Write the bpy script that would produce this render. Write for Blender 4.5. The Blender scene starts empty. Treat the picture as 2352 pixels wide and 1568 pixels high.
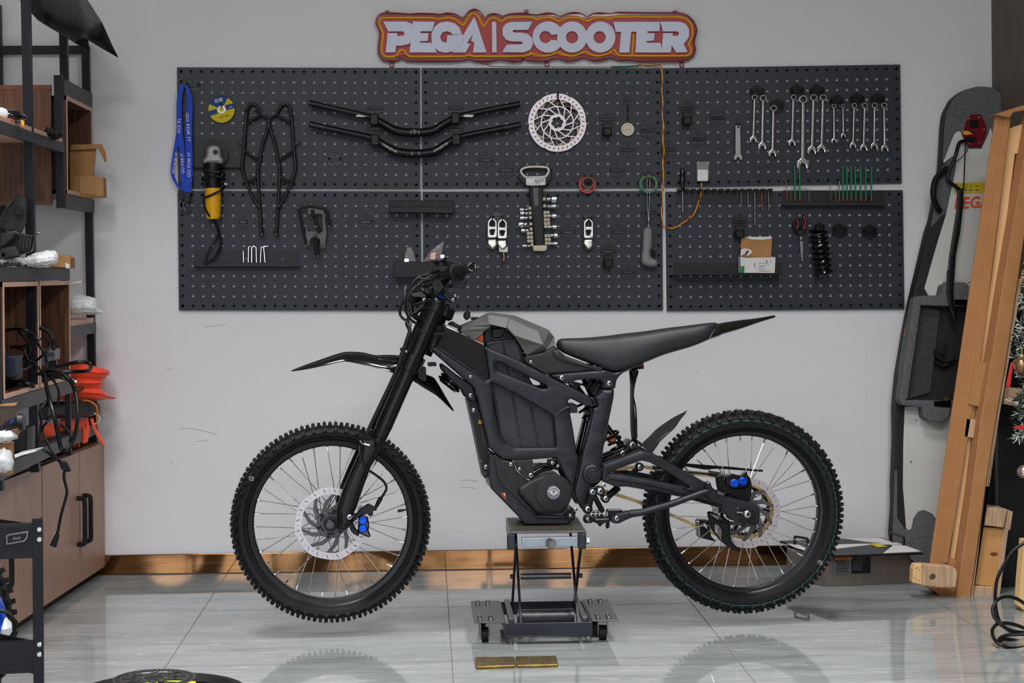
import bpy, math, random
from math import sin, cos, pi, atan2, sqrt, radians, tan
from mathutils import Vector as V, Matrix, geometry
random.seed(7)
SC = bpy.context.scene
COL = SC.collection
# ---------------------------------------------------------------- camera model (2352 x 1568)
FP, CH, TH, PH, CX, CY = 4000.0, 1.106, 0.036, 0.0085, 1122.0, 624.0
CAM = V((0, -6.48, CH))
DV = V((sin(TH), cos(TH), 0)); R0 = V((cos(TH), -sin(TH), 0)); U0 = V((0, 0, 1))
RV = R0*cos(PH) - U0*sin(PH); UV = U0*cos(PH) + R0*sin(PH)
def ray(px, py): return DV + RV*((px-CX)/FP) - UV*((py-CY)/FP)
class Frame:
    """a vertical plane of the place: off is metres in front of it"""
    def __init__(s, o, n):
        s.o = V(o); s.n = V(n).normalized(); s.e = V((0, 0, 1)).cross(s.n).normalized()
        if s.e.x < 0: s.e = -s.e
        s.up = s.e.cross(V((0, 1, 0))).normalized() if abs(s.n.z) < 1e-6 else s.n.cross(s.e).normalized()
        if s.up.z < 0: s.up = -s.up
    def p(s, px, py, off=0.0):
        r = ray(px, py); o = s.o + s.n*off
        return CAM + r*((o-CAM).dot(s.n)/r.dot(s.n))
WALL = Frame((0, 0, 0), (0, -1, 0))
BF = Frame((0, -1.136, 0), (0.0627, -1, 0))
def YF(y): return Frame((0, y, 0), (0, -1, 0))
def FL(px, py, z=0.0):
    r = ray(px, py); return CAM + r*((z-CH)/r.z)
def Z(x0, y0, k):
    def g(*a):
        if len(a) == 2 and not hasattr(a[0], '__len__'): return (x0+a[0]/k, y0+a[1]/k)
        return [(x0+q[0]/k, y0+q[1]/k) + tuple(q[2:]) for q in (a[0] if len(a) == 1 else a)]
    return g
def cam():
    c = bpy.data.cameras.new('camera'); o = bpy.data.objects.new('camera', c); COL.objects.link(o)
    c.sensor_width = 36; c.lens = FP*36/2352; c.shift_x = (1176-CX)/2352; c.shift_y = -(784-CY)/2352
    m = Matrix((RV, UV, -DV)).transposed().to_4x4(); m.translation = CAM; o.matrix_world = m
    c.clip_end = 60; c.clip_start = .1; SC.camera = o
    c.dof.use_dof = True; c.dof.focus_distance = 5.6; c.dof.aperture_fstop = 9.0
cam()
# ---------------------------------------------------------------- materials
MATS = {}
def lin(c):
    return tuple(((x/255)/12.92 if x/255 <= .04045 else ((x/255+.055)/1.055)**2.4) for x in c)
def mat(name, c, rough=.5, metal=0, c2=None, scale=40, bump=0, bscale=None, aniso=None, coat=0, trans=0, emit=0, spec=.5, alpha=1, rvar=.08, ior=1.5, detail=4, sheen=0):
    """procedural principled material; c / c2 are sRGB 0-255, noise runs between them"""
    m = bpy.data.materials.new(name); m.use_nodes = True; nt = m.node_tree; n = nt.nodes; L = nt.links
    b = n['Principled BSDF']; tc = n.new('ShaderNodeTexCoord'); mp = n.new('ShaderNodeMapping')
    L.new(tc.outputs['Object'], mp.inputs[0])
    if aniso: mp.inputs['Scale'].default_value = aniso
    nz = n.new('ShaderNodeTexNoise'); nz.inputs['Scale'].default_value = scale; nz.inputs['Detail'].default_value = detail
    L.new(mp.outputs[0], nz.inputs['Vector'])
    rp = n.new('ShaderNodeValToRGB'); rp.color_ramp.elements[0].position = .35; rp.color_ramp.elements[1].position = .65
    a = lin(c); q = lin(c2) if c2 else tuple(min(1, x*1.12+.0005) for x in a)
    rp.color_ramp.elements[0].color = (*a, 1); rp.color_ramp.elements[1].color = (*q, 1)
    L.new(nz.outputs['Fac'], rp.inputs[0]); L.new(rp.outputs[0], b.inputs['Base Color'])
    mr = n.new('ShaderNodeMapRange'); mr.inputs['To Min'].default_value = max(0, rough-rvar*.5); mr.inputs['To Max'].default_value = min(1, rough+rvar*.5)
    L.new(nz.outputs['Fac'], mr.inputs['Value']); L.new(mr.outputs[0], b.inputs['Roughness'])
    b.inputs['Metallic'].default_value = metal; b.inputs['Specular IOR Level'].default_value = spec
    b.inputs['IOR'].default_value = ior
    if coat: b.inputs['Coat Weight'].default_value = coat; b.inputs['Coat Roughness'].default_value = .08
    if trans: b.inputs['Transmission Weight'].default_value = trans
    if sheen: b.inputs['Sheen Weight'].default_value = sheen
    if alpha < 1: b.inputs['Alpha'].default_value = alpha
    if emit: L.new(rp.outputs[0], b.inputs['Emission Color']); b.inputs['Emission Strength'].default_value = emit
    if bump:
        n2 = n.new('ShaderNodeTexNoise'); n2.inputs['Scale'].default_value = bscale or scale*4; n2.inputs['Detail'].default_value = 3
        L.new(mp.outputs[0], n2.inputs['Vector']); bp = n.new('ShaderNodeBump'); bp.inputs['Strength'].default_value = bump; bp.inputs['Distance'].default_value = .002
        L.new(n2.outputs['Fac'], bp.inputs['Height']); L.new(bp.outputs[0], b.inputs['Normal'])
    MATS[name] = m
    return m
# ---------------------------------------------------------------- mesh building
class MB:
    def __init__(s): s.v = []; s.f = []; s.m = []
    def add(s, vs, fs, mi=0):
        b = len(s.v); s.v += [V(x) for x in vs]; s.f += [tuple(b+i for i in f) for f in fs]; s.m += [mi]*len(fs); return s
    def prism(s, pts, vec, mi=0):
        pts = [V(p) for p in pts]; vec = V(vec); n = len(pts)
        s.add(pts+[p+vec for p in pts], [tuple(range(n))[::-1], tuple(range(n, 2*n))]+[(i, (i+1) % n, n+(i+1) % n, n+i) for i in range(n)], mi); return s
    def box(s, lo, hi, mi=0):
        x0, y0, z0 = lo; x1, y1, z1 = hi
        return s.prism([(x0, y0, z0), (x1, y0, z0), (x1, y1, z0), (x0, y1, z0)], (0, 0, z1-z0), mi)
    def obox(s, c, ax, ay, az, mi=0):
        c, ax, ay, az = V(c), V(ax), V(ay), V(az)
        return s.prism([c-ax-ay-az, c+ax-ay-az, c+ax+ay-az, c-ax+ay-az], az*2, mi)
    def bar(s, a, b, w, h, side=(0, 1, 0), mi=0):
        """rectangular bar from a to b: half widths w (along side) and h"""
        a, b = V(a), V(b); d = (b-a).normalized(); sd = V(side); sd = (sd-d*sd.dot(d)).normalized(); up = d.cross(sd)
        return s.prism([a-sd*w-up*h, a+sd*w-up*h, a+sd*w+up*h, a-sd*w+up*h], b-a, mi)
    def tube(s, path, r, n=8, closed=False, cap=True, mi=0):
        P = [V(p) for p in path]; rs = r if hasattr(r, '__len__') else [r]*len(P); k = len(P)
        prev = None; rings = []
        for i in range(k):
            if closed: t = P[(i+1) % k]-P[i-1]
            else: t = P[min(i+1, k-1)]-P[max(i-1, 0)]
            if t.length < 1e-9: t = V((0, 0, 1))
            t.normalize()
            if prev is None:
                a = V((0, 0, 1)) if abs(t.z) < .9 else V((1, 0, 0))
            else: a = prev
            a = (a-t*a.dot(t)); a = a.normalized() if a.length > 1e-6 else t.orthogonal().normalized()
            prev = a; b = t.cross(a)
            rings.append([P[i]+(a*cos(2*pi*j/n)+b*sin(2*pi*j/n))*rs[i] for j in range(n)])
        vs = [p for rg in rings for p in rg]; fs = []
        for i in range(k if closed else k-1):
            i2 = (i+1) % k
            for j in range(n): fs.append((i*n+j, i*n+(j+1) % n, i2*n+(j+1) % n, i2*n+j))
        if cap and not closed: fs += [tuple(range(n))[::-1], tuple((k-1)*n+j for j in range(n))]
        return s.add(vs, fs, mi)
    def lathe(s, c, ax, prof, n=24, mi=0, closed=False, a0=0, a1=2*pi):
        """prof: list of (radius, height along ax)"""
        c = V(c); ax = V(ax).normalized(); a = ax.orthogonal().normalized()
        if abs(ax.z) < .95:
            a = V((0, 0, 1)); a = (a-ax*a.dot(ax)).normalized()
        b = ax.cross(a); full = abs(a1-a0-2*pi) < 1e-6; m = n if full else n+1
        vs = []; k = len(prof)
        for j in range(m):
            t = a0+(a1-a0)*j/n; dr = a*cos(t)+b*sin(t)
            for (r, h) in prof: vs.append(c+dr*r+ax*h)
        fs = []
        for j in range(n):
            j2 = (j+1) % m
            for i in range(k if closed else k-1):
                i2 = (i+1) % k
                fs.append((j*k+i, j*k+i2, j2*k+i2, j2*k+i))
        return s.add(vs, fs, mi)
    def cyl(s, a, b, r, n=16, r2=None, mi=0):
        a, b = V(a), V(b); L_ = (b-a).length; r2 = r if r2 is None else r2
        return s.lathe(a, b-a, [(0, 0), (r, 0), (r2, L_), (0, L_)], n, mi)
    def ring(s, c, ax, R, r, n=32, k=8, mi=0):
        return s.lathe(c, ax, [(R+r*cos(2*pi*j/k), r*sin(2*pi*j/k)) for j in range(k)], n, mi, closed=True)
    def ball(s, c, r, n=16, mi=0, sx=(1, 1, 1)):
        k = n//2; vs = []; b = MB().lathe((0, 0, 0), (0, 0, 1), [(r*sin(pi*i/k), -r*cos(pi*i/k)) for i in range(k+1)], n)
        return s.add([V(c)+V((v.x*sx[0], v.y*sx[1], v.z*sx[2])) for v in b.v], b.f, mi)
    def grid(s, fn, nu, nv, mi=0, closed_u=False):
        vs = [fn(i/nu, j/nv) for i in range(nu+1) for j in range(nv+1)]
        return s.add(vs, [(i*(nv+1)+j, (i+1)*(nv+1)+j, (i+1)*(nv+1)+j+1, i*(nv+1)+j+1) for i in range(nu) for j in range(nv)], mi)
    def join(s, o, mi=0): return s.add(o.v, o.f, mi)
ORG = {}
def world_mesh(name, mb, mats, org, sharp=.55, smooth=True):
    me = bpy.data.meshes.new(name)
    me.from_pydata([v-org for v in mb.v], [], mb.f); me.validate()
    for m in (mats if isinstance(mats, (list, tuple)) else [mats]): me.materials.append(m)
    if len(me.materials) > 1 and len(mb.m) == len(me.polygons):
        me.polygons.foreach_set('material_index', mb.m)
    fix_normals(me)
    if smooth:
        me.shade_smooth(); me.set_sharp_from_angle(angle=sharp)
    return me
import bmesh
def fix_normals(me):
    bm = bmesh.new(); bm.from_mesh(me); bmesh.ops.remove_doubles(bm, verts=bm.verts, dist=1e-6)
    bmesh.ops.recalc_face_normals(bm, faces=bm.faces); bm.to_mesh(me); bm.free()
def tag(o, label=None, cat=None, group=None, kind=None):
    for k, v in (('label', label), ('category', cat), ('group', group), ('kind', kind)):
        if v: o[k] = v
    return o
def T(name, label, cat, loc, group=None):
    o = bpy.data.objects.new(name, None); COL.objects.link(o); o.location = V(loc); o.empty_display_size = .05
    ORG[o.name] = V(loc); return tag(o, label, cat, group)
def O(name, mb, m, parent=None, label=None, cat=None, group=None, kind=None, bev=0, seg=2, sub=0, solid=0, sharp=.55, smooth=True):
    """link one mesh object. mb in world coordinates"""
    if parent is not None: org = ORG[parent.name]
    else:
        if kind == 'structure': org = V((0, 0, 0))
        else:
            lo = V([min(v[i] for v in mb.v) for i in range(3)]); hi = V([max(v[i] for v in mb.v) for i in range(3)])
            org = V(((lo.x+hi.x)/2, (lo.y+hi.y)/2, lo.z))
    me = world_mesh(name, mb, m, org, sharp, smooth)
    o = bpy.data.objects.new(name, me); COL.objects.link(o)
    if parent is not None: o.parent = parent
    else: o.location = org
    ORG[o.name] = org
    if solid: md = o.modifiers.new('solid', 'SOLIDIFY'); md.thickness = solid; md.offset = 0
    if bev: md = o.modifiers.new('bev', 'BEVEL'); md.width = bev; md.segments = seg; md.limit_method = 'ANGLE'; md.angle_limit = .6; md.harden_normals = False
    if smooth and not sub and sharp < 1: md = o.modifiers.new('wn', 'WEIGHTED_NORMAL'); md.keep_sharp = True; md.weight = 50
    if sub: md = o.modifiers.new('sub', 'SUBSURF'); md.levels = sub; md.render_levels = sub
    return tag(o, label, cat, group, kind)
def dup(root, loc, label=None, group=None, parent=None, rot=None):
    """copy a thing (or part) with its parts; loc is the new world origin"""
    c = root.copy(); COL.objects.link(c); c.parent = parent
    c.location = V(loc) if parent is None else V(loc)-ORG[parent.name]
    if rot: c.rotation_euler = rot
    ORG[c.name] = V(loc)
    if label: c['label'] = label
    if group: c['group'] = group
    for ch in [x for x in SC.objects if x.parent == root]:
        d = ch.copy(); COL.objects.link(d); d.parent = c; ORG[d.name] = V(loc)
        for g in [x for x in SC.objects if x.parent == ch]:
            e = g.copy(); COL.objects.link(e); e.parent = d; ORG[e.name] = V(loc)
    return c
def fillet(pts, r, n=3):
    """round the corners of a closed 2D polygon"""
    out = []; k = len(pts)
    for i in range(k):
        p = pts[i]; rr = r if len(p) < 3 else p[2]
        a = pts[i-1]; b = pts[(i+1) % k]; P = V(p[:2]); A = V(a[:2])-P; B = V(b[:2])-P
        if rr <= 0 or A.length < 1e-9 or B.length < 1e-9: out.append((P.x, P.y)); continue
        ra = min(rr, A.length*.48); rb = min(rr, B.length*.48); s_ = P+A.normalized()*ra; e = P+B.normalized()*rb
        for j in range(n+1):
            t = j/n; q = s_*(1-t)**2+P*2*t*(1-t)+e*t*t; out.append((q.x, q.y))
    return out
def plate(fr, outer, off, thick, bev=.002, holes=(), r=0, hr=None, seg=1, mb=None, mi=0, n=3):
    """flat piece traced in pixels on frame fr whose front face is at off; thickness goes back; real bevelled edges and holes"""
    loops = [fillet(outer, r, n)] + [fillet(h, r if hr is None else hr, n) for h in holes]
    o = fr.p(*[sum(q[i] for q in loops[0])/len(loops[0]) for i in (0, 1)], off)
    cu = bpy.data.curves.new('c', 'CURVE'); cu.dimensions = '2D'; cu.fill_mode = 'BOTH'
    for lp in loops:
        w = [fr.p(q[0], q[1], off)-o for q in lp]; sp = cu.splines.new('POLY'); sp.points.add(len(w)-1)
        for p_, q in zip(sp.points, w): p_.co = (q.dot(fr.e), q.dot(fr.up), 0, 1)
        sp.use_cyclic_u = True
    cu.bevel_depth = min(bev, thick*.49); cu.bevel_resolution = seg-1; cu.offset = -cu.bevel_depth; cu.extrude = thick/2-cu.bevel_depth
    ob = bpy.data.objects.new('c', cu); me = bpy.data.meshes.new_from_object(ob)
    mb = mb or MB(); mb.add([o+fr.e*v.co.x+fr.up*v.co.y-fr.n*(thick/2)+fr.n*v.co.z for v in me.vertices], [tuple(p.vertices) for p in me.polygons], mi)
    bpy.data.objects.remove(ob); bpy.data.meshes.remove(me); bpy.data.curves.remove(cu)
    return mb
def ptube(fr, path, r, n=8, closed=False, sm=0, mb=None, mi=0):
    """tube along pixel points (px,py,off)"""
    P = [fr.p(*q) for q in path]
    if sm: P = spline(P, sm, closed)
    return (mb or MB()).tube(P, r, n, closed, mi=mi)
def spline(P, k=4, closed=False):
    P = [V(p) for p in P]; n = len(P); out = []
    for i in range(n if closed else n-1):
        if closed: a, b, c, d = P[i-1], P[i], P[(i+1) % n], P[(i+2) % n]
        else: a, b, c, d = P[max(i-1, 0)], P[i], P[i+1], P[min(i+2, n-1)]
        for j in range(k):
            t = j/k; out.append(.5*((2*b)+(c-a)*t+(2*a-5*b+4*c-d)*t*t+(3*b-a-3*c+d)*t**3))
    if not closed: out.append(P[-1])
    return out
def text(fr, body, px, py, hpx, off, rot=0, mb=None, depth=.0006, sx=1, mi=0, cen=True, shear=0, space=1, bold=0):
    """lettering: centre at pixel, height hpx pixels of a capital"""
    o = fr.p(px, py, off); k = (fr.p(px, py+hpx, off)-o).length
    cu = bpy.data.curves.new('t', 'FONT'); cu.body = body; cu.size = k/.69; cu.extrude = depth/2; cu.shear = shear; cu.space_character = space
    cu.align_x = 'CENTER' if cen else 'LEFT'; cu.resolution_u = 2; cu.offset = bold*k
    ob = bpy.data.objects.new('t', cu); me = bpy.data.meshes.new_from_object(ob)
    e = fr.e*cos(rot)+fr.up*sin(rot); u = fr.up*cos(rot)-fr.e*sin(rot)
    mb = mb or MB(); mb.add([o+e*v.co.x*sx+u*(v.co.y-k/2)+fr.n*v.co.z for v in me.vertices], [tuple(p.vertices) for p in me.polygons], mi)
    bpy.data.objects.remove(ob); bpy.data.meshes.remove(me); bpy.data.curves.remove(cu)
    return mb
def circ(cx, cy, r, n=16, ry=None, a0=0):
    return [(cx+r*cos(a0+2*pi*i/n), cy+(ry or r)*sin(a0+2*pi*i/n)) for i in range(n)]
def disc(fr, cx, cy, rpx, off, thick, n=20, mb=None, mi=0, hole=0):
    o = fr.p(cx, cy, off); r = (fr.p(cx+rpx, cy, off)-o).length; h = r*hole
    mb = mb or MB(); b = min(thick*.25, r*.15)
    prof = [(h, -thick), (r, -thick), (r, -b), (r-b, 0), (h, 0)]
    return mb.lathe(o, fr.n, prof, n, mi, closed=hole > 0)
def bolt(fr, cx, cy, rpx, off, mb=None, mi=0, mi2=1):
    """button head with a dark socket"""
    o = fr.p(cx, cy, off); r = (fr.p(cx+rpx, cy, off)-o).length; mb = mb or MB()
    mb.lathe(o, fr.n, [(r, -.004), (r, .001), (r*.75, r*.35), (r*.42, r*.4)], 18, mi)
    mb.lathe(o, fr.n, [(r*.42, r*.4), (r*.38, r*.1), (0, r*.08)], 6, mi2); return mb
# ================================================================ materials of the room
def nodes(name):
    m = bpy.data.materials.new(name); m.use_nodes = True; MATS[name] = m
    return m, m.node_tree.nodes, m.node_tree.links, m.node_tree.nodes['Principled BSDF']
def wall_mat():
    m, n, L, b = nodes('painted_wall')
    tc = n.new('ShaderNodeTexCoord')
    nz = n.new('ShaderNodeTexNoise'); nz.inputs['Scale'].default_value = 2.2; nz.inputs['Detail'].default_value = 5
    L.new(tc.outputs['Object'], nz.inputs['Vector'])
    rp = n.new('ShaderNodeValToRGB'); rp.color_ramp.elements[0].color = (*lin((222, 222, 223)), 1); rp.color_ramp.elements[1].color = (*lin((230, 230, 231)), 1)
    L.new(nz.outputs['Fac'], rp.inputs[0])
    # sparse scuffs
    mp = n.new('ShaderNodeMapping'); mp.inputs['Scale'].default_value = (3, 1, 9); L.new(tc.outputs['Object'], mp.inputs[0])
    n3 = n.new('ShaderNodeTexNoise'); n3.inputs['Scale'].default_value = 2.6; n3.inputs['Detail'].default_value = 8; L.new(mp.outputs[0], n3.inputs['Vector'])
    r3 = n.new('ShaderNodeValToRGB'); r3.color_ramp.elements[0].position = .72; r3.color_ramp.elements[1].position = .78
    L.new(n3.outputs['Fac'], r3.inputs[0])
    mx = n.new('ShaderNodeMix'); mx.data_type = 'RGBA'; mx.inputs['B'].default_value = (*lin((196, 190, 178)), 1)
    L.new(r3.outputs[0], mx.inputs['Factor']); L.new(rp.outputs[0], mx.inputs['A']); L.new(mx.outputs['Result'], b.inputs['Base Color'])
    b.inputs['Roughness'].default_value = .55; b.inputs['Specular IOR Level'].default_value = .35
    n2 = n.new('ShaderNodeTexNoise'); n2.inputs['Scale'].default_value = 180; L.new(tc.outputs['Object'], n2.inputs['Vector'])
    bp = n.new('ShaderNodeBump'); bp.inputs['Strength'].default_value = .12; bp.inputs['Distance'].default_value = .001
    L.new(n2.outputs['Fac'], bp.inputs['Height']); L.new(bp.outputs[0], b.inputs['Normal'])
    return m
def floor_mat():
    m, n, L, b = nodes('polished_tile')
    tc = n.new('ShaderNodeTexCoord')
    mp = n.new('ShaderNodeMapping'); mp.inputs['Scale'].default_value = (.9, 5, 1); mp.inputs['Rotation'].default_value = (0, 0, .05); L.new(tc.outputs['Object'], mp.inputs[0])
    nz = n.new('ShaderNodeTexNoise'); nz.inputs['Scale'].default_value = 2.2; nz.inputs['Detail'].default_value = 9; nz.inputs['Roughness'].default_value = .62; nz.inputs['Distortion'].default_value = .6
    L.new(mp.outputs[0], nz.inputs['Vector'])
    rp = n.new('ShaderNodeValToRGB'); e = rp.color_ramp.elements
    e[0].position = .28; e[0].color = (*lin((116, 123, 121)), 1); e[1].position = .68; e[1].color = (*lin((155, 161, 159)), 1)
    x = e.new(.45); x.color = (*lin((138, 145, 143)), 1)
    L.new(nz.outputs['Fac'], rp.inputs[0])
    # thin light veins along x
    mp2 = n.new('ShaderNodeMapping'); mp2.inputs['Scale'].default_value = (.5, 7, 1); mp2.inputs['Rotation'].default_value = (0, 0, .04); L.new(tc.outputs['Object'], mp2.inputs[0])
    n2 = n.new('ShaderNodeTexNoise'); n2.inputs['Scale'].default_value = 3.1; n2.inputs['Detail'].default_value = 6; n2.inputs['Distortion'].default_value = .4; L.new(mp2.outputs[0], n2.inputs['Vector'])
    r2 = n.new('ShaderNodeValToRGB'); q = r2.color_ramp.elements; q[0].position = .485; q[0].color = (0, 0, 0, 1); q[1].position = .5; q[1].color = (1, 1, 1, 1); y = q.new(.515); y.color = (0, 0, 0, 1)
    L.new(n2.outputs['Fac'], r2.inputs[0])
    ms = n.new('ShaderNodeMath'); ms.operation = 'MULTIPLY'; ms.inputs[1].default_value = .45; L.new(r2.outputs[0], ms.inputs[0])
    mx = n.new('ShaderNodeMix'); mx.data_type = 'RGBA'; mx.inputs['B'].default_value = (*lin((205, 206, 200)), 1)
    L.new(ms.outputs[0], mx.inputs['Factor']); L.new(rp.outputs[0], mx.inputs['A']); L.new(mx.outputs['Result'], b.inputs['Base Color'])
    b.inputs['Roughness'].default_value = .035; b.inputs['IOR'].default_value = 1.52; b.inputs['Specular IOR Level'].default_value = .55
    return m
M_wall = wall_mat(); M_floor = floor_mat()
M_grout = mat('grout', (112, 104, 94), .8)
M_ceil = mat('ceiling_paint', (185, 185, 185), .9)
M_dark = mat('dark_shopfront', (58, 54, 50), .7)
M_brown = mat('brown_wall_panel', (88, 78, 68), .7, c2=(96, 86, 75), scale=6)
M_gold = mat('copper_glass_skirting', (138, 94, 58), .05, 1, c2=(158, 112, 72), scale=9, aniso=(.6, 1, 12), detail=8, rvar=.02)
M_black = mat('black_plastic', (11, 11, 13), .42, c2=(17, 17, 20), scale=60, bump=.1, spec=.35)
M_steelframe = mat('powder_black_steel', (38, 39, 44), .5, c2=(46, 47, 53), scale=30, bump=.15, bscale=900)
M_white = mat('white_plastic', (228, 226, 220), .4)
M_chrome = mat('chrome', (205, 205, 205), .16, 1, c2=(225, 225, 225), scale=30)
M_steel = mat('brushed_steel', (150, 148, 145), .32, 1, c2=(176, 174, 170), scale=50)
M_card = mat('cardboard', (168, 122, 74), .85, c2=(180, 134, 84), scale=14, bump=.15, bscale=300)
M_rubber = mat('rubber', (13, 14, 16), .6, c2=(18, 19, 22), scale=40, bump=.2, bscale=500, spec=.3)
M_glossblack = mat('gloss_black', (9, 9, 10), .13, c2=(13, 13, 14), scale=8, coat=.4)
M_cable = mat('black_cable', (10, 10, 11), .38, spec=.4)
# ================================================================ room shell
XR = 2.135
sb = dict(kind='structure')
# tiles: 0.8 m squares with thin joints, floor object first
fx0, fx1, fy0, fy1 = -3.4, 3.2, -10.6, 0.0
O('floor', MB().box((fx0, fy0, -.05), (fx1, fy1, 0)), M_floor, **sb, smooth=False)
jb = MB()
jx = [FL(526, 1310).x + .808*i for i in range(-3, 4)]
for x in jx: jb.box((x-.0014, fy0, .0), (x+.0014, -.012, .0003))
jy0 = FL(1000, 1394).y
for i in range(-10, 2):
    y = jy0 + .808*i
    if y < -.02: jb.box((-2.2, y-.0009, .0), (XR, y+.0009, .0003))
O('trim_1', jb, M_grout, **sb, smooth=False)
O('wall_back', MB().box((-3.4, 0, 0), (XR, .12, 3.3)), M_wall, **sb, smooth=False)
O('wall_right', MB().box((XR, fy0, 0), (XR+.1, .12, 3.3)), M_brown, **sb, smooth=False)
O('wall_left', MB().box((-3.4, fy0, 0), (-3.3, .12, 3.3)), M_wall, **sb, smooth=False)
O('ceiling', MB().box((-3.4, fy0, 3.3), (XR+.1, .12, 3.4)), M_ceil, **sb, smooth=False)
bh = .0735
bb = MB().box((-2.4, -.012, .0015), (XR, 0, bh)); O('baseboard_back', bb, M_gold, **sb, bev=.0015)
# shop front behind the camera: two wide panes, the street beyond
sf = MB(); yb = fy0
sf.box((-3.4, yb-.12, 0), (XR+.1, yb, .35)); sf.box((-3.4, yb-.12, 2.35), (XR+.1, yb, 3.3))
for x in (-3.4, -1.25, .9, XR-.25): sf.box((x, yb-.12, .35), (x+.3, yb, 2.35))
O('wall_front', sf, M_dark, **sb, smooth=False)
M_street = mat('street_ground', (150, 148, 140), .9); M_leafs = mat('street_tree_leaves', (52, 74, 34), .8, c2=(90, 110, 50), scale=5); M_bark = mat('bark', (70, 55, 42), .9)
O('ground', MB().box((-14, yb-16, -.3), (14, yb-.12, -.02)), M_street, **sb, smooth=False)
rnd = random.Random(3)
for i, (x, y, h) in enumerate([(-5.2, yb-7, 4.2), (-.9, yb-8.5, 4.0), (3.4, yb-6.5, 4.4), (7.5, yb-8, 4.1), (-9, yb-9, 4.3)]):
    t = T('street_tree', 'leafy green tree growing on the street outside the shop front', 'tree', (x, y, -.02), 'street trees outside the shop front')
    O('trunk', MB().tube([(x, y, -.02), (x+.05, y, 1.2), (x, y, h-1.6)], [.12, .1, .07], 8), M_bark, t)
    lf = MB()
    for k in range(260):
        a = rnd.random()*2*pi; rr = 1.5*sqrt(rnd.random()); zz = h-1.2+rnd.uniform(-1.1, 1.2); c = V((x+rr*cos(a), y+rr*sin(a), zz)); s_ = rnd.uniform(.1, .24)
        n1 = V((rnd.uniform(-1, 1), rnd.uniform(-1, 1), rnd.uniform(-1, 1))).normalized(); n2 = n1.orthogonal().normalized()*s_; n3 = n1.cross(n2)
        lf.add([c-n2, c+n3*.6, c+n2, c-n3*.6], [(0, 1, 2, 3)])
    O('crown', lf, M_leafs, t, smooth=False)
# ================================================================ light: street daylight through the front, ceiling panels
w = bpy.data.worlds.new('sky'); SC.world = w; w.use_nodes = True
wn = w.node_tree.nodes; wl = w.node_tree.links; bg = wn['Background']
st = wn.new('ShaderNodeTexSky'); st.sky_type = 'HOSEK_WILKIE'; st.turbidity = 5; st.sun_direction = (0.3, .4, .85)
hs = wn.new('ShaderNodeHueSaturation'); hs.inputs['Saturation'].default_value = .45
wl.new(st.outputs[0], hs.inputs['Color']); wl.new(hs.outputs[0], bg.inputs[0]); bg.inputs[1].default_value = 22
def area(name, loc, sx, sy, power, col=(1, 1, 1), rot=(0, 0, 0), spread=pi):
    l = bpy.data.lights.new(name, 'AREA'); l.shape = 'RECTANGLE'; l.size = sx; l.size_y = sy; l.energy = power; l.color = col; l.spread = spread
    o = bpy.data.objects.new(name, l); COL.objects.link(o); o.location = loc; o.rotation_euler = rot; return o
M_lamp = mat('lamp_diffuser', (255, 250, 245), .5, emit=1.0)
M_alu = mat('lamp_frame_aluminium', (200, 200, 200), .4, .8)
for i, (x, y, pw) in enumerate([(-1.1, -2.1, 26), (1.1, -2.1, 26), (-1.1, -4.2, 50), (1.1, -4.2, 56), (-1.1, -6.6, 62), (1.1, -6.6, 62)]):
    t = T('ceiling_light', 'flat square ceiling panel light above the workshop floor', 'ceiling light', (x, y, 3.3), 'ceiling panel lights')
    fr_ = MB()
    for dx, dy, hx, hy in ((0, .31, .32, .01), (0, -.31, .32, .01), (.31, 0, .01, .3), (-.31, 0, .01, .3)): fr_.box((x+dx-hx, y+dy-hy, 3.262), (x+dx+hx, y+dy+hy, 3.3))
    O('light_frame', fr_, M_alu, t, smooth=False); O('diffuser', MB().box((x-.3, y-.3, 3.275), (x+.3, y+.3, 3.3)), M_lamp, t, smooth=False)
    area('panel_lamp', (x, y, 3.26), .58, .58, pw, (1, .972, 1.0), spread=(1.75 if y > -3 else pi))
for wx in (-2.175, .025, 1.435+.1):
    po = area('window_portal', (wx, yb-.06, 1.35), 1.9 if wx < 1 else 1.0, 2.0, 1, rot=(pi/2, 0, 0)); po.data.cycles.is_portal = True
SC.view_settings.view_transform = 'Standard'; SC.view_settings.look = 'None'; SC.view_settings.exposure = -.06; SC.view_settings.gamma = 1
SC.view_settings.use_curve_mapping = False
SC.cycles.use_denoising = True; SC.cycles.max_bounces = 8; SC.cycles.diffuse_bounces = 4; SC.cycles.glossy_bounces = 5; SC.cycles.transparent_max_bounces = 10
SC.cycles.sample_clamp_indirect = 6; SC.cycles.caustics_reflective = False; SC.cycles.caustics_refractive = False
# ================================================================ the bike
M_frame = mat('satin_charcoal_frame', (44, 46, 50), .36, .6, c2=(51, 53, 57), scale=30, bump=.06, bscale=1800)
M_cover = mat('grey_green_cover', (84, 86, 83), .5, .15, c2=(90, 92, 88), scale=20, bump=.08, bscale=1800)
M_panelk = mat('dark_side_panel', (34, 34, 35), .46, .1, c2=(40, 40, 41), scale=40, bump=.08, bscale=1500, spec=.35)
M_seat = mat('seat_vinyl', (33, 35, 37), .42, c2=(39, 41, 43), scale=60, bump=.25, bscale=1400)
M_batt = mat('battery_case', (38, 38, 43), .5, c2=(46, 46, 51), scale=18, bump=.2, bscale=1200)
M_fork = mat('fork_black_anodised', (9, 9, 10), .3, .3, c2=(13, 13, 15), scale=50)
M_bolt = mat('bolt_steel', (200, 198, 196), .25, 1)
M_hole = mat('bolt_socket', (25, 25, 40), .5)
M_disc = mat('brake_disc_ring', (198, 190, 192), .38, .75, c2=(212, 204, 206), scale=300, aniso=(1, 1, 1))
M_spider = mat('brake_disc_spider', (82, 80, 84), .45, .5)
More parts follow.
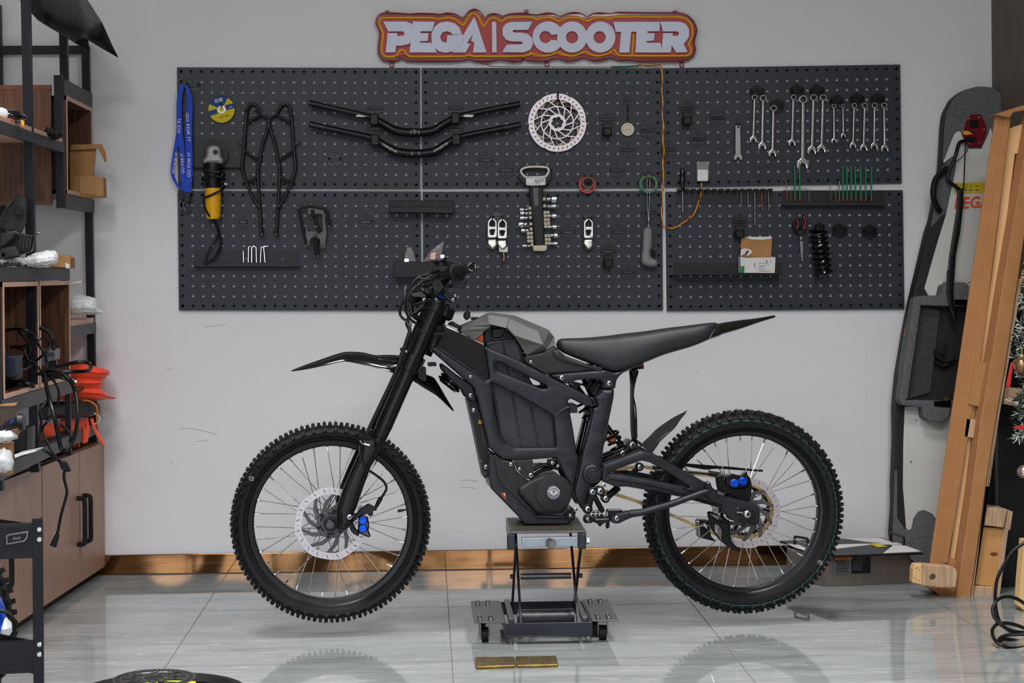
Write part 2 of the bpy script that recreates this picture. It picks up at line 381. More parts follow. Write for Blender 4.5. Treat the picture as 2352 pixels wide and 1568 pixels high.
M_blue = mat('blue_anodised', (8, 74, 214), .25, .55, c2=(20, 95, 235))
M_gchain = mat('gold_chain', (214, 182, 118), .35, .4, c2=(226, 196, 134), scale=90)
M_orange = mat('orange_bumper', (196, 104, 14), .45)
M_redan = mat('red_anodised', (190, 16, 28), .3, .6)
M_teal = mat('teal_tyre_stripe', (70, 130, 128), .6)
M_rim = mat('black_rim', (24, 23, 24), .36, .3, c2=(30, 29, 30), scale=50)
M_lift0 = mat('headlight_grey', (70, 70, 72), .4, .5); M_hookk = mat('dark_slot', (8, 8, 9), .6); M_semi = mat('semi_matt_black', (6, 6, 7), .36, c2=(9, 9, 10), spec=.35); M_lens = mat('lamp_lens', (120, 124, 128), .08, .3)
M_redl = mat('red_lens', (150, 62, 50), .25)
M_yel = mat('warning_yellow', (225, 160, 20), .5)
M_greyt = mat('grey_lettering', (105, 106, 110), .5)
M_copper = mat('orange_copper_strip', (150, 62, 18), .35, .5, c2=(178, 82, 28), scale=60)
ZC = Z(980, 700, 4.612); ZD = Z(1020, 940, 4.6125); ZE = Z(1300, 700, 4.355); ZH = Z(1280, 840, 4.125)
Z1 = Z(640, 760, 4.238); Z2 = Z(500, 940, 3.015); Z8 = Z(900, 580, 4.9); ZF = Z(1440, 900, 2.904)
def mir(mb, out=None):
    """mirror across the bike's middle plane"""
    out = out or MB(); n = BF.n
    return out.add([v-n*(2*(v-BF.o).dot(n)) for v in mb.v], mb.f)
def both(mb):
    m = mir(mb); return mb.join(m)
bike = T('motorbike', 'matt black electric dirt bike without number plate, propped on a small scissor lift', 'motorbike', BF.p(1250, 1200, 0))
def P_(name, mb, m, parent=None, **k): return O(name, mb, m, parent or bike, **k)
def bolts(par, lst, off, fr=BF, name='bolt'):
    for (x, y, r) in lst: P_(name, bolt(fr, x, y, r, off), [M_bolt, M_hole], par)
# ---------------------------------------------------------------- wheels
def wheel(cx, cy, R, hw, rear):
    c = BF.p(cx, cy, 0); n = BF.n; e = BF.e; up = BF.up
    def pt(a, r, o=0): return c+e*(r*cos(a))+up*(r*sin(a))+n*o
    rim = MB(); ri = .2325 if not rear else .2365; ro = .252
    rim.lathe(c, n, [(ri, -.012), (ri, .012), (ri+.004, .017), (ro-.003, .019), (ro, .022), (ro+.001, .015), (ri+.009, .0), (ro+.001, -.015), (ro, -.022), (ro-.003, -.019), (ri+.004, -.017)], 96, closed=True)
    w = P_('wheel', rim, M_rim)
    for k in range(36):
        a = 2*pi*(k+.25)/36; P0 = pt(a, ri+.002)
        rim2 = None
    # tyre
    ty = MB(); rb = R-.013; mid = (rb+ro)/2
    prof = [(ro-.001, .014), (ro+.004, .023), (ro+.014, hw*.93), (mid+.004, hw), (rb-.012, hw*.93), (rb-.004, hw*.66), (rb, hw*.3), (rb+.001, 0)]
    prof = prof+[(r, -h) for r, h in prof[-2::-1]]
    ty.lathe(c, n, prof, 108)
    ty.lathe(c, n, [(ro+.001, .022), (ro+.0045, .0255), (ro+.008, .025)], 96)
    rnd = random.Random(5 if rear else 4)
    rows = 54; hairs = MB()
    def knob(a, rr, o, la, lo, h, tilt):
        """block on the tread: centre angle a, base radius rr, lateral o"""
        ax = e*(-sin(a))+up*cos(a); rad = (e*cos(a)+up*sin(a)); out = (rad*cos(tilt)+n*sin(tilt)); lat = (n*cos(tilt)-rad*sin(tilt))
        b = pt(a, rr, o); t = out*h; ty.prism([b-ax*la-lat*lo, b+ax*la-lat*lo, b+ax*la+lat*lo, b-ax*la+lat*lo], t*.01)
        q = MB(); A = [b-ax*la-lat*lo, b+ax*la-lat*lo, b+ax*la+lat*lo, b-ax*la+lat*lo]; B = [b+out*h+(p-b)*.78 for p in A]
        ty.add(A+B, [(4, 5, 6, 7), (0, 1, 5, 4), (1, 2, 6, 5), (2, 3, 7, 6), (3, 0, 4, 7)])
        for _ in range(2):
            s_ = b+out*h+ax*rnd.uniform(-la, la)*.7+lat*rnd.uniform(-lo, lo)*.7; t2 = s_+(out+ax*rnd.uniform(-.5, .5)+lat*rnd.uniform(-.3, .3))*rnd.uniform(.003, .0065)
            hairs.tube([s_, t2], [.0006, .0003], 3)
    for k in range(rows):
        a = 2*pi*k/rows; da = pi/rows
        knob(a, rb-.001, .010, .0062, .008, .0115, 0); knob(a, rb-.001, -.010, .0062, .008, .0115, 0)
        for s_ in (1, -1):
            knob(a+da, rb-.003, s_*hw*.52, .0062, .007, .0115, s_*.35)
            knob(a+(0 if rear else .0), rb-.0125, s_*hw*.9, .0058, .0068, .0085, s_*1.05)
            if rear: knob(a+da, rb-.024, s_*hw*.96, .0062, .005, .004, s_*1.4)
    ty.join(hairs); P_('tyre', ty, M_rubber, w, sharp=.5)
    if rear:
        st = MB(); rs = .2866
        for k in range(54):
            a0 = 2*pi*k/54; pts = [pt(a0+2*pi/54*t*.8, rs+rnd.uniform(-.0012, .0012), hw*.93+.0046) for t in (0, .25, .5, .75, 1)]
            st.tube(pts, .0007, 4)
        P_('teal_stripe', st, M_teal, w)
    # letters on the sidewall
    mk = MB()
    q = (577, 1098) if not rear else (1883, 1292)
    ptube(BF, [(q[0]-5, q[1]-3, hw+.002), (q[0]+1, q[1]-6, hw+.002), (q[0]+6, q[1]-1, hw+.002), (q[0]+4, q[1]+5, hw+.002), (q[0]-4, q[1]+4, hw+.002)], .0006, 4, True, mb=mk)
    ptube(BF, [(q[0]-1, q[1]-3, hw+.002), (q[0], q[1]+2, hw+.002)], .0006, 4, mb=mk); ptube(BF, [(q[0]+3, q[1]-2, hw+.002), (q[0]+2, q[1]+2, hw+.002)], .0006, 4, mb=mk)
    P_('size_mark', mk, M_white, w)
    # hub and spokes
    hub = MB(); hub.lathe(c, n, [(0, .05), (.012, .05), (.013, .034), (.03, .033), (.031, .028), (.02, .024), (.019, -.024), (.031, -.028), (.03, -.033), (.013, -.034), (.012, -.05), (0, -.05)], 32)
    P_('hub', hub, M_rim, w)
    for k in range(36):
        a = 2*pi*(k+.25)/36; s_ = 1 if k % 2 else -1; tw = (1.15 if (k//2) % 2 else -1.15)
        A = pt(a, ri+.001, s_*.004); B = pt(a+tw, .028, s_*.03); dr = (B-A).normalized()
        sp = MB().tube([A, A+dr*.017], .0026, 6); sp.tube([A+dr*.015, B], .00135, 5); sp.tube([A-dr*.004, A+dr*.004], .0045, 8)
        P_('spoke', sp, M_chrome, w)
    if not rear:
        a = atan2(1198-1176, 918-760); A = pt(a, ri, 0); P_('valve', MB().tube([A, pt(a, ri-.022, 0)], [.003, .003], 8).tube([pt(a, ri-.01), pt(a, ri-.027)], .0045, 8), M_black, w)
    # brake disc: slotted ring on a spider
    dr = MB(); o = .038; ro2, ri2 = .1095, .089; N = 120
    ring = []
    for t in (0, 1):
        for rr in (0, 1):
            ring.append([pt(2*pi*i/N, (ro2+.0014*sin(2*pi*i/N*8)) if rr else ri2+.0008*sin(2*pi*i/N*8), o-.0018*t) for i in range(N)])
    vs = [p for r_ in ring for p in r_]; fs = []
    for i in range(N):
        j = (i+1) % N; fs += [(i, j, N+j, N+i), (2*N+i, 2*N+j, 3*N+j, 3*N+i), (i, j, 2*N+j, 2*N+i), (N+i, N+j, 3*N+j, 3*N+i)]
    dr.add(vs, fs); dd = P_('brake_disc', dr, M_disc, w)
    sl = MB()
    for k in range(40):
        a = 2*pi*k/40; p0 = pt(a, .0935, o+.0003); p1 = pt(a+.06, .1055, o+.0003)
        if k % 2: sl.bar(p0.lerp(p1, .1), p1, .0014, .0002, side=n.cross(p1-p0))
        else:
            for t, r_ in ((.2, .0011), (.55, .0013), (.9, .001)): sl.lathe(p0.lerp(p1, t), n, [(r_, -.0005), (r_, .0002), (0, .0002)], 7)
    P_('disc_slots', sl, M_greyt, w, smooth=False)
    spd = MB(); os = o-.002
    for k in range(10):
        a = 2*pi*k/10+.2; q = [pt(a-.07, .0915, os), pt(a+.05, .0915, os), pt(a+.40, .068, os), pt(a+.80, .045, os), pt(a+.48, .042, os), pt(a+.22, .062, os)]
        spd.prism(q, -n*.003)
    P_('disc_spider', spd.lathe(c, n, [(.024, os-.003), (.045, os-.003), (.045, os), (.024, os)], 40, closed=True), M_spider, w, smooth=False)
    hs = MB()
    for k in range(6):
        a = 2*pi*k/6; q = [pt(a+.12+.7*t_/5, .0315, os+.0004) for t_ in range(6)]; hs.tube(q, .0022, 5)
    P_('spider_slots', hs, M_hookk, w)
    for k in range(6):
        a = 2*pi*k/6+.3; cv = MB(); cv.lathe(pt(a, .039, os), n, [(.0052, .0), (.0052, .002), (.002, .0025), (0, .001)], 12); P_('rotor_bolt', cv, M_fork, w)
    return w, pt
wf, ptf = wheel(760, 1198, .3065, .038, False)
wr, ptr = wheel(1707, 1173.5, .319, .043, True)
cap = disc(BF, *Z2(778, 798), 11, .062, .03, 24); cap.lathe(BF.p(*Z2(778, 798), .064), BF.n, [(.009, 0), (.006, -.006), (0, -.006)], 6); P_('axle_cap', cap, M_glossblack, wf)
# ---------------------------------------------------------------- fork
for s_ in (1, -1):
    leg = MB(); a = BF.p(1007, 694, .1); b = BF.p(872, 1002, .1); d = (b-a).normalized(); pr = [(0, 0), (.024, 0), (.0252, .002), (.0252, .018), (.0244, .019), (.0244, .15), (.0252, .151)]
    L_ = (b-a).length; leg.lathe(a-d*.012, d, [(0, 0), (.019, 0), (.022, .004), (.0254, .014), (.0254, .04), (.0248, .042), (.0248, .15), (.0254, .152), (.0254, .20), (.0246, .205), (.0246, L_-.02), (.0235, L_-.015), (.0228, L_+.014), (.018, L_+.016), (.018, L_+.03), (0, L_+.03)], 32)
    low = plate(BF, Z2([[985, 240], [1000, 205], [1098, 198], [1128, 240], [1122, 305], [1060, 405], [1010, 545], [960, 690], [935, 740], [942, 785], [895, 838], [845, 845], [818, 822], [832, 785], [820, 705], [852, 600], [900, 480], [950, 372], [980, 300]]), .124, .048, .019, r=5, seg=4)
    gr = ptube(BF, Z2([[1090, 215, .126], [1108, 250, .126], [1100, 310, .126], [1045, 400, .126], [1000, 520, .124], [965, 610, .124]]), .0015, 6, sm=3)
    if s_ < 0: leg = mir(leg); low = mir(low)
    lg = P_('fork_leg', leg, M_fork); P_('lower_leg', low, M_fork, lg)
    if s_ > 0:
        P_('leg_rib', gr, M_fork, lg); P_('bolt', bolt(BF, *Z2(913, 745), 6, .127), [M_bolt, M_hole], lg)
        P_('bolt', bolt(BF, *Z1(1303, 315), 5, .127), [M_fork, M_hole], lg)
        q = MB()
        for k in (60, 66): q.join(disc(BF, *Z8(k*4.1, 1112), 6, .1285, .004)) if 0 else None
cl = MB()
def clamp(p0, p1, th, off0=.1):
    """fork clamp: yoke between the legs, ring round each"""
    m = MB(); A = BF.p(*p0, off0); B = BF.p(*p1, off0); ax = (B-A)
    for s_ in (1, -1):
        c = A if s_ > 0 else A-BF.n*2*off0; m.lathe(c, ax, [(.0256, -th), (.0295, -th), (.0305, -th+.003), (.0305, th-.003), (.0295, th), (.0256, th)], 32, closed=True)
    mid = A-BF.n*off0; d = ax.normalized(); bk = d.cross(BF.n).normalized()
    if bk.x < 0: bk = -bk
    m.obox(mid+bk*.012, BF.n*(off0-.02), bk*.026, d*th*.9); return m
P_('fork_clamp', clamp((945, 832), (872, 1002), .026), M_fork, bev=.002)
P_('fork_clamp', clamp((1002, 706), (872, 1002), .014), M_fork, bev=.002)
tie = MB(); A = BF.p(975, 762, .1); tie.lathe(A, BF.p(872, 1002, .1)-BF.p(1007, 694, .1), [(.0252, -.003), (.0272, -.003), (.0272, .003), (.0252, .003)], 32, closed=True); tie.obox(A+BF.e*.037+V((0, 0, -.006)), BF.e*.02, BF.n*.005, V((0, 0, .003)))
P_('hose_clip', tie, M_black)
hc = plate(BF, Z1([[1195, 158], [1182, 172], [1180, 188], [1205, 200], [1240, 215], [1262, 212], [1258, 190], [1230, 178]]), .135, .01, .001); P_('hose_guide', hc, M_black); bolts(None, [(*Z1(1244, 198), 2.6)], .1365)
# steering head tube
P_('steering_head', MB().tube([BF.p(1017, 700, 0), BF.p(972, 812, 0)], .027, 28).lathe(BF.p(1017, 716, 0), BF.p(972, 812, 0)-BF.p(1017, 700, 0), [(.03, -.02), (.036, -.016), (.036, .012), (.027, .02)], 28), M_fork)
hd = plate(BF, Z8([[500, 800], [575, 800], [590, 830], [545, 930], [500, 1040], [480, 1120], [430, 1140], [415, 1100], [440, 1000], [480, 880]]), .046, .092, .012, seg=3, r=3); P_('steering_head', hd, M_frame)
wd = MB()
for i in range(34):
    t = i/33; wd.ring(BF.p(*Z8(575-130*t+14*sin(t*pi), 800+300*t), .047), BF.up, .0022, .0011, 8, 5)
P_('weld_bead', wd, M_frame)
# ---------------------------------------------------------------- fenders
def shell(st, k=8, p=2.2, th=.003, mb=None):
    """mudguard blade: stations ((top px),(side px),half width)"""
    rows = []
    for (t, b, w) in st:
        row = []
        for j in range(-k, k+1):
            u = j/k; a = abs(u)**p; row.append(BF.p(t[0]+(b[0]-t[0])*a, t[1]+(b[1]-t[1])*a, w*u))
        rows.append(row)
    R = [spline([rows[i][j] for i in range(len(rows))], 4) for j in range(2*k+1)]
    m = mb or MB(); n2 = len(R[0]); m.add([R[j][i] for i in range(n2) for j in range(2*k+1)], [(i*(2*k+1)+j, i*(2*k+1)+j+1, (i+1)*(2*k+1)+j+1, (i+1)*(2*k+1)+j) for i in range(n2-1) for j in range(2*k)]); return m
s1 = shell([((669, 851.5), (670, 852), .008), ((700, 839), (706, 847), .03), ((740, 825), (746, 838.5), .045), ((779, 812), (786, 830), .052), ((800, 808.5), (805, 831), .054), ((833, 810), (838, 838), .054), ((865, 817), (872, 846), .052), ((921, 823), (911, 859), .05), ((950, 835), (935, 872), .05)])
P_('mudguard', s1, M_glossblack, solid=.003)
s2 = shell([((862, 817), (868, 826), .03), ((900, 816), (906, 830), .035), ((940, 820), (945, 838), .035)]); P_('mudguard_bridge', s2, M_glossblack, solid=.004)
s3 = shell([((935, 835), (925, 862), .05), ((965, 850), (950, 875), .05), ((978, 860), (972, 889), .048), ((995, 867), (985, 897), .046), ((1005, 880), (1003, 908), .042), ((1020, 905), (1022, 925), .03), ((1042, 943), (1040, 943), .006)]); P_('mudguard_rear', s3, M_glossblack, solid=.003)
P_('fender_bracket', MB().obox(BF.p(968, 858, 0), BF.e*.012, BF.n*.04, V((0, 0, .02))).obox(BF.p(992, 836, 0), BF.e*.012, BF.n*.03, V((0, 0, .005))), M_black)
# ---------------------------------------------------------------- main frame
fo = ZC([[614, 432], [1000, 598], [1260, 733], [1530, 868], [1740, 975], [1802, 1052], [1792, 1074], [1740, 1086], [1640, 1048], [1545, 997, 6], [1512, 1000, 5], [1500, 1030], [1514, 1100], [1552, 1300], [1590, 1540]]) + ZD([[1410, 478], [1436, 500], [1405, 680], [1372, 862], [1352, 870], [1318, 780], [1270, 690], [1230, 590], [1190, 512], [1000, 528], [740, 545], [620, 530], [510, 442], [468, 395]]) + ZC([[650, 1475], [560, 1080], [512, 900], [470, 848], [300, 700], [100, 525], [62, 490], [66, 455], [110, 440], [380, 620], [640, 795], [668, 775], [640, 600]])
h1 = ZC([[690, 822], [722, 1130], [786, 1390], [850, 1468], [930, 1512], [1372, 1508], [1345, 1182], [1290, 1140], [1100, 1032], [900, 922], [740, 842]])
h2 = ZC([[738, 606], [790, 615], [1270, 858], [1276, 884], [1222, 886], [760, 700], [738, 680]])
fr1 = plate(BF, fo, .088, .036, .0095, holes=[h1, h2], r=4, hr=4, seg=2)
frame = P_('frame', both(fr1), M_frame, bev=0)
ft = MB()
for a, b in ((ZC(660, 1430), ZC(1340, 1540)), (ZC(300, 620), ZC(560, 900)), (ZC(1480, 1060), ZD(1330, 640))): ft.obox(BF.p(a[0]+10, a[1]+6, 0), BF.n*.06, BF.e*.012, BF.up*.012)
P_('cross_tube', ft, M_frame)
wl_ = ptube(BF, ZC([[1510, 1082, .09], [1450, 1105, .091], [1365, 1175, .09]]), .0035, 8, sm=4); P_('weld_bead', wl_, M_frame, frame); P_('weld_bead', ptube(BF, ZC([[1735, 985, .088], [1765, 1000, .09], [1790, 1060, .089]]), .0035, 8, sm=4), M_frame, frame)
P_('weld_bead', ptube(BF, ZC([[105, 440, .088], [380, 628, .089], [630, 795, .088]]), .0028, 8), M_frame, frame)
hb = plate(BF, ZC([[182, 228], [360, 298], [500, 372], [622, 432], [650, 600], [674, 790], [655, 810], [90, 455], [120, 390]]), .078, .156, .004, r=2); P_('frame_head', hb, mat('matt_black_head', (10, 10, 12), .55, 0, c2=(15, 15, 17), scale=40, bump=.1, spec=.25))
bolts(frame, [(*ZC(465, 760), 3.2)], .089)
# rear column
co = ZH([[430, 222], [545, 222], [540, 300], [492, 530], [484, 590], [478, 690], [446, 750], [420, 950], [432, 1080], [350, 1160], [320, 1175], [262, 1340], [245, 1372], [172, 1250], [160, 1180], [232, 860], [300, 600], [338, 440], [330, 400], [385, 385], [362, 300], [400, 270]])
col_ = plate(BF, co, .088, .05, .010, r=4, seg=2)
colm = P_('rear_column', both(col_), M_frame)
cr = ptube(BF, ZH([[520, 222, .09], [440, 560, .09], [425, 640, .09], [440, 700, .089]]), .0012, 5, sm=4); ptube(BF, ZH([[235, 850, .082], [210, 980, .084], [160, 1170, .086]]), .004, 8, sm=4, mb=cr)
P_('weld_bead', cr, M_fork, colm)
pv = disc(BF, *ZH(335, 1030), 23, .1, .2, 40); P_('pivot_cap', pv, M_frame, bev=.002)
pv = MB().ring(BF.p(*ZH(335, 1030), .1), BF.n, .0195, .0012, 40, 6); disc(BF, *ZH(335, 1030), 12.5, .104, .006, 36, mb=pv); P_('pivot_bolt', pv, M_frame)
P_('pivot_bolt', disc(BF, *ZH(335, 1030), 3, .1045, .002, 6), M_hole)
# ---------------------------------------------------------------- battery
bt = plate(BF, ZC([[635, 400], [940, 362], [1010, 480], [1100, 800], [1345, 1150], [1380, 1540], [820, 1540], [690, 900]]), .055, .11, .004, r=3)
bat = P_('battery', bt, M_batt)
rb = MB()
for (a, b) in ((ZC(805, 385), ZC(1010, 1525)), (ZC(985, 470), ZC(1190, 1525)), (ZC(700, 860), ZC(815, 1480)), (ZC(1330, 1130), ZC(1378, 1520))):
    for dx in (-1.6, 1.6): rb.tube([BF.p(a[0]+dx, a[1], .0555), BF.p(b[0]+dx, b[1], .0555)], .0016, 6)
P_('battery_rib', rb, M_glossblack, bat)
P_('battery_edge', ptube(BF, ZC([[640, 425, .06], [700, 400, .06], [940, 370, .06]]), .0025, 8), M_batt, bat)
hdl = plate(BF, ZC([[690, 250], [800, 243], [815, 300], [800, 350], [720, 360], [690, 330]]), .045, .02, .003, r=3); P_('battery_socket', hdl, M_semi, bat)
P_('battery_handle', ptube(BF, ZC([[800, 245, .05], [822, 310, .052], [812, 350, .052], [730, 372, .052], [698, 345, .05]]), .003, 8, sm=4), M_batt, bat)
P_('battery_top', plate(BF, ZC([[610, 300], [650, 240], [700, 225], [820, 240], [900, 320], [945, 365], [640, 410], [612, 410]]), .03, .06, .002, r=3), M_black, bat)
# ---------------------------------------------------------------- tank cover, faceted shell
def facets(vd, fs, mb=None):
    m = MB(); m.add([BF.p(*v) for v in vd], fs); both(m); return m
tk = dict(A=(*ZC(362, 270), .052), B=(*ZC(368, 228), .04), C=(*ZC(540, 150), .03), D=(*ZC(640, 96), .02), E=(*ZC(700, 82), .02), F=(*ZC(940, 114), .02), G=(*ZC(1290, 262), .025), H=(*ZC(1352, 340), .03), I=(*ZC(1366, 420), .06),
          J=(*ZC(1238, 492), .07), K=(*ZC(1060, 536), .075), L=(*ZC(992, 430), .075), M=(*ZC(942, 362), .075), N=(*ZC(860, 272), .072), O=(*ZC(815, 238), .065), P=(*ZC(690, 220), .065), Q=(*ZC(640, 240), .065), R=(*ZC(608, 282), .06), S=(*ZC(520, 362), .058), T_=(*ZC(500, 374), .055),
          a=(*ZC(655, 103), .05), b=(*ZC(862, 133), .055), c=(*ZC(838, 245), .08), d=(*ZC(660, 200), .07), e=(*ZC(880, 148), .062), f=(*ZC(1178, 278), .070), g=(*ZC(1232, 424), .094), h=(*ZC(925, 322), .094), i=(*ZC(855, 238), .088), j=(*ZC(1062, 228), .070), k=(*ZC(1040, 334), .09), l=(*ZC(1290, 300), .052), m=(*ZC(1270, 480), .074), n=(*ZC(930, 122), .035))
kk = list(tk); ix = lambda s_: [kk.index(x) for x in s_.split()]
fs = [ix(s_) for s_ in ('B C D a d Q R S T_ A', 'a b c d', 'd c O P Q', 'c N O', 'D E a', 'E F n b a', 'b n e i c', 'e j k h i', 'j f k', 'f g k', 'k g h', 'i h N c', 'h M N', 'h L M', 'h g K L', 'g J K', 'g m J', 'm I J', 'f l m g', 'l H I m', 'l G H', 'e n G l f j', 'n F G')]
# triangulate from centroid-free fan so facets stay crisp
pv_ = [BF.p(*tk[q]) for q in kk]; mt = MB(); mt.add(pv_, [tuple(x) for x in fs]); tb = MB(); tb.v = list(mt.v)
def tri(face):
    p3 = [mt.v[i] for i in face]
    if len(face) == 3: return [tuple(face)]
    return [tuple(face[i] for i in t) for t in geometry.tessellate_polygon([[V((q.dot(BF.e), q.z, 0)) for q in p3]])]
for f_ in mt.f: tb.f += tri(f_)
tb.m = [0]*len(tb.f)
# close over the top between both sides
top = ['A', 'B', 'C', 'D', 'E', 'F', 'G', 'H', 'I']; n_ = len(tb.v); tb = both(tb); nv = n_
for a_, b_ in zip(top, top[1:]):
    i, j = kk.index(a_), kk.index(b_); tb.f.append((i, j, j+nv, i+nv)); tb.m.append(0)
P_('tank_cover', tb, M_cover, bev=.0018, seg=2, sharp=.2, solid=0)
P_('orange_strap', plate(BF, ZC([[500, 374], [590, 290], [603, 330], [600, 410], [520, 372]]), .04, .08, .001), M_copper)
P_('cover_latch', plate(BF, ZC([[350, 235], [370, 222], [372, 300], [352, 300]]), .05, .1, .002), M_black)
ky = MB(); ptube(BF, ZC([[470, 150, .0], [500, 140, .0], [545, 138, 0]]), .004, 8, mb=ky); P_('key_barrel', ky, M_black)
P_('ignition_key', plate(BF, ZC([[395, 90], [430, 58], [460, 70], [465, 110], [450, 150], [420, 165], [395, 140], [388, 110]]), .01, .012, .003, r=3), M_semi)
P_('ignition_key_ring', MB().ring(BF.p(*ZC(468, 115), .006), V((1, .4, .1)), .009, .0018, 20, 6), M_chrome)
bx = MB(); bx.join(plate(BF, ZC([[205, 215], [340, 275], [355, 300], [330, 305], [195, 235]]), .035, .07, .002)); P_('cable_tray', bx, M_chrome)
P_('cable_tray', plate(BF, ZC([[250, 190], [285, 178], [365, 225], [355, 262], [235, 215]]), .03, .06, .003), M_black)
# ---------------------------------------------------------------- side panel, seat, tail
sp_ = plate(BF, ZC([[1045, 545], [1240, 500], [1366, 432], [1400, 482], [1440, 530], [1600, 590], [1880, 690], [1600, 712], [1262, 736], [1060, 622], [1035, 590]]), .084, .168, .006, r=4, seg=2)
sid = P_('side_panel', sp_, M_panelk)
bl = plate(BF, ZC([[1330, 480], [1400, 480], [1470, 540], [1880, 690], [1640, 660], [1420, 600], [1345, 555]]), .089, .178, .008, r=5, seg=3); P_('panel_bulge', bl, M_panelk, sid)
bolts(sid, [(*ZC(1105, 603), 3.4)], .0845)
def loft(st, prof, k=4, mb=None, fr=None):
    """closed body: stations ((top px),(bottom px),half width); prof: (width share, height share)"""
    full = prof+[(-a, b) for a, b in prof[-2:0:-1]]; full = full if abs(prof[0][0]) < 1e-6 and abs(prof[-1][0]) < 1e-6 else prof+[(-a, b) for a, b in prof[::-1]]
    fr = fr or BF; rows = [[fr.p(t[0]+(b[0]-t[0])*h, t[1]+(b[1]-t[1])*h, w*a) for (a, h) in full] for (t, b, w) in st]
    R = [spline([rows[i][j] for i in range(len(rows))], k) for j in range(len(full))]; n2 = len(R[0]); N = len(full)
    m = mb or MB(); m.add([R[j][i] for i in range(n2) for j in range(N)], [(i*N+j, i*N+(j+1) % N, (i+1)*N+(j+1) % N, (i+1)*N+j) for i in range(n2-1) for j in range(N)]+[tuple(range(N)), tuple(range((n2-1)*N, n2*N))]); return m
sprof = [(0, 0), (.45, .0), (.72, .03), (.88, .11), (.95, .22), (1, .5), (.98, .8), (.9, .94), (.7, 1), (0, 1)]
seat = loft([((1277, 791), (1278, 794), .02), ((1279, 785), (1281, 801), .045), ((1284, 779.5), (1289, 807), .06), ((1295, 777), (1300, 813), .072), ((1349, 775), (1345, 831), .085), ((1400, 770), (1400, 852), .1), ((1425, 766.5), (1430, 852), .108), ((1479, 760.5), (1479, 833), .115), ((1530, 753), (1530, 813), .112), ((1585, 746.5), (1585, 797), .1), ((1620, 742), (1618, 784), .09), ((1642, 740.5), (1632, 777), .075), ((1648, 743), (1636, 770), .06)], sprof)
P_('seat', seat, M_seat, sharp=1.2)
tail = loft([((1642, 743), (1624, 781), .06), ((1652, 742.5), (1650, 773), .06), ((1662, 740.5), (1660, 768), .056), ((1700, 735), (1700, 756), .045), ((1745, 729), (1745, 740), .03), ((1777, 724), (1777, 730), .012), ((1781, 726), (1780, 728), .006)], [(0, 0), (.5, 0), (.9, .12), (1, .5), (1, .9), (.8, 1), (0, 1)])
P_('tail_fender', tail, M_glossblack, sharp=.9)
P_('seat_trim', ptube(BF, [(1642, 755, .084), (1634, 769, .086), (1628, 779, .086)], .0016, 6), M_chrome)
rl = plate(BF, ZC([[1325, 742], [1335, 736], [1885, 687], [1945, 704], [1985, 716], [2060, 700], [2300, 598], [2306, 610], [2290, 640], [2200, 670], [2100, 705], [2040, 760], [2015, 800], [2000, 890], [1870, 890], [1878, 840], [1850, 800], [1800, 788], [1600, 796], [1480, 840, 6], [1440, 826], [1340, 762]]), .088, .176, .007, r=4, seg=2)
rail = P_('seat_rail', rl, M_frame); bolts(rail, [(*ZC(1434, 771), 5.4), (*ZC(1936, 830), 5.6)], .089)
P_('tail_light', plate(BF, ZC([[2245, 650], [2285, 640], [2290, 670], [2255, 684]]), .03, .06, .002), M_black); P_('tail_light_lens', plate(BF, ZC([[2278, 638], [2302, 634], [2304, 676], [2280, 682]]), .03, .06, .002), M_redl)
hg = shell([((1446, 851), (1467, 852), .01), ((1447, 866), (1464, 862), .03), ((1448, 885), (1458, 880), .042), ((1448, 915), (1455, 915), .045), ((1448, 950), (1457, 945), .045), ((1449, 985), (1462, 985), .04), ((1452, 1010), (1462, 1012), .03), ((1458, 1026), (1466, 1018), .02)], p=1.6)
P_('inner_mudguard', hg, M_panelk, solid=.003)
P_('inner_mudguard', ptube(BF, ZE([[660, 655, .03], [700, 720, .03], [685, 800, .03], [672, 900, .03], [700, 1060, .03], [708, 1330, .03]]), .0022, 8, sm=5), M_fork)
P_('mudguard_mount', plate(BF, ZC([[2190, 690], [2245, 660], [2235, 700], [2200, 780], [2185, 720]]), .03, .06, .002), M_black)
fl = shell([((1476, 1018), (1490, 1030), .04), ((1492, 1003), (1508, 1020), .055), ((1510, 985), (1524, 1004), .058), ((1540, 964), (1548, 983), .045), ((1560, 953), (1563, 962), .025), ((1575, 946.5), (1575, 948), .005)], p=1.8)
P_('mud_flap', fl, M_panelk, solid=.004)
P_('mud_flap', plate(BF, ZE([[860, 1480], [790, 1430], [760, 1380], [700, 1340], [660, 1300], [700, 1345], [750, 1420], [830, 1340], [900, 1260], [1195, 1072], [1040, 1270], [940, 1360]]), .052, .006, .0015), M_panelk)
# ---------------------------------------------------------------- swingarm
so = ZH([[430, 935], [790, 798], [862, 812]])+ZF([[160, 400], [560, 622], [620, 690], [860, 742], [892, 790], [885, 882], [870, 892], [690, 855], [630, 770]])+[(1630, 1160), (1560, 1141), (1500, 1128), (1440, 1118)]+ZH([[560, 1150], [425, 1095]])
sh = [(1424, 1076), (1474, 1058), (1497, 1063), (1545, 1092), (1584, 1120), (1570, 1117), (1509, 1104), (1446, 1093), (1400, 1086)]
sw = plate(BF, so, .112, .036, .0095, holes=[sh], r=4, hr=3, seg=2)
swing = P_('swingarm', both(sw), M_frame)
swl = ptube(BF, [(1400, 1100, .113), (1500, 1116, .113), (1600, 1145, .113), (1660, 1160, .113)], .002, 6, sm=3); ptube(BF, ZF([[370, 640, .113], [520, 690, .113], [630, 772, .113], [430, 708, .113]]), .002, 6, mb=swl)
P_('arm_groove', swl, M_fork, swing)
sl2 = MB()
for k in range(9): sl2.join(plate(BF, ZF([[752+13*k, 840+4*k], [760+13*k, 842+4*k], [756+13*k, 868+4*k], [748+13*k, 866+4*k]]), .1135, .002, .0003))
P_('arm_serration', sl2, M_glossblack, swing, smooth=False)
